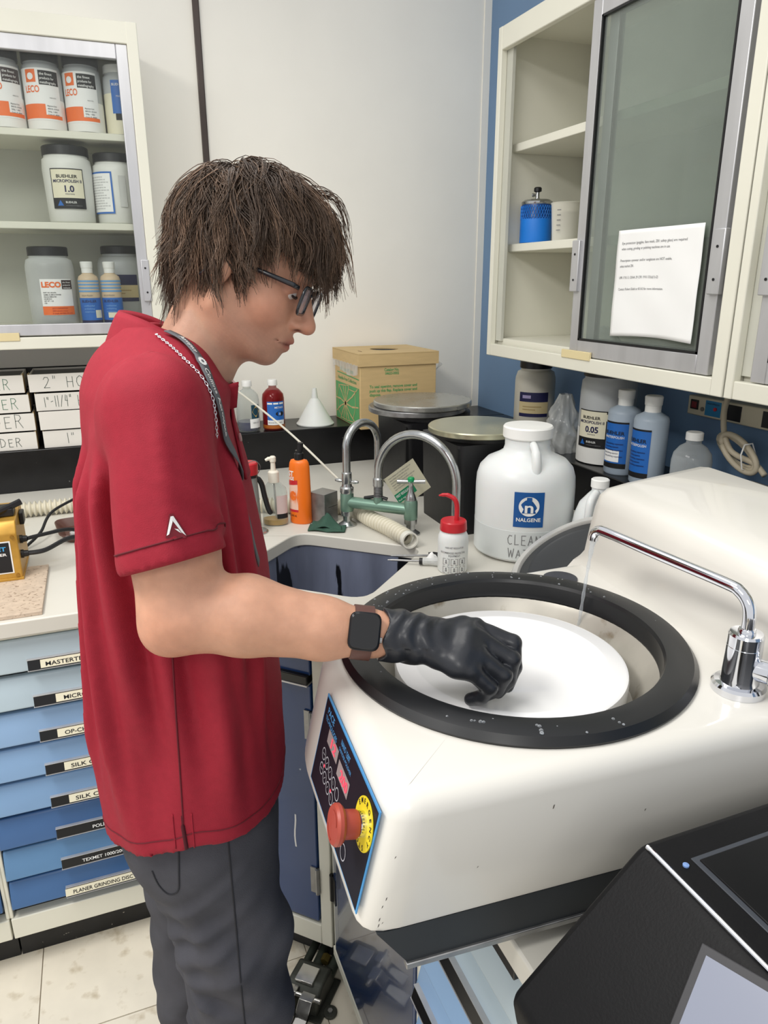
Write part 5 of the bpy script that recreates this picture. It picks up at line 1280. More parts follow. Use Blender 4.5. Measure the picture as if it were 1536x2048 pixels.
blue_bottle((1.368, 1.652, LZ), 'milky bottle with blue label and white sticker, beside the 0.05 jar', True, -0.35)
blue_bottle((1.362, 1.535, LZ), 'milky bottle with blue label, nearer the clear glass bottle', False, -0.6)
gb = thing('glass_bottle', 'clear round-shouldered glass bottle with white cap behind the machine hump', 'bottle', (1.395, 1.412, LZ))
obj('glass', MB().lathe([(0.045, 0), (0.050, 0.006), (0.050, 0.085), (0.046, 0.105), (0.033, 0.122), (0.019, 0.131), (0.018, 0.142)], 36), glassy('bubbly_glass', (206, 212, 214), 0.30, 0.12), gb, angle=0.9)
obj('residue', MB().lathe([(0.0475, 0.004), (0.0492, 0.008), (0.0492, 0.075), (0.044, 0.10)], 32, caps=False), glassy('glass_residue', (220, 224, 226), 0.25, 0.3), gb)
obj('cap', MB().lathe([(0.0215, 0.140), (0.0215, 0.158), (0.019, 0.160), (0, 0.160)], 28), M_white, gb, angle=0.5)
# crumpled clear bag
rnd = random.Random(8)
def bag_fn(s, t):
    a = 2*PI*s; z = 0.18*t
    r = (0.048-0.03*max(0, t-0.55)/0.45)*(1+0.16*math.sin(5*a+9*t)+0.1*math.sin(11*a-5*t)+0.12*math.sin(3*a+17*t))
    return (r*math.cos(a)+0.015*t, r*math.sin(a)+0.02*t, z)
bg = tag(obj('plastic_bag', MB().grid(bag_fn, 40, 16), glassy('crumpled_bag', (226, 228, 226), 0.30, 0.15, spec=0.9), None, angle=0), 'crumpled clear plastic bag beside the ivory jar on the right ledge', 'bag')
bg.location = (1.375, 1.952, LZ)
# power strip with cord
ps = thing('power_strip', 'beige power strip with red switch fixed to the blue wall', 'power strip', (1.515, 1.565, 1.236))
M_beige = mat('beige_metal', (196, 190, 168), 0.45, var=0.04)
obj('housing', MB().box(-0.008, 0.031, -0.80, 0.0, 0, 0.052), M_beige, ps, bevel=0.003)
obj('switch', MB().box(-0.011, -0.008, -0.040, -0.012, 0.016, 0.042), M_blk, ps, bevel=0.001)
obj('switch_rocker', MB().box(-0.013, -0.011, -0.036, -0.018, 0.020, 0.037), mat('dull_red_rocker', (112, 26, 34), 0.35), ps, bevel=0.001)
obj('breaker', MB().tube([(-0.0105, -0.055, 0.020), (-0.008, -0.055, 0.020)], 0.006, 14), mat('grey_button', (110, 108, 100), 0.4), ps)
obj('sticker', MB().box(-0.0085, -0.008, -0.118, -0.064, 0.006, 0.046), mat('cyan_sticker', (40, 122, 170), 0.4), ps, smooth=False)
obj('pilot_lamp', MB().tube([(-0.0115, -0.100, 0.026), (-0.0085, -0.100, 0.026)], 0.005, 12), M_red, ps)
letter(ps, 'SURGE SUPPRESSOR', M_ink, lambda a, b: (-0.0088, -0.068-a, 0.036+b), 0.005, 0.044, 'l', 0.01)
for k in range(5): obj('outlet', MB().box(-0.0095, -0.008, -0.185-0.125*k, -0.125-0.125*k, 0.006, 0.046), M_blk, ps, bevel=0.001)
# coiled beige cord
M_cord = mat('beige_cord', (190, 180, 158), 0.5, var=0.05)
cd_ = thing('coiled_cord', 'coiled beige cord hanging below the power strip', 'cord', (1.475, 1.33, 1.10))
pts = [(0.012, 0.082, 0.20), (0.0, 0.075, 0.165), (-0.012, 0.055, 0.12), (-0.015, 0.03, 0.085), (-0.012, 0.005, 0.07), (-0.01, -0.05, 0.06), (-0.012, -0.085, 0.04)]
obj('lead', MB().tube(smooth_path(pts, 8), 0.0072, 10), M_cord, cd_, angle=0)
for k in range(3):
    pp = []
    for i in range(25):
        t_ = 2*PI*i/24
        pp.append((-0.018+0.008*k, 0.012*k-0.005+0.055*math.cos(t_)+0.02*math.sin(t_), 0.078+(0.040-0.004*k)*math.sin(t_)-0.2*0.055*math.cos(t_)*-1))
    obj('loop', MB().tube(pp, 0.0072, 10), M_cord, cd_, angle=0)
obj('cable_tie', MB().tube([(-0.03, -0.03, 0.105), (-0.033, -0.026, 0.08), (-0.03, -0.032, 0.045), (-0.01, -0.036, 0.04), (0.004, -0.036, 0.08), (-0.01, -0.034, 0.108), (-0.03, -0.03, 0.105)], 0.002, 6), M_white, cd_, angle=0)
tf = tag(obj('plug_adapter', MB().box(-0.025, 0.02, -0.045, 0.03, 0, 0.075), mat('grey_taupe_plastic', (122, 118, 108), 0.35), None, bevel=0.012, bseg=4), 'grey plug adapter behind the machine at the right edge', 'adapter')
tf.location = (1.40, 1.215, LZ)

# ================================================================== things in the right wall cabinet
ca = thing('blue_canister', 'small blue mesh-covered canister with metal valve on the cabinet shelf', 'canister', (1.335, 2.118, 1.7003))
obj('glass', MB().lathe([(0.046, 0), (0.048, 0.004), (0.048, 0.112), (0.044, 0.118)], 36), mat('deep_blue_jar', (16, 62, 124), 0.25), ca, angle=0.6)
M_mesh = mat('blue_net', (22, 118, 210), 0.5, var=0.05)
obj('band', MB().lathe([(0.0488, 0.002), (0.0492, 0.004), (0.0492, 0.070), (0.0486, 0.072)], 36, caps=False), M_mesh, ca)
mb = MB()
for k in range(36):
    for d_ in (1, -1):
        mb.tube([(0.0489*math.cos(2*PI*k/36+d_*0.35*q/4), 0.0489*math.sin(2*PI*k/36+d_*0.35*q/4), 0.070+0.040*q/4) for q in range(5)], 0.0009, 4, cap=False)
nt_ = obj('net', mb, M_mesh, ca); nt_['kind'] = 'stuff'
lid_ = obj('lid', MB().lathe([(0.047, 0.114), (0.048, 0.116), (0.048, 0.122), (0.040, 0.128), (0.008, 0.131), (0.006, 0.135), (0.006, 0.150), (0.0, 0.150)], 36), M_dull, ca, angle=0.5)
obj('knob', MB().lathe([(0.006, 0.150), (0.012, 0.153), (0.012, 0.162), (0.009, 0.165), (0, 0.165)], 18), M_blk, lid_)
obj('side_valve', MB().tube([(0, 0.0, 0.142), (-0.004, 0.014, 0.144), (-0.005, 0.018, 0.144)], [0.004, 0.0045, 0.006], 10), M_dull, lid_)
bk = thing('plastic_beaker', 'white graduated plastic beaker beside the blue canister', 'beaker', (1.355, 1.985, 1.7003))
obj('cup', MB().lathe([(0.0, 0.002), (0.038, 0.002), (0.0455, 0.104), (0.048, 0.108), (0.0465, 0.109), (0.0435, 0.104), (0.036, 0.004), (0.0, 0.004)], 36, caps=False), glassy('milky_cup', (228, 226, 214), 0.62, 0.3), bk, angle=0.7)
obj('contents', MB().lathe([(0.036, 0.005), (0.041, 0.082), (0, 0.083)], 30), mat('cream_contents', (226, 218, 196), 0.6), bk)
aa = ang_to_cam(1.355, 1.985)-0.5
for k in range(5): wrap(bk, 0.0425, aa, 0.03+0.014*k, -0.006, 0.006, 0, 0.0022, M_greytext, 0.0025, 'graduation')
tag(obj('crumpled_wrap', MB().grid(lambda s, t: (1.30+0.10*s, 1.70+0.11*t, 1.413+0.045*math.sin(PI*s)*math.sin(PI*t)*(1+0.4*math.sin(13*s+9*t))), 18, 18), MATS['crumpled_bag'], None, angle=0), 'crumpled clear wrap on the bottom shelf behind the sliding door', 'wrapping')
cj = thing('storage_tub', 'pale plastic tub on the upper shelf seen through the sliding glass', 'tub', (1.40, 1.315, 1.7003))
obj('body', MB().lathe([(0.04, 0), (0.044, 0.004), (0.046, 0.13), (0.042, 0.14)], 30), M_hdpe, cj, angle=0.6)
obj('lid', MB().lathe([(0.047, 0.138), (0.047, 0.152), (0.044, 0.155), (0, 0.155)], 30), mat('grey_lid', (170, 172, 170), 0.4), cj, angle=0.5)

# ================================================================== left worktop: gold instrument, slab, tray, cables
M_slab = mat('speckled_stone', (196, 178, 158), 0.5, var=0.10, vscale=60, spots=((150, 130, 112), 130, 0.58, 0.08))
sl = tag(obj('stone_slab', MB().box(-0.52, -0.172, 1.560, 1.845, CZ+0.0003, CZ+0.009), M_slab, None, smooth=False, bevel=0.001), 'beige speckled stone slab under the gold instrument', 'slab')
M_gold = mat('gold_hammered_paint', (190, 146, 62), 0.35, metal=0.35, var=0.08, vscale=50)
gd = thing('gold_instrument', 'gold painted bench instrument with a black front label at the left edge', 'machine', (-0.222, 1.765, CZ+0.009))
prof = [(0.004, 0.0), (0.0, 0.004), (0.004, 0.112), (0.022, 0.138), (0.17, 0.142), (0.175, 0.0)]   # (y, z)
obj('housing', MB().prism(prof, -0.25, 0.0, axis=0), M_gold, gd, bevel=0.003)
obj('base_lip', MB().box(-0.25, 0.002, -0.003, 0.175, 0.0, 0.006), M_gold, gd, bevel=0.001)
def gfn(a, b, lift=0.0008): return (a, 0.0+0.004*(b-0.004)/0.108-lift, b)
gl = obj('front_label', MB().add([gfn(-0.24, 0.018), gfn(-0.016, 0.018), gfn(-0.016, 0.095), gfn(-0.24, 0.095)], [(0, 1, 2, 3)]), M_inkwhite, gd, smooth=False)
obj('label_field', MB().add([gfn(-0.24, 0.021, 0.0014), gfn(-0.019, 0.021, 0.0014), gfn(-0.019, 0.092, 0.0014), gfn(-0.24, 0.092, 0.0014)], [(0, 1, 2, 3)]), M_ink, gl, smooth=False)
letter(gl, 'TORRAMET', mat('cyan_print', (70, 160, 214), 0.4), lambda a, b: gfn(-0.026+a, 0.073+b, 0.002), 0.010, 0.09, 'r', 0.03)
letter(gl, 'SPECIMEN DRYER', M_inkwhite, lambda a, b: gfn(-0.026+a, 0.061+b, 0.002), 0.0065, 0.10, 'r', 0.02)
for z in (0.012, 0.105): obj('screw', MB().tube([(-0.010, 0.002, z), (-0.010, -0.003, z)], 0.004, 12), mat('brass', (170, 130, 60), 0.3, metal=0.8), gd)
obj('clamp_arm', MB().tube([(-0.10, 0.02, 0.128), (-0.045, 0.045, 0.150), (0.012, 0.07, 0.168)], [0.007, 0.008, 0.008], 8), M_blk, gd, angle=0.5)
obj('clamp_block', MB().box(-0.045, -0.005, 0.05, 0.10, 0.140, 0.158), M_blk, gd, bevel=0.002)
obj('clamp_plate', MB().box(-0.13, -0.040, 0.05, 0.11, 0.155, 0.166), M_dull, gd, bevel=0.002)
obj('side_bracket', MB().box(0.0, 0.010, 0.09, 0.125, 0.105, 0.135), M_blk, gd, bevel=0.002)
for z, yy in ((0.082, 0.05), (0.052, 0.03)):
    obj('cable_gland', MB().tube([(0.0, yy, z), (0.006, yy, z), (0.0065, yy, z), (0.016, yy, z)], [0.010, 0.010, 0.008, 0.007], 12), M_blk, gd, angle=0.5)
M_cab = mat('black_cable', (26, 26, 28), 0.45)
tag(obj('power_cable', MB().tube(smooth_path([(-0.206, 1.815, 1.011), (-0.17, 1.83, 1.012), (-0.12, 1.86, 1.008), (-0.08, 1.90, 0.985), (-0.02, 1.945, 0.96), (0.06, 1.95, 0.94), (0.16, 1.945, 0.926)], 8), 0.0048, 8), M_cab, None), 'upper black cable leaving the gold instrument, taped in silver', 'cable')
tag(obj('power_cable', MB().tube(smooth_path([(-0.206, 1.795, 0.981), (-0.17, 1.80, 0.982), (-0.12, 1.83, 0.994), (-0.085, 1.85, 0.985), (-0.04, 1.865, 0.955), (0.02, 1.86, 0.935), (0.10, 1.85, 0.927)], 8), 0.0058, 8), M_cab, None), 'lower thick black cable leaving the gold instrument', 'cable')
tag(obj('power_cable', MB().tube(smooth_path([(-0.235, 2.00, 0.928), (-0.20, 2.06, 0.945), (-0.17, 2.16, 0.972), (-0.07, 2.25, 1.0), (-0.02, 2.40, 1.02), (0.04, 2.57, 1.03)], 8), 0.0040, 8), M_cab, None), 'thin black cable rising behind the brown tray towards the ledge', 'cable')
M_tray = mat('brown_plastic_tray', (88, 56, 46), 0.35, var=0.1)
ty = thing('brown_tray', 'brown plastic tray holding small clear packs behind the person', 'tray', (-0.042, 2.095, CZ+0.0005), math.radians(8))
rp0 = round_poly([(-0.12, -0.085), (0.12, -0.085), (0.12, 0.085), (-0.12, 0.085)], 0.03, 4)
def sc(poly, k, z): return [(x*k, y*k, z) for x, y in poly]
mb = MB(); rr_ = [sc(rp0, 0.84, 0.0), sc(rp0, 0.98, 0.022), sc(rp0, 1.0, 0.024), sc(rp0, 0.985, 0.026), sc(rp0, 0.95, 0.022), sc(rp0, 0.82, 0.004)]
m = len(rp0)
for q in rr_: mb.v += q
for j in range(len(rr_)-1):
    for i in range(m): mb.f.append((j*m+i, j*m+(i+1) % m, (j+1)*m+(i+1) % m, (j+1)*m+i))
mb.f.append(tuple(range(m))[::-1]); mb.f.append(tuple((len(rr_)-1)*m+i for i in range(m)))
obj('dish', mb, M_tray, ty, angle=0.7)
for i, (x, y, a) in enumerate(((-0.065, -0.035, 0.3), (-0.03, -0.01, 1.1), (0.01, -0.03, -0.4))):
    p = tag(obj('clear_pack', MB().box(-0.02, 0.02, -0.012, 0.012, 0, 0.012), MATS['crumpled_bag'], None, bevel=0.003), ['small clear pack nearest the rim of the brown tray', 'small clear pack in the middle of the brown tray', 'small clear pack deeper in the brown tray'][i], 'pack', 'clear packs in the brown tray')
    p.location = (-0.042+x, 2.095+y, CZ+0.005); p.rotation_euler = (0, 0, a)

# ================================================================== foot pedal valve on the floor
M_cast = mat('grimy_cast_metal', (74, 76, 70), 0.5, metal=0.5, var=0.25, vscale=30)
M_bright = mat('scuffed_bright_metal', (200, 198, 192), 0.22, metal=0.85, var=0.12, vscale=30, rvar=0.12)
fp = thing('foot_pedal', 'dirty double foot pedal valve with bright metal treads on the floor', 'pedal', (0.296, 1.254, 0.0005), math.radians(48))
# local x runs from the treads towards the pipes
obj('valve_body', MB().prism([(-0.055, 0.004), (-0.05, 0.042), (-0.02, 0.062), (0.03, 0.060), (0.045, 0.035), (0.045, 0.004)], -0.042, 0.042, axis=1), M_cast, fp, bevel=0.006, bseg=2)
obj('base_plate', MB().box(-0.065, 0.05, -0.055, 0.055, 0.0, 0.006).lathe([(0.016, 0), (0.016, 0.007)], 16, c=(-0.03, -0.064, 0)).lathe([(0.016, 0), (0.016, 0.007)], 16, c=(-0.03, 0.064, 0)), M_cast, fp, bevel=0.001)
obj('bolt', MB().lathe([(0.006, 0.006), (0.006, 0.011)], 6, c=(-0.03, -0.064, 0)), M_steel, fp)
obj('cover_plate', MB().box(-0.030, 0.014, -0.020, 0.024, 0.060, 0.068), M_bright, fp, bevel=0.0015)
def tread(y0, y1, k):
    path = [(-0.040, 0.058), (-0.062, 0.060), (-0.078, 0.045), (-0.083, 0.030), (-0.135, 0.020), (-0.137, 0.016), (-0.086, 0.024), (-0.074, 0.040), (-0.060, 0.053), (-0.040, 0.052)]
    return MB().prism([(x*k-0.002, z) for x, z in path], y0, y1, axis=1)
obj('tread', tread(-0.036, -0.004, 1.0), M_bright, fp, bevel=0.001)
obj('tread', tread(0.010, 0.038, 0.82), M_bright, fp, bevel=0.001)
obj('hinge_pin', MB().tube([(-0.050, -0.05, 0.052), (-0.050, 0.05, 0.052)], 0.0055, 12), M_bright, fp)
for yy, rr in ((0.03, 0.010), (0.002, 0.013), (-0.034, 0.013)):
    obj('pipe', MB().tube([(0.03, yy, 0.036), (0.08, yy, 0.040), (0.100, yy, 0.044)], rr, 14), mat('grimy_green_pipe', (60, 66, 58), 0.5, metal=0.4, var=0.3, vscale=30), fp)
obj('union_nut', MB().tube([(0.045, -0.015, 0.05), (0.062, -0.015, 0.052)], 0.011, 6), mat('dirty_brass', (112, 98, 52), 0.4, metal=0.7), fp)
# ================================================================== the person at the machine
person = thing('person', 'person in dark red polo shirt and grey trousers leaning over the grinder', 'person', (0.072, 1.005, 0))
PO = V3(0.072, 1.005, 0)
yb = math.radians(-8)
BF = V3(math.cos(yb), math.sin(yb), 0); BL = V3(-math.sin(yb), math.cos(yb), 0); BZ = V3(0, 0, 1)
def bw(a, b, z): return PO+BF*a+BL*b+BZ*z                       # body frame to world
HS = 0.90
yh, ph, rh = math.radians(-31), math.radians(23), math.radians(7)
HF = V3(math.cos(ph)*math.cos(yh), math.cos(ph)*math.sin(yh), -math.sin(ph))
HL0 = V3(-math.sin(yh), math.cos(yh), 0); HU0 = np.cross(HF, HL0)
HL = HL0*math.cos(rh)-HU0*math.sin(rh); HU = HU0*math.cos(rh)+HL0*math.sin(rh)
HO = V3(0.192, 1.003, 1.604)
HM = np.stack([HF, HL, HU], 1)                                   # columns
def hw(p): return HO+HS*(np.asarray(p, float) @ HM.T)            # head frame to world
def to_head(P): return ((P-HO) @ HM)/HS
NB = bw(0.026, 0.012, 1.455)                                     # base of the neck
SHR, SHL = bw(0.0, -0.165, 1.452), bw(0.0, 0.165, 1.452)
ELB, WR = V3(0.052, 0.782, 1.232), V3(0.290, 0.708, 1.193)
ELL_, WRL = bw(-0.03, 0.235, 1.19), bw(-0.01, 0.245, 0.95)

def both(fn): return lambda P: np.minimum(fn(P, -1), fn(P, 1))
def head_sdf(P):
    d = sd_ell(P, (-0.012, 0, 0.042), (0.100, 0.077, 0.088))
    d = smin(d, sd_ell(P, (0.030, 0, -0.026), (0.066, 0.059, 0.088)), 0.03)
    for s in (-1, 1):
        d = smin(d, sd_ell(P, (0.052, s*0.035, -0.026), (0.032, 0.024, 0.028)), 0.026)
        d = smin(d, sd_cone(P, (-0.002, s*0.052, -0.052), (0.058, s*0.022, -0.096), 0.020, 0.0165), 0.022)
    d = smin(d, sd_ell(P, (0.030, 0, -0.082), (0.05, 0.042, 0.026)), 0.02)
    d = smin(d, sd_ell(P, (0.0735, 0, -0.0965), (0.018, 0.021, 0.018)), 0.016)
    d = smin(d, sd_cone(P, (0.086, -0.03, 0.026), (0.086, 0.03, 0.026), 0.011, 0.011), 0.016)
    d = smin(d, sd_ell(P, (0.077, 0, -0.067), (0.024, 0.028, 0.025)), 0.014)
    for s in (-1, 1):
        d = smax(d, -sd_ell(P, (0.106, s*0.036, 0.002), (0.020, 0.019, 0.012)), 0.014)
        d = smin(d, sd_ell(P, (0.0795, s*0.033, 0.002), (0.0135, 0.0150, 0.0125)), 0.004)
    d = smin(d, sd_cone(P, (0.080, 0, 0.008), (0.100, 0, -0.038), 0.0120, 0.0135), 0.010)
    d = smin(d, sd_cone(P, (0.093, 0, 0.012), (0.1155, 0, -0.033), 0.0070, 0.0100), 0.010)
    d = smin(d, sd_ell(P, (0.1165, 0, -0.0385), (0.0125, 0.0125, 0.0112)), 0.006)
    for s in (-1, 1):
        d = smin(d, sd_ell(P, (0.1035, s*0.0125, -0.0430), (0.0115, 0.0068, 0.0080)), 0.005)
        d = smax(d, -sd_ell(P, (0.1085, s*0.0135, -0.0485), (0.0055, 0.0040, 0.0036)), 0.002)
        d = smin(d, sd_cone(P, (0.0920, s*0.019, -0.0690), (0.1005, 0, -0.0668), 0.0028, 0.0048), 0.006)
        d = smin(d, sd_cone(P, (0.0910, s*0.016, -0.0775), (0.0965, 0, -0.0782), 0.0030, 0.0052), 0.006)
    for s in (-1, 1):
        d = smax(d, -sd_cone(P, (0.086, s*0.026, -0.0715), (0.1045, 0, -0.0726), 0.0013, 0.0013), 0.003)
        d = smin(d, sd_ell(P, (-0.006, s*0.077, -0.004), (0.017, 0.007, 0.030)), 0.006)
    return d
NECK_TOP = hw((-0.018, 0, -0.050))
def neck_sdf(P):
    d = sd_cone(P, NECK_TOP, NB, 0.050, 0.056)
    return smin(d, sd_cone(P, hw((0.002, 0, -0.075)), NB+BF*0.006, 0.032, 0.045), 0.02)
def head_world(P):
    d = head_sdf(to_head(P))*HS
    return smin(d, neck_sdf(P), 0.022)
AX = (WR-ELB)/np.linalg.norm(WR-ELB)
def arm_r(P):
    d = sd_cone(P, SHR, ELB, 0.054, 0.0425)
    d = smin(d, sd_ell(P, ELB*0.72+SHR*0.28+BF*0.012, (0.042, 0.040, 0.055)), 0.02)
    fm_ = ELB*0.62+WR*0.38
    d = smin(d, sd_chain(P, [ELB+V3(0.002, 0, -0.002), ELB*0.70+WR*0.30+V3(0, 0, 0.006), ELB*0.35+WR*0.65, WR*0.86+ELB*0.14, WR], [0.0415, 0.0455, 0.0355, 0.0262, 0.0250], 0.012), 0.018)
    d = smin(d, sd_ell(P, ELB+V3(-0.016, 0.0, -0.022), (0.022, 0.022, 0.020)), 0.022)
    return d
def arm_l(P):
    d = sd_cone(P, SHL, ELL_, 0.054, 0.041)
    return smin(d, sd_chain(P, [ELL_, ELL_*0.6+WRL*0.4, WRL], [0.041, 0.042, 0.028], 0.02), 0.02)
def hand_generic(P, W, fingers, thumb, k=0.012, fr=0.0092):
    d = None
    for f in fingers:
        e = sd_cone(P, W, f[0], 0.021, 0.0125); d = e if d is None else smin(d, e, 0.014)
    for i in range(len(fingers)-1): d = smin(d, sd_cone(P, fingers[i][0]*0.85+W*0.15, fingers[i+1][0]*0.85+W*0.15, 0.013, 0.013), 0.012)
    for i, f in enumerate(fingers):
        s = [1.0, 1.03, 0.98, 0.86][i]
        d = smin(d, sd_chain(P, f, [fr*1.18*s, fr*1.06*s, fr*0.94*s, fr*0.84*s], 0.003), 0.0035)
    d = smin(d, sd_chain(P, thumb, [0.0155, 0.0125, 0.0112, 0.0095], 0.005), 0.008)
    return d
LF = [[WRL+BF*a+BL*b+BZ*z for a, b, z in f] for f in (
    [(0.045, -0.022, -0.070), (0.060, -0.024, -0.110), (0.060, -0.026, -0.135), (0.054, -0.028, -0.155)],
    [(0.030, -0.012, -0.080), (0.042, -0.012, -0.125), (0.042, -0.014, -0.150), (0.036, -0.016, -0.170)],
    [(0.014, -0.004, -0.078), (0.020, -0.004, -0.120), (0.020, -0.006, -0.145), (0.014, -0.008, -0.163)],
    [(-0.002, 0.002, -0.072), (0.002, 0.002, -0.105), (0.001, 0.001, -0.124), (-0.003, 0.0, -0.138)])]
LT = [WRL+BF*a+BL*b+BZ*z for a, b, z in ((0.015, -0.02, -0.02), (0.045, -0.035, -0.045), (0.062, -0.045, -0.075), (0.066, -0.048, -0.098))]
def hand_l(P): return hand_generic(P, WRL+BZ*-0.005, LF, LT)
def torso_core(P):
    q = P-PO; a, b, z = q @ BF, q @ BL, P[..., 2]
    k = np.sqrt((a/0.070)**2+(b/0.130)**2)
    d = (k-1)*0.070
    d = np.maximum(d, np.abs(z-1.12)-0.27)
    d = smin(d, sd_cone(P, bw(-0.005, 0, 1.40), SHR, 0.055, 0.045), 0.04)
    return smin(d, sd_cone(P, bw(-0.005, 0, 1.40), SHL, 0.055, 0.045), 0.04)
def body_world(P):
    d = smin(torso_core(P), neck_sdf(P), 0.03)
    d = smin(d, arm_r(P), 0.02); d = smin(d, arm_l(P), 0.02)
    return smin(d, hand_l(P), 0.008)
def mesh_local(V): return V-PO
# skin: the head at fine pitch joined to the body
Vh, Fh = surface_nets(head_world, (0.02, 0.84, 1.455), (0.35, 1.14, 1.745), 0.0022)
Vb, Fb = surface_nets(body_world, (-0.10, 0.62, 0.76), (0.345, 1.31, 1.552), 0.0045)
def skin_cols(V):
    c = np.ones((len(V), 3))
    H = to_head(V); x, y, z = H[:, 0], np.abs(H[:, 1]), H[:, 2]
    hd = (V[:, 2] > 1.45)
    def g(cx, cy, cz, r): return np.exp(-(((x-cx)/r)**2+((y-cy)/r)**2+((z-cz)/r)**2))*hd
    def mixc(c, w, t): return c*(1-w[:, None])+c*np.array(t)*w[:, None]
    c = mixc(c, np.clip(0.9*g(0.070, 0.045, -0.038, 0.032), 0, 1), (1.0, 0.87, 0.86))
    c = mixc(c, np.clip(1.0*g(0.116, 0.0, -0.040, 0.016), 0, 1), (1.03, 0.83, 0.80))
    st = np.clip((-0.052-z)/0.02, 0, 1)*np.clip((x+0.01)/0.03, 0, 1)*hd*np.clip((z+0.135)/0.02, 0, 1)
    n3 = 0.5+0.5*np.sin(V[:, 0]*900)*np.sin(V[:, 1]*870)*np.sin(V[:, 2]*910)
    c = mixc(c, st*(0.45+0.35*n3), (0.72, 0.72, 0.76))
    lips = np.exp(-(((z+0.0725)/0.0085)**2))*np.exp(-((y/0.017)**4))*np.clip((x-0.092)/0.005, 0, 1)*hd
    c = mixc(c, np.clip(lips*1.3, 0, 1), (0.80, 0.52, 0.54))
    line = np.exp(-(((z+0.0732)/0.0017)**2))*np.exp(-((y/0.022)**6))*np.clip((x-0.084)/0.005, 0, 1)*hd
    c = mixc(c, np.clip(line*0.9, 0, 1), (0.45, 0.28, 0.28))  # shade of the mouth crease painted into the colour
    no = np.exp(-(((x-0.1085)/0.0055)**2+((y-0.0125)/0.0045)**2+((z+0.0485)/0.0034)**2))*hd
    c = mixc(c, np.clip(no*1.5, 0, 1), (0.25, 0.14, 0.14))  # nostril hollows darkened in the colour, as shade
    ey = np.exp(-(((z-0.000)/0.012)**2))*np.exp(-(((y-0.033)/0.02)**2))*np.clip((x-0.06)/0.01, 0, 1)*hd
    c = mixc(c, np.clip(ey*0.9, 0, 1), (0.84, 0.70, 0.70))
    el = np.exp(-(np.linalg.norm(V-(ELB+V3(-0.016, -0.02, -0.022)), axis=1)/0.04)**2)
    c = mixc(c, el*0.8, (1.02, 0.86, 0.84))
    return c
VV = np.concatenate([Vh, Vb]); FF = np.concatenate([Fh, Fb+len(Vh)])
M_skin = mat('skin', (200, 151, 124), 0.5, var=0.07, vscale=60, bump=0.12, bscale=500, sss=0.18, attr='tint', detail=6)
body = np_obj('body', mesh_local(VV), FF, M_skin, person, cols=skin_cols(VV))
# eyes: the slit under the lowered lid, lashes and brow
M_hair = mat('brown_hair', (112, 91, 75), 0.45, var=0.18, vscale=30, spec=0.4, attr='tint')
def hl(p): return tuple(hw(p)-PO)
for s in (-1, 1):
    eb = MB().lathe([(0.0, -0.0118)]+[(0.0118*math.cos(t), 0.0118*math.sin(t)) for t in [(-1.4+2.8*i/12) for i in range(13)]]+[(0.0, 0.0118)], 20)
    eb.v = [hl((0.0812+v[0], s*0.033+v[1], -0.0015+v[2])) for v in eb.v]
    obj('eye', eb, mat('eye_white', (205, 196, 190), 0.2), person, angle=0)
    pts = [hl((0.0945-0.30*(y)**2/0.02-0.0012, s*(0.033+y), -0.0068+0.14*y*y/0.012)) for y in [(-0.013+0.026*i/10) for i in range(11)]]
    obj('lashes', MB().tube(pts, [0.0008]+[0.0018]*9+[0.0008], 6), mat('dark_lash', (44, 32, 28), 0.6), person)
    pts = [hl((0.0985-0.5*(abs(y))**2/0.03, s*(0.036+y), 0.029+0.004*math.cos(y*60))) for y in [(-0.022+0.044*i/10) for i in range(11)]]
    obj('eyebrow', MB().tube(pts, [0.001, 0.0026, 0.0034, 0.0036, 0.0036, 0.0036, 0.0034, 0.003, 0.0026, 0.002, 0.001], 8), mat('brow_brown', (74, 56, 46), 0.7, var=0.2, vscale=200), person)

# ------------------------------------------------------------------ polo shirt
ZT_ = np.array([0.74, 0.80, 0.88, 1.0, 1.2, 1.35, 1.42, 1.46, 1.49, 1.52, 1.56])
AT_ = np.array([0.130, 0.132, 0.134, 0.130, 0.122, 0.106, 0.092, 0.086, 0.072, 0.060, 0.054])
BT_ = np.array([0.196, 0.198, 0.194, 0.184, 0.182, 0.184, 0.176, 0.150, 0.110, 0.078, 0.062])
CT_ = np.array([0.0, 0.0, 0.0, 0.0, 0.0, -0.004, -0.003, 0.006, 0.016, 0.024, 0.028])
HEM = V3(0.052, 0.783, 1.293); SL0 = SHR+V3(0.002, 0, 0.004); SLD = (HEM-SL0)/np.linalg.norm(HEM-SL0)
HN_ = V3(0.16, -0.36, -1.0); HN_ /= np.linalg.norm(HN_)
HEML = SHL*0.32+ELL_*0.68; SLDL = (HEML-SHL)/np.linalg.norm(HEML-SHL)
def ridge(x, w): return np.exp(-(x/w)**2)
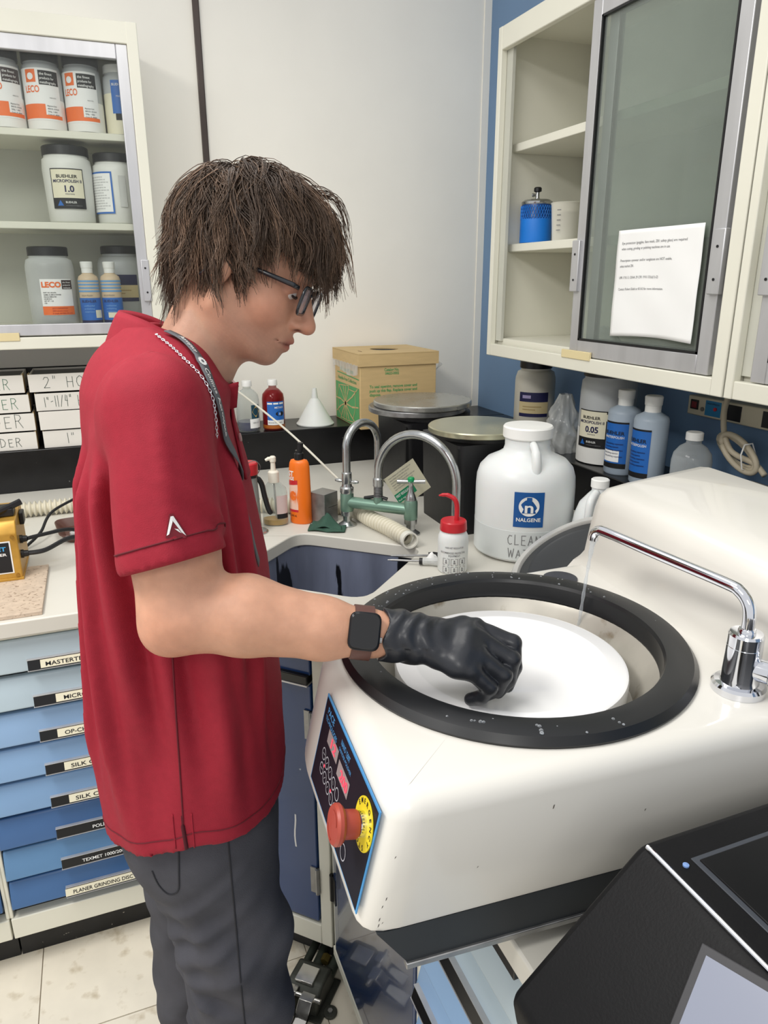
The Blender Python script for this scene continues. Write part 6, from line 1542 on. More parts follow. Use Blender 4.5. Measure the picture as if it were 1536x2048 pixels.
def shirt_fold(a, b, z, th):
    # th: 0 front, -pi/2 the near side, pi back
    w = np.clip((1.46-z)/0.12, 0, 1)
    f = 0.0040*np.sin(5*th+2.0*np.sin(2.4*z+0.6)+1.0)*w
    f += 0.0030*np.sin(13*th+5.0*z)*w*np.clip(np.cos(th-PI)+0.5, 0, 1)
    # long drape lines running down from the armpit, near side
    for t0, dt, amp, wd, z0, z1 in ((-2.15, 0.55, 0.009, 0.10, 1.42, 0.95), (-2.45, 0.35, 0.007, 0.08, 1.40, 0.85), (-2.78, 0.15, 0.005, 0.07, 1.40, 0.8), (-1.75, 0.45, 0.006, 0.11, 1.30, 0.9), (-0.95, -0.25, 0.008, 0.09, 1.42, 1.0), (-0.62, -0.2, 0.006, 0.08, 1.40, 0.9), (-1.25, 0.2, 0.005, 0.10, 1.2, 0.82)):
        tz = t0+dt*(1.35-z)
        f += amp*ridge(th-tz, wd)*np.clip((z0-z)/0.05, 0, 1)*np.clip((z-z1)/0.2, 0, 1)
        f -= 0.7*amp*ridge(th-tz-1.7*wd, wd*0.8)*np.clip((z0-z)/0.05, 0, 1)*np.clip((z-z1)/0.2, 0, 1)
    f += 0.0026*np.sin(38*z+6*th+3*np.sin(3*th))*np.clip((0.98-z)/0.15, 0, 1)*np.clip((z-0.77)/0.06, 0, 1)
    return f*2.1*np.clip((z-0.84)/0.16, 0.25, 1)
def shirt_outer(P):
    q = P-PO; a, b, z = q @ BF, q @ BL, P[..., 2]
    A = np.interp(z, ZT_, AT_); B = np.interp(z, ZT_, BT_); Cc = np.interp(z, ZT_, CT_)
    th = np.arctan2(b/B, (a-Cc)/A)
    A = A+shirt_fold(a, b, z, th); 
    n_ = 2.3
    k = (np.abs((a-Cc)/A)**n_+np.abs(b/(B+shirt_fold(a, b, z, th)))**n_)**(1/n_)
    d = (k-1)*np.minimum(A, B)*0.92
    d = np.maximum(d, z-(1.53-0.8*np.clip(a, 0, 0.2)))
    # yoke and shoulders
    yoke = sd_cone(P, bw(0.024, -0.05, 1.477), SHR+V3(0, 0, -0.004), 0.043, 0.057)
    yokl = sd_cone(P, bw(0.030, 0.05, 1.475), SHL, 0.050, 0.057)
    hump_ = sd_ell(P, bw(-0.02, 0, 1.455), (0.075, 0.125, 0.072))
    d = smin(d, smin(yoke, yokl, 0.02), 0.036); d = smin(d, hump_, 0.04)
    t = (P-SL0) @ SLD
    ph_ = np.arctan2((P-SL0) @ BF, -((P-SL0) @ BL))
    fs = 0.0020*np.sin(3*ph_+22*t)+0.0040*ridge(ph_-0.12, 0.13)*np.clip(t/0.04, 0, 1)+0.0035*ridge(t-0.085-0.05*ph_, 0.009)*np.clip(ph_+0.1, 0, 1)-0.003*ridge(t-0.102-0.05*ph_, 0.009)*np.clip(ph_+0.1, 0, 1)-0.006*ridge(ph_+1.25, 0.3)*np.clip((0.12-t)/0.05, 0, 1)
    sl = sd_cone(P, SL0, HEM+SLD*0.03, 0.061, 0.0565)-fs
    hem_cut = (P-HEM) @ HN_
    sl = np.maximum(sl, hem_cut)
    band = np.maximum(sl-0.0016, -(hem_cut+0.024))          # ribbed sleeve band, slightly proud
    sl = np.minimum(sl, np.maximum(band, hem_cut))
    d = smin(d, sl, 0.010)
    sll = np.maximum(sd_cone(P, SHL, HEML+SLDL*0.03, 0.061, 0.058), (P-HEML) @ SLDL)
    return smin(d, sll, 0.022)
def shirt_sdf(P):
    d = shirt_outer(P)
    q = P-PO; a, b, z = q @ BF, q @ BL, P[..., 2]
    th = np.arctan2(b/0.185, a/0.135)
    hem_z = 0.88-0.018*np.clip(np.cos(th), 0, 1)-0.042*np.clip(-np.cos(th), 0, 1)
    d = np.maximum(d, hem_z-z)
    hol = sd_cone(P, HEM+SLD*0.034, HEM+SLD*0.09, 0.0485, 0.0485)
    d = np.maximum(d, -hol)
    neck = sd_cone(P, NB+BZ*0.03-BF*0.004, NECK_TOP, 0.050, 0.060)
    return np.maximum(d, -neck)
Vs, Fs = surface_nets(shirt_sdf, (-0.12, 0.66, 0.73), (0.30, 1.34, 1.575), 0.0046)
M_shirt = mat('red_pique', (148, 32, 48), 0.72, var=0.05, vscale=90, bump=0.25, bscale=900, spec=0.3)
shirt = np_obj('polo_shirt', mesh_local(Vs), Fs, M_shirt, person)
sm_ = shirt.modifiers.new('smooth', 'SMOOTH'); sm_.factor = 0.5; sm_.iterations = 4
def onto_many(f, pts, lift=0.0, it=4):
    """slide points to the surface of implicit f along its gradient"""
    p = np.array(pts, float); e = 1e-3
    st = np.concatenate([np.zeros((1, 3)), np.eye(3)*e])
    for _ in range(it):
        v = f(p[:, None]+st[None])
        d = v[:, 0]; g = (v[:, 1:]-d[:, None])/e
        n = np.linalg.norm(g, axis=1)+1e-9
        p = p-g/n[:, None]*np.where(n > 0.3, d/n, d)[:, None]
    g = g/n[:, None]
    return p+g*lift, g
def onto(f, p, lift=0.0):
    q, g = onto_many(f, [p], lift); return q[0], g[0]
def surf_path(f, pts, lift, sub=5):
    return [tuple(q) for q in onto_many(f, [tuple(p) for p in smooth_path([tuple(p) for p in pts], sub)], lift)[0]-PO]
def side_cast(f, a, z, lift=0.0004, b0=-0.27, b1=-0.02):
    n_ = 120; bs = np.linspace(b0, b1, n_)
    P_ = np.array([bw(a, b, z) for b in bs]); d_ = f(P_)
    i = int(np.argmax(d_ < 0)) or n_-1
    t = d_[i-1]/(d_[i-1]-d_[i]+1e-12); b = bs[i-1]+(bs[i]-bs[i-1])*t
    return tuple(bw(a, b-lift, z)-PO)
def side_line(f, az, sub=6, lift=0.0004):
    return [side_cast(f, p.x, p.z, lift) for p in smooth_path([(a, 0, z) for a, z in az], sub)]
M_seam = mat('dark_red_seam', (96, 16, 30), 0.8, var=0.1)
# side seam, hem vent, sleeve seam
sp_ = [bw(0.012, -0.22, z) for z in (1.22, 1.10, 1.0, 0.9, 0.83, 0.79)]
obj('side_seam', MB().tube(side_line(shirt_outer, [(-0.012+0.03*(z-0.9), z) for z in (1.22, 1.12, 1.04, 0.97, 0.93, 0.91)]), 0.0011, 6), M_seam, shirt, angle=0)
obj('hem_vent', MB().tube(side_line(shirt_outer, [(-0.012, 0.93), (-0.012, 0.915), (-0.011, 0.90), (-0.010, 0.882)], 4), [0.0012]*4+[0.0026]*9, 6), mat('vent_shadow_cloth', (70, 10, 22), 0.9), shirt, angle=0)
for da in (-0.012, 0.012):
    obj('vent_facing', MB().tube(side_line(shirt_outer, [(-0.012+da, 0.932), (-0.012+da, 0.91), (-0.012+da, 0.882)], 4), 0.0010, 6), M_shirt, shirt, angle=0)
hp2 = []
for i in range(29):
    t = -PI+2*PI*i/28
    hp2.append(bw(0.15*math.cos(t), 0.2*math.sin(t), 0.904-0.018*max(0, math.cos(t))-0.042*max(0, -math.cos(t))))
obj('hem_stitch', MB().tube(surf_path(shirt_outer, hp2, 0.0002, 3), 0.0009, 5), M_seam, shirt, angle=0)
# collar: an upright band that folds over and outwards
def collar_fn(s, t):
    th = -PI*0.46+2*PI*0.46*s                                   # 0 at the nape, +-PI at the throat
    c, sn = -math.cos(th), math.sin(th)                          # c: +1 forwards
    cen = bw(0.028+0.004*c, 0.008, 0)
    front = 0.5+0.5*c
    ztop = 1.553-0.022*front-0.078*front*front
    if t < 0.4:
        k = t/0.4; r = 0.0585+0.003*k; z = ztop-0.030*(1-k)
    else:
        k = (t-0.4)/0.6; r = 0.0625+0.020*k**0.8+0.006*front*k; z = ztop+0.002-(0.040+0.016*front)*k
    return tuple(cen+BF*(c*r*1.05)+BL*(sn*r)+BZ*z-PO)
obj('collar', MB().grid(collar_fn, 48, 12), M_shirt, shirt, angle=0, solid=0.0025)
# placket and buttons
pk = MB().grid(lambda s, t: tuple(bw(0.12, -0.016+0.034*s, 1.455-0.125*t)), 4, 12)
pk.v = [tuple(q) for q in onto_many(shirt_outer, pk.v, 0.0022)[0]-PO]
obj('placket', pk, M_shirt, shirt, angle=0, solid=0.003)
obj('placket_tip', MB().grid(lambda s, t: tuple(bw(0.074+0.026*t-0.004*s, -0.046+0.012*s, 1.460-0.034*s+0.006*t)-PO), 6, 6), M_shirt, shirt, angle=0, solid=0.0025)
for p in (bw(0.13, -0.030, 1.452), bw(0.135, -0.012, 1.392)):
    q, n = onto(shirt_outer, p, 0.006); q2 = q+n*0.002
    obj('button', MB().tube([tuple(q-PO), tuple(q2-PO)], 0.0058, 14), mat('pearl_button', (186, 150, 150), 0.3), shirt, angle=0.5)
# stitched edge of the sleeve band
sb_ = []
for i in range(33):
    a = 2*PI*i/32; u_ = np.cross(SLD, V3(1, 0, 0)); u_ /= np.linalg.norm(u_); v_ = np.cross(SLD, u_)
    p_ = HEM+(u_*math.cos(a)+v_*math.sin(a))*0.060; p_ = p_+BZ*(-((p_-HEM) @ HN_+0.024)/HN_[2]); sb_.append(p_)
obj('sleeve_band_seam', MB().tube(surf_path(shirt_outer, sb_, 0.0004, 2), 0.0010, 5), M_seam, shirt, angle=0)
# sleeve emblem
e0, en = onto(shirt_outer, V3(0.064, 0.70, 1.361), 0.0)
eu_ = np.cross(BZ, en); eu_ /= np.linalg.norm(eu_); ev_ = np.cross(en, eu_)
if eu_ @ V3(1, 0, 0) < 0: eu_ = -eu_
ev_ = ev_ if ev_[2] > 0 else -ev_
def emb(poly, lift, m, name):
    vs = [tuple(onto(shirt_outer, e0+eu_*u+ev_*v, lift)[0]-PO) for u, v in poly]
    return obj(name, MB().add(vs, [tuple(range(len(vs)))]), m, shirt, smooth=False)
emb([(-0.0085, -0.011), (-0.001, 0.013), (0.003, 0.013), (0.0145, -0.0125), (0.012, -0.014)], 0.0012, mat('emblem_patch', (120, 24, 38), 0.6), 'emblem_patch')
emb([(-0.0066, -0.0085), (-0.004, -0.0075), (0.0008, 0.0045), (0.0012, 0.0105), (-0.0002, 0.0105)], 0.0020, M_inkwhite, 'emblem_mark')
emb([(0.0008, 0.0105), (0.0024, 0.0105), (0.0118, -0.0112), (0.0085, -0.0075), (0.0010, 0.0058)], 0.0020, M_inkwhite, 'emblem_mark')
emb([(0.0015, -0.0025), (0.0050, -0.0035), (0.0085, -0.0085), (0.0055, -0.0065)], 0.0020, M_inkwhite, 'emblem_mark')

# ------------------------------------------------------------------ trousers and shoes
KNR, KNL = bw(0.042, -0.088, 0.47), bw(-0.035, 0.088, 0.47)
ANR, ANL = bw(0.018, -0.09, 0.09), bw(-0.055, 0.09, 0.09)
def pants_sdf(P):
    q = P-PO; a, b, z = q @ BF, q @ BL, P[..., 2]
    pel = sd_ell(P, bw(-0.004, 0, 0.84), (0.120, 0.165, 0.15))
    pel = smin(pel, sd_ell(P, bw(-0.020, -0.075, 0.82), (0.084, 0.085, 0.10)), 0.03)
    pel = smin(pel, sd_ell(P, bw(-0.020, 0.075, 0.82), (0.084, 0.085, 0.10)), 0.03)
    pel = np.maximum(pel, z-0.97)
    def fold(kx, ph_): return 0.0050*np.sin(kx*z+6*np.arctan2(b+0.085, a)+ph_)+0.0014*np.sin(2.3*kx*z-9*a/0.1+ph_)
    lr_ = sd_chain(P, [bw(0.012, -0.078, 0.82), bw(0.038, -0.086, 0.62), KNR, bw(0.030, -0.09, 0.28), ANR], [0.094, 0.083, 0.076, 0.072, 0.070], 0.03)
    ll_ = sd_chain(P, [bw(-0.004, 0.078, 0.80), bw(-0.020, 0.086, 0.63), KNL, bw(-0.045, 0.09, 0.28), ANL], [0.094, 0.089, 0.077, 0.072, 0.070], 0.03)
    w = np.clip((0.80-z)/0.1, 0, 1)
    lr_ = lr_-fold(34, 0.4)*w*(0.5+0.5*np.clip(np.cos(8*(z-0.60)), 0, 1)); ll_ = ll_-fold(31, 2.0)*w
    for (a0, z0, sl_, am) in ((-0.02, 0.745, 0.75, 0.008), (0.0, 0.70, 0.6, 0.007), (0.0, 0.655, 0.55, 0.006), (0.0, 0.60, 0.45, 0.006), (0.02, 0.53, -0.5, 0.006), (0.0, 0.47, 0.5, 0.007), (0.02, 0.42, -0.4, 0.005)):
        u_ = z-(z0+sl_*(a-a0)); lr_ = lr_-am*(ridge(u_, 0.011)-0.8*ridge(u_-0.022, 0.012))*np.clip(1-np.abs(a+0.01)/0.10, 0, 1)
    d = smin(lr_, ll_, 0.012)
    d = smin(d, pel, 0.045)
    return np.maximum(d, 0.06-z)
Vp, Fp = surface_nets(pants_sdf, (-0.16, 0.78, 0.03), (0.28, 1.23, 0.99), 0.0052)
M_pants = mat('charcoal_denim', (72, 72, 78), 0.85, var=0.14, vscale=18, bump=0.35, bscale=700, spec=0.25, detail=8)
pants = np_obj('trousers', mesh_local(Vp), Fp, M_pants, person)
sm_ = pants.modifiers.new('smooth', 'SMOOTH'); sm_.factor = 0.5; sm_.iterations = 2
M_pseam = mat('trouser_seam', (40, 40, 45), 0.9)
ol = [bw(0.040+0.018*(0.8-z), -0.24, z) for z in (0.84, 0.76, 0.66, 0.55, 0.45, 0.35, 0.2)]
obj('side_seam', MB().tube(side_line(pants_sdf, [(0.043+0.004*(0.8-z), z) for z in (0.868, 0.80, 0.74, 0.66, 0.55, 0.45, 0.35, 0.2)]), 0.0013, 6), M_pseam, pants, angle=0)
pkp = [bw(a, -0.16, z) for a, z in ((-0.042, 0.84), (-0.040, 0.74), (-0.040, 0.685), (-0.058, 0.668), (-0.082, 0.69), (-0.095, 0.71))]
obj('pocket_edge', MB().tube(side_line(pants_sdf, [(-0.022, 0.868), (-0.025, 0.83), (-0.029, 0.796), (-0.042, 0.786), (-0.054, 0.800), (-0.061, 0.825)]), 0.0013, 6), M_pseam, pants, angle=0)
def shoe(an, name):
    c = an-PO
    def f(P):
        q = P-an; a, b, z = q @ BF, q @ BL, P[..., 2]
        d = sd_chain(P, [an+BF*-0.045+BZ*-0.045, an+BF*0.06+BZ*-0.05, an+BF*0.145+BZ*-0.058], [0.043, 0.043, 0.032], 0.03)
        d = smin(d, sd_cone(P, an+BZ*-0.03, an+BZ*0.01, 0.04, 0.045), 0.03)
        return np.maximum(d, 0.002-z)
    V_, F_ = surface_nets(f, an+V3(-0.13, -0.11, -0.10), an+V3(0.21, 0.11, 0.07), 0.006)
    return np_obj('shoe', mesh_local(V_), F_, mat('dark_shoe', (38, 36, 36), 0.5), person)
shoe(ANR, 'shoe'); shoe(ANL, 'shoe')

# ------------------------------------------------------------------ gloved hand on the disc
RF = [[V3(*p) for p in f] for f in (
    [(0.386, 0.696, 1.191), (0.423, 0.670, 1.177), (0.421, 0.661, 1.150), (0.412, 0.660, 1.127)],
    [(0.379, 0.674, 1.188), (0.411, 0.652, 1.167), (0.406, 0.650, 1.142), (0.397, 0.656, 1.125)],
    [(0.367, 0.656, 1.179), (0.394, 0.640, 1.156), (0.388, 0.645, 1.136), (0.377, 0.655, 1.124)],
    [(0.353, 0.645, 1.168), (0.374, 0.635, 1.147), (0.369, 0.643, 1.132), (0.360, 0.654, 1.124)])]
RT_ = [V3(*p) for p in ((0.312, 0.705, 1.180), (0.350, 0.712, 1.163), (0.378, 0.700, 1.141), (0.392, 0.684, 1.126))]
HA = (RF[1][0]-WR)/np.linalg.norm(RF[1][0]-WR)
def glove_sdf(P):
    d = hand_generic(P, WR+HA*0.004, RF, RT_, fr=0.0098)
    cu0 = WR-AX*0.022
    d = smin(d, sd_cone(P, cu0, WR+HA*0.02, 0.0315, 0.026), 0.012)
    t = (P-WR) @ HA
    ang = np.arctan2((P-WR)[..., 2], (P-WR)[..., 1])
    wr_ = 0.0013*np.sin(300*t+2.0*np.sin(3*ang)+1.2*ang)*np.exp(-((t-0.015)/0.03)**2)
    wr_ += 0.0009*np.sin(150*t+5*ang)*np.exp(-((t-0.07)/0.035)**2)
    d = d-wr_
    d = np.maximum(d, -(((P-cu0) @ AX)-0.004-0.003*np.sin(4*ang)))
    return np.maximum(d, -sd_cone(P, cu0-AX*0.02, cu0+AX*0.006, 0.0285, 0.0270))
Vg, Fg = surface_nets(glove_sdf, (0.24, 0.60, 1.10), (0.45, 0.76, 1.24), 0.0017)
glove = np_obj('nitrile_glove', mesh_local(Vg), Fg, mat('black_nitrile', (38, 40, 45), 0.34, var=0.12, vscale=40, bump=0.15, bscale=120), person)

# ------------------------------------------------------------------ watch
wc_ = WR-AX*0.043
wn = V3(-0.33, -0.80, 0.50); wn -= AX*(wn @ AX); wn /= np.linalg.norm(wn); wt = np.cross(AX, wn)
def wfn(x, y, z): return tuple(wc_+AX*x+wt*y+wn*z-PO)
def wbox(x, y, z0, z1, r=0.008, n=5):
    rp_ = round_poly([(-x, -y), (x, -y), (x, y), (-x, y)], r, n)
    mb_ = MB().prism(rp_, z0, z1); mb_.v = [wfn(*v) for v in mb_.v]; return mb_
wtch = obj('wristwatch', wbox(0.0180, 0.0215, 0.0270, 0.0370, 0.010), mat('graphite_metal', (40, 41, 44), 0.25, metal=0.7), person, bevel=0.002)
obj('screen', wbox(0.0160, 0.0195, 0.0371, 0.0381, 0.009), mat('black_glass', (8, 8, 10), 0.06, coat=0.5), wtch, bevel=0.0008)
obj('crown', MB().tube([wfn(0.018, 0.008, 0.0320), wfn(0.0205, 0.008, 0.0320)], 0.0035, 12), M_steel, wtch)
st_ = MB(); ns = 44
for i in range(ns+1):
    a = math.radians(38)+2*PI*(1-76/360)*i/ns
    for rr, xx in ((0.0270, -0.0115), (0.0270, 0.0115), (0.0318, 0.0115), (0.0318, -0.0115)):
        st_.v.append(wfn(xx, rr*math.sin(a), rr*math.cos(a)))
for i in range(ns):
    for k in range(4): st_.f.append((i*4+k, i*4+(k+1) % 4, (i+1)*4+(k+1) % 4, (i+1)*4+k))
obj('strap', st_, mat('brown_leather', (92, 58, 50), 0.45, var=0.1, vscale=60), wtch, angle=0.6)
obj('strap_buckle', wbox(0.0135, 0.012, -0.0365, -0.0335, 0.003, 3), M_blk, wtch, bevel=0.001)

# ------------------------------------------------------------------ glasses
M_frame = mat('dark_acetate', (34, 36, 40), 0.18, var=0.2, vscale=30, coat=0.5)
gl_ = MB()
gx = 0.1085
def rim_pts(s):
    base = round_poly([(-0.0245, -0.019), (0.0245, -0.019), (0.0260, 0.0195), (-0.0260, 0.0195)], 0.0125, 6)
    out = []
    for y, z in base: out.append((gx-0.10*abs(y*1.0+0.0)*0-0.28*(0.034+s*y*s-0.0)**2*3.0, s*0.034+y, -0.006+z))
    return out
for s in (-1, 1):
    pts = [hl(p) for p in rim_pts(s)]; pts.append(pts[0]); pts.append(pts[1])
    gl_.tube(pts, 0.0021, 8, cap=False)
gl_.tube([hl(p) for p in ((gx-0.002, -0.011, 0.004), (gx+0.001, 0, 0.0065), (gx-0.002, 0.011, 0.004))], 0.002, 8)
glasses = obj('glasses', gl_, M_frame, person, angle=0)
for s in (-1, 1):
    obj('temple', MB().tube([hl(p) for p in ((gx-0.009, s*0.060, 0.008), (gx-0.016, s*0.067, 0.009), (0.045, s*0.072, 0.008), (0.005, s*0.076, 0.006), (-0.02, s*0.078, -0.010), (-0.03, s*0.078, -0.03))], [0.0030, 0.0034, 0.0030, 0.0026, 0.0026, 0.002], 8), M_frame, glasses, angle=0)
    vs = [hl(p) for p in rim_pts(s)]
    obj('lens', MB().add(vs, [tuple(range(len(vs)))]), glassy('spectacle_lens', (214, 208, 214), 0.10, 0.03), glasses, smooth=False)

# ------------------------------------------------------------------ lanyard and chain
M_lan = mat('grey_lanyard', (92, 94, 98), 0.7, var=0.05)
def ribbon(pts, w, parent, m, name, lift, f=shirt_outer):
    sm = smooth_path([tuple(p) for p in pts], 6); mb_ = MB()
    P_, N_ = onto_many(f, [tuple(p) for p in sm], lift)
    cs = []
    for i in range(len(P_)):
        t = P_[min(i+1, len(P_)-1)]-P_[max(i-1, 0)]; t /= np.linalg.norm(t)
        c = np.cross(N_[i], t); c /= np.linalg.norm(c); cs.append((P_[i], t, c, N_[i]))
        mb_.v += [tuple(P_[i]+c*w-PO), tuple(P_[i]-c*w-PO)]
    for i in range(len(P_)-1): mb_.f.append((2*i, 2*i+1, 2*i+3, 2*i+2))
    return obj(name, mb_, m, parent, angle=0, solid=0.0012), cs
lan_pts = [bw(0.024, -0.072, 1.549), bw(0.040, -0.080, 1.540), bw(0.0479, -0.0901, 1.5262), bw(0.0555, -0.108, 1.5103), bw(0.0629, -0.124, 1.4945), bw(0.070, -0.136, 1.4768), bw(0.077, -0.138, 1.4553), bw(0.086, -0.128, 1.4268), bw(0.098, -0.110, 1.3797), bw(0.118, -0.08, 1.30), bw(0.126, -0.06, 1.22)]
lan, lcs = ribbon(lan_pts, 0.0078, person, M_lan, 'lanyard', 0.004)
def lan_text(s, i0, i1, h):
    """write along the strip from sample i0 to i1"""
    seg_ = lcs[i0:i1+1]; L_ = [0]
    for a, b in zip(seg_[:-1], seg_[1:]): L_.append(L_[-1]+np.linalg.norm(b[0]-a[0]))
    def fn(u, v):
        u = min(max(u, 0), L_[-1]-1e-5); k = max(j for j in range(len(L_)-1) if L_[j] <= u); t = (u-L_[k])/(L_[k+1]-L_[k])
        p = seg_[k][0]*(1-t)+seg_[k+1][0]*t; c = seg_[k][2]; n = seg_[k][3]
        sg = 1 if (c @ V3(0.9, -0.3, 0.3)) > 0 else -1
        return tuple(p+c*sg*(v-h/2)+n*0.0014-PO)
    return letter(lan, s, M_inkwhite, fn, h, L_[-1], 'l', 0.01)
lan_text('Aerospace', 6, 17, 0.0085)
lan_text('Collins Aerospace', 24, 44, 0.0075)
p, t_, c_, n_ = lcs[21]
obj('emblem', MB().add([tuple(p+(t_*math.cos(q)+c_*math.sin(q))*(0.0068 if k % 2 else 0.0052)+n_*0.0014-PO) for k, q in enumerate([2*PI*i/28 for i in range(28)])], [tuple(range(28))]), M_inkwhite, lan, smooth=False)
obj('emblem_eye', MB().add([tuple(p+(t_*math.cos(q)+c_*math.sin(q))*0.0022+n_*0.0018-PO) for q in [2*PI*i/14 for i in range(14)]], [tuple(range(14))]), M_lan, lan, smooth=False)
ch_pts = [bw(0.006, -0.090, 1.536), bw(0.020, -0.104, 1.520), bw(0.030, -0.120, 1.504), bw(0.038, -0.136, 1.486), bw(0.046, -0.147, 1.466), bw(0.054, -0.150, 1.444), bw(0.064, -0.144, 1.415)]
chain = MB(); sm = surf_path(shirt_outer, ch_pts, 0.002, 7)
for i in range(len(sm)-1):
    a, b = Vector(sm[i]), Vector(sm[i+1]); t = (b-a).normalized(); side = t.cross(Vector((0.3, -0.8, 0.5))).normalized(); up_ = side.cross(t)
    if i % 2: side = (side+up_).normalized()
    mid = (a+b)/2; l_ = (b-a).length*0.72
    chain.tube([mid+t*l_*math.cos(q)+side*0.0016*math.sin(q) for q in [2*PI*k/10 for k in range(11)]], 0.0005, 5, cap=False)
chn = obj('neck_chain', chain, M_chrome, person, angle=0); chn['kind'] = 'stuff'

# ------------------------------------------------------------------ hair
rng = np.random.default_rng(7)
CC = V3(-0.012, 0, 0.042); CR = V3(0.100, 0.077, 0.088)
gdir = HM.T @ V3(0, 0, -1.0)                                     # world down in the head frame
crown = V3(-0.45, 0.0, 0.89)
NG = 620
dirs = []
while len(dirs) < NG:
    v = rng.normal(size=3); v /= np.linalg.norm(v)
    x, y, z = v
    lowest = -0.62 if x < -0.25 else (-0.18 if x < 0.25 else (0.30 + 0.35*max(0, x-0.25)))
    if z > lowest: dirs.append(v)
U = np.array(dirs)
root = CC+U*CR
nrm0 = U/CR; nrm0 /= np.linalg.norm(nrm0, axis=1)[:, None]
flow = U-crown; flow -= nrm0*np.sum(flow*nrm0, 1)[:, None]; flow /= np.linalg.norm(flow, axis=1)[:, None]+1e-6
front = np.clip((U[:, 0]-0.15)/0.5, 0, 1); backw = np.clip((-U[:, 0]+0.1)/0.6, 0, 1); side = np.clip(np.abs(U[:, 1])-0.35, 0, 1)
topw = np.clip((U[:, 2]-0.5)/0.4, 0, 1)
flow[:, 0] += 0.75*topw*(U[:, 0] > -0.55)+0.35*front
flow[:, 1] += -0.30*topw
flow /= np.linalg.norm(flow, axis=1)[:, None]
length = 0.098+0.048*topw-0.004*front+0.058*backw*np.clip(0.5-U[:, 2], 0, 1)+rng.uniform(-0.02, 0.022, NG)
length = length*np.where((np.abs(U[:, 1]) > 0.5) & (U[:, 2] < 0.4) & (U[:, 0] > -0.35), 0.84, 1.0)
length = length*np.where((U[:, 1] > 0.35) & (U[:, 2] < 0.5), 0.72, 1.0)
length = length*np.where((U[:, 0] > 0.1) & (np.abs(U[:, 1]) > 0.35) & (U[:, 2] < 0.6), 0.74, 1.0)
length = length+0.03*((U[:, 2] < 0.0) & (U[:, 0] < -0.3) & (np.abs(U[:, 1]) < 0.6))
layer = rng.uniform(0.004, 0.022, NG)*(0.55+0.75*topw+0.65*front)*(1-0.78*backw)
NP = 12
G = np.zeros((NG, NP, 3)); G[:, 0] = root
d = nrm0*(0.22+0.3*topw+0.25*front)[:, None]+flow*0.8+rng.normal(size=(NG, 3))*0.22; d /= np.linalg.norm(d, axis=1)[:, None]
wob = rng.normal(size=(NG, 3))*0.34
cph = rng.uniform(0, 6.28, NG); camp = rng.uniform(0.3, 1.0, NG)
pos = root.copy()
for i in range(1, NP):
    t = i/(NP-1)
    u = (pos-CC)/CR; nn = u/CR; nn /= np.linalg.norm(nn, axis=1)[:, None]
    fl = u-crown; fl -= nn*np.sum(fl*nn, 1)[:, None]; fl /= np.linalg.norm(fl, axis=1)[:, None]+1e-6
    flick = np.clip((t-0.62)/0.38, 0, 1)
    outw = 0.95*flick*(0.75*backw+0.55*front+0.12)*camp*np.clip(0.45-u[:, 2], 0, 1)
    curl = np.cross(nn, d)*(camp*np.sin(8.0*t+cph))[:, None]
    d = d*0.78+fl*(0.26+0.1*front)[:, None]+gdir*(0.10+0.20*t)+nn*outw[:, None]+wob*0.25+curl*0.50
    d /= np.linalg.norm(d, axis=1)[:, None]
    pos = pos+d*(length/(NP-1))[:, None]
    off = layer*np.sin(min(1, t*1.6)*PI/2)+0.004+0.014*np.clip(t-0.5, 0, 1)*backw
    q = (pos-CC); k = np.linalg.norm(q/(CR+off[:, None]), axis=1)
    lim = 1.20-0.13*backw
    far_ = (k > lim) & (u[:, 2] > 0.1-0.45*backw)
    pos[far_] = CC+q[far_]*(lim[far_]/k[far_])[:, None]
    ins = k < 1
    pos[ins] = CC+q[ins]/k[ins][:, None]
    G[:, i] = pos
keep = ~((G[:, -1, 0] > -0.045) & (G[:, -1, 2] < -0.075))            # no locks hanging under the jaw
G = G[keep]; NG = len(G)
KS = 20
NS = NG*KS
gi = np.repeat(np.arange(NG), KS)
S = G[gi].copy()
t_ = np.linspace(0, 1, NP)[None, :, None]
o1 = rng.normal(size=(NS, 1, 3))*0.0062; o2 = rng.normal(size=(NS, 1, 3))*0.0036
ph_ = rng.uniform(0, 6.28, (NS, 1, 1)); wv = rng.normal(size=(NS, 1, 3))*0.0016
S = S+o1*(1-t_)**0.7*0.9+o2*(0.25+0.75*t_**1.5)+wv*np.sin(7*t_+ph_)*t_
# shorten some strands so that the ends are ragged
fr_ = rng.uniform(0.72, 1.06, NS)
idx = np.linspace(0, 1, NP)[None]*fr_[:, None]*(NP-1)
i0 = np.clip(np.floor(idx).astype(int), 0, NP-2); ft = (idx-i0)[..., None]
S = np.take_along_axis(S, i0[..., None].repeat(3, 2), 1)*(1-ft)+np.take_along_axis(S, (i0+1)[..., None].repeat(3, 2), 1)*ft
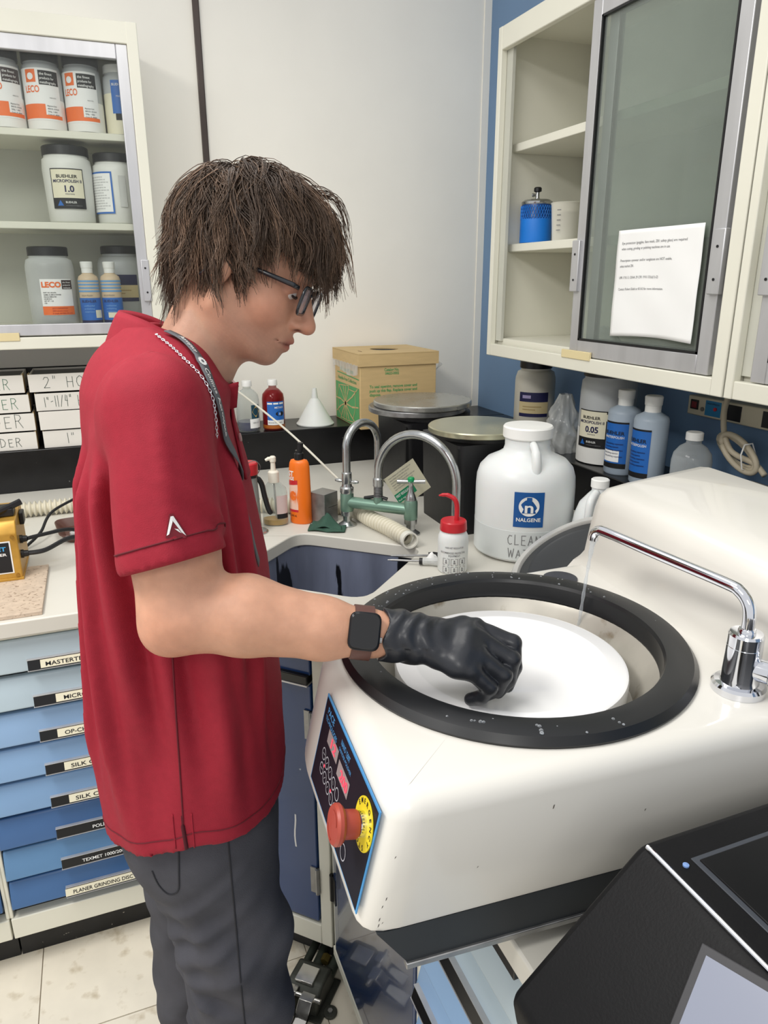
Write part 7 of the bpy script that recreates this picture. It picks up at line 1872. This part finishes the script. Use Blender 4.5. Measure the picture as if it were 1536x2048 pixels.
# stay outside the skull
q = S-CC; k = np.linalg.norm(q/(CR+0.003), axis=2)
S = np.where((k < 1)[..., None], CC+q/np.maximum(k, 1e-6)[..., None], S)
W_ = HO+HS*(S @ HM.T)-PO
T_ = np.gradient(W_, axis=1); T_ /= np.linalg.norm(T_, axis=2)[..., None]+1e-9
ref = np.array([0.31, 0.52, 0.79]); A_ = np.cross(T_, ref); A_ /= np.linalg.norm(A_, axis=2)[..., None]+1e-9; B_ = np.cross(T_, A_)
rad = (0.00062*np.linspace(1.0, 0.25, NP)**0.8)[None, :, None]*rng.uniform(0.7, 1.5, (NS, 1, 1))
vs = np.stack([W_+rad*(A_*math.cos(a)+B_*math.sin(a)) for a in (0, 2*PI/3, 4*PI/3)], 2)      # NS,NP,3,3
hv = vs.reshape(-1, 3)
base = (np.arange(NS)[:, None, None]*NP+np.arange(NP-1)[None, :, None])*3
kk = np.arange(3)[None, None]
hf = np.stack([base+kk, base+(kk+1) % 3, base+3+(kk+1) % 3, base+3+kk], 3).reshape(-1, 4)
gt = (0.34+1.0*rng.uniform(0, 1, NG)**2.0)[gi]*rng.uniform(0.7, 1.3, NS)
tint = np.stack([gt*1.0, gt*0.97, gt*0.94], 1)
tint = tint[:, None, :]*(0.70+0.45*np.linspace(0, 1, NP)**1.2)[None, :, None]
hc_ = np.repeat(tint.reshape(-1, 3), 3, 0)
# scalp under the strands
def cap_sdf(P):
    H = to_head(P)
    d = (sd_ell(H, CC, CR+0.007))
    u = (H-CC)/CR; u = u/(np.linalg.norm(u, axis=-1)[..., None]+1e-6)
    low = np.where(u[..., 0] < -0.25, -0.60, np.where(u[..., 0] < 0.25, -0.16, 0.34+0.3*np.maximum(0, u[..., 0]-0.25)))
    return np.maximum(d*HS, (low-u[..., 2])*0.06)
Vc, Fc = surface_nets(cap_sdf, (0.03, 0.86, 1.50), (0.34, 1.14, 1.76), 0.0045)
HV = np.concatenate([hv, mesh_local(Vc)]); HFc = np.concatenate([hf, Fc+len(hv)])
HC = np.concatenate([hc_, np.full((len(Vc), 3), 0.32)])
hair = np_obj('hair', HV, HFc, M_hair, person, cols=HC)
hair['kind'] = 'stuff'
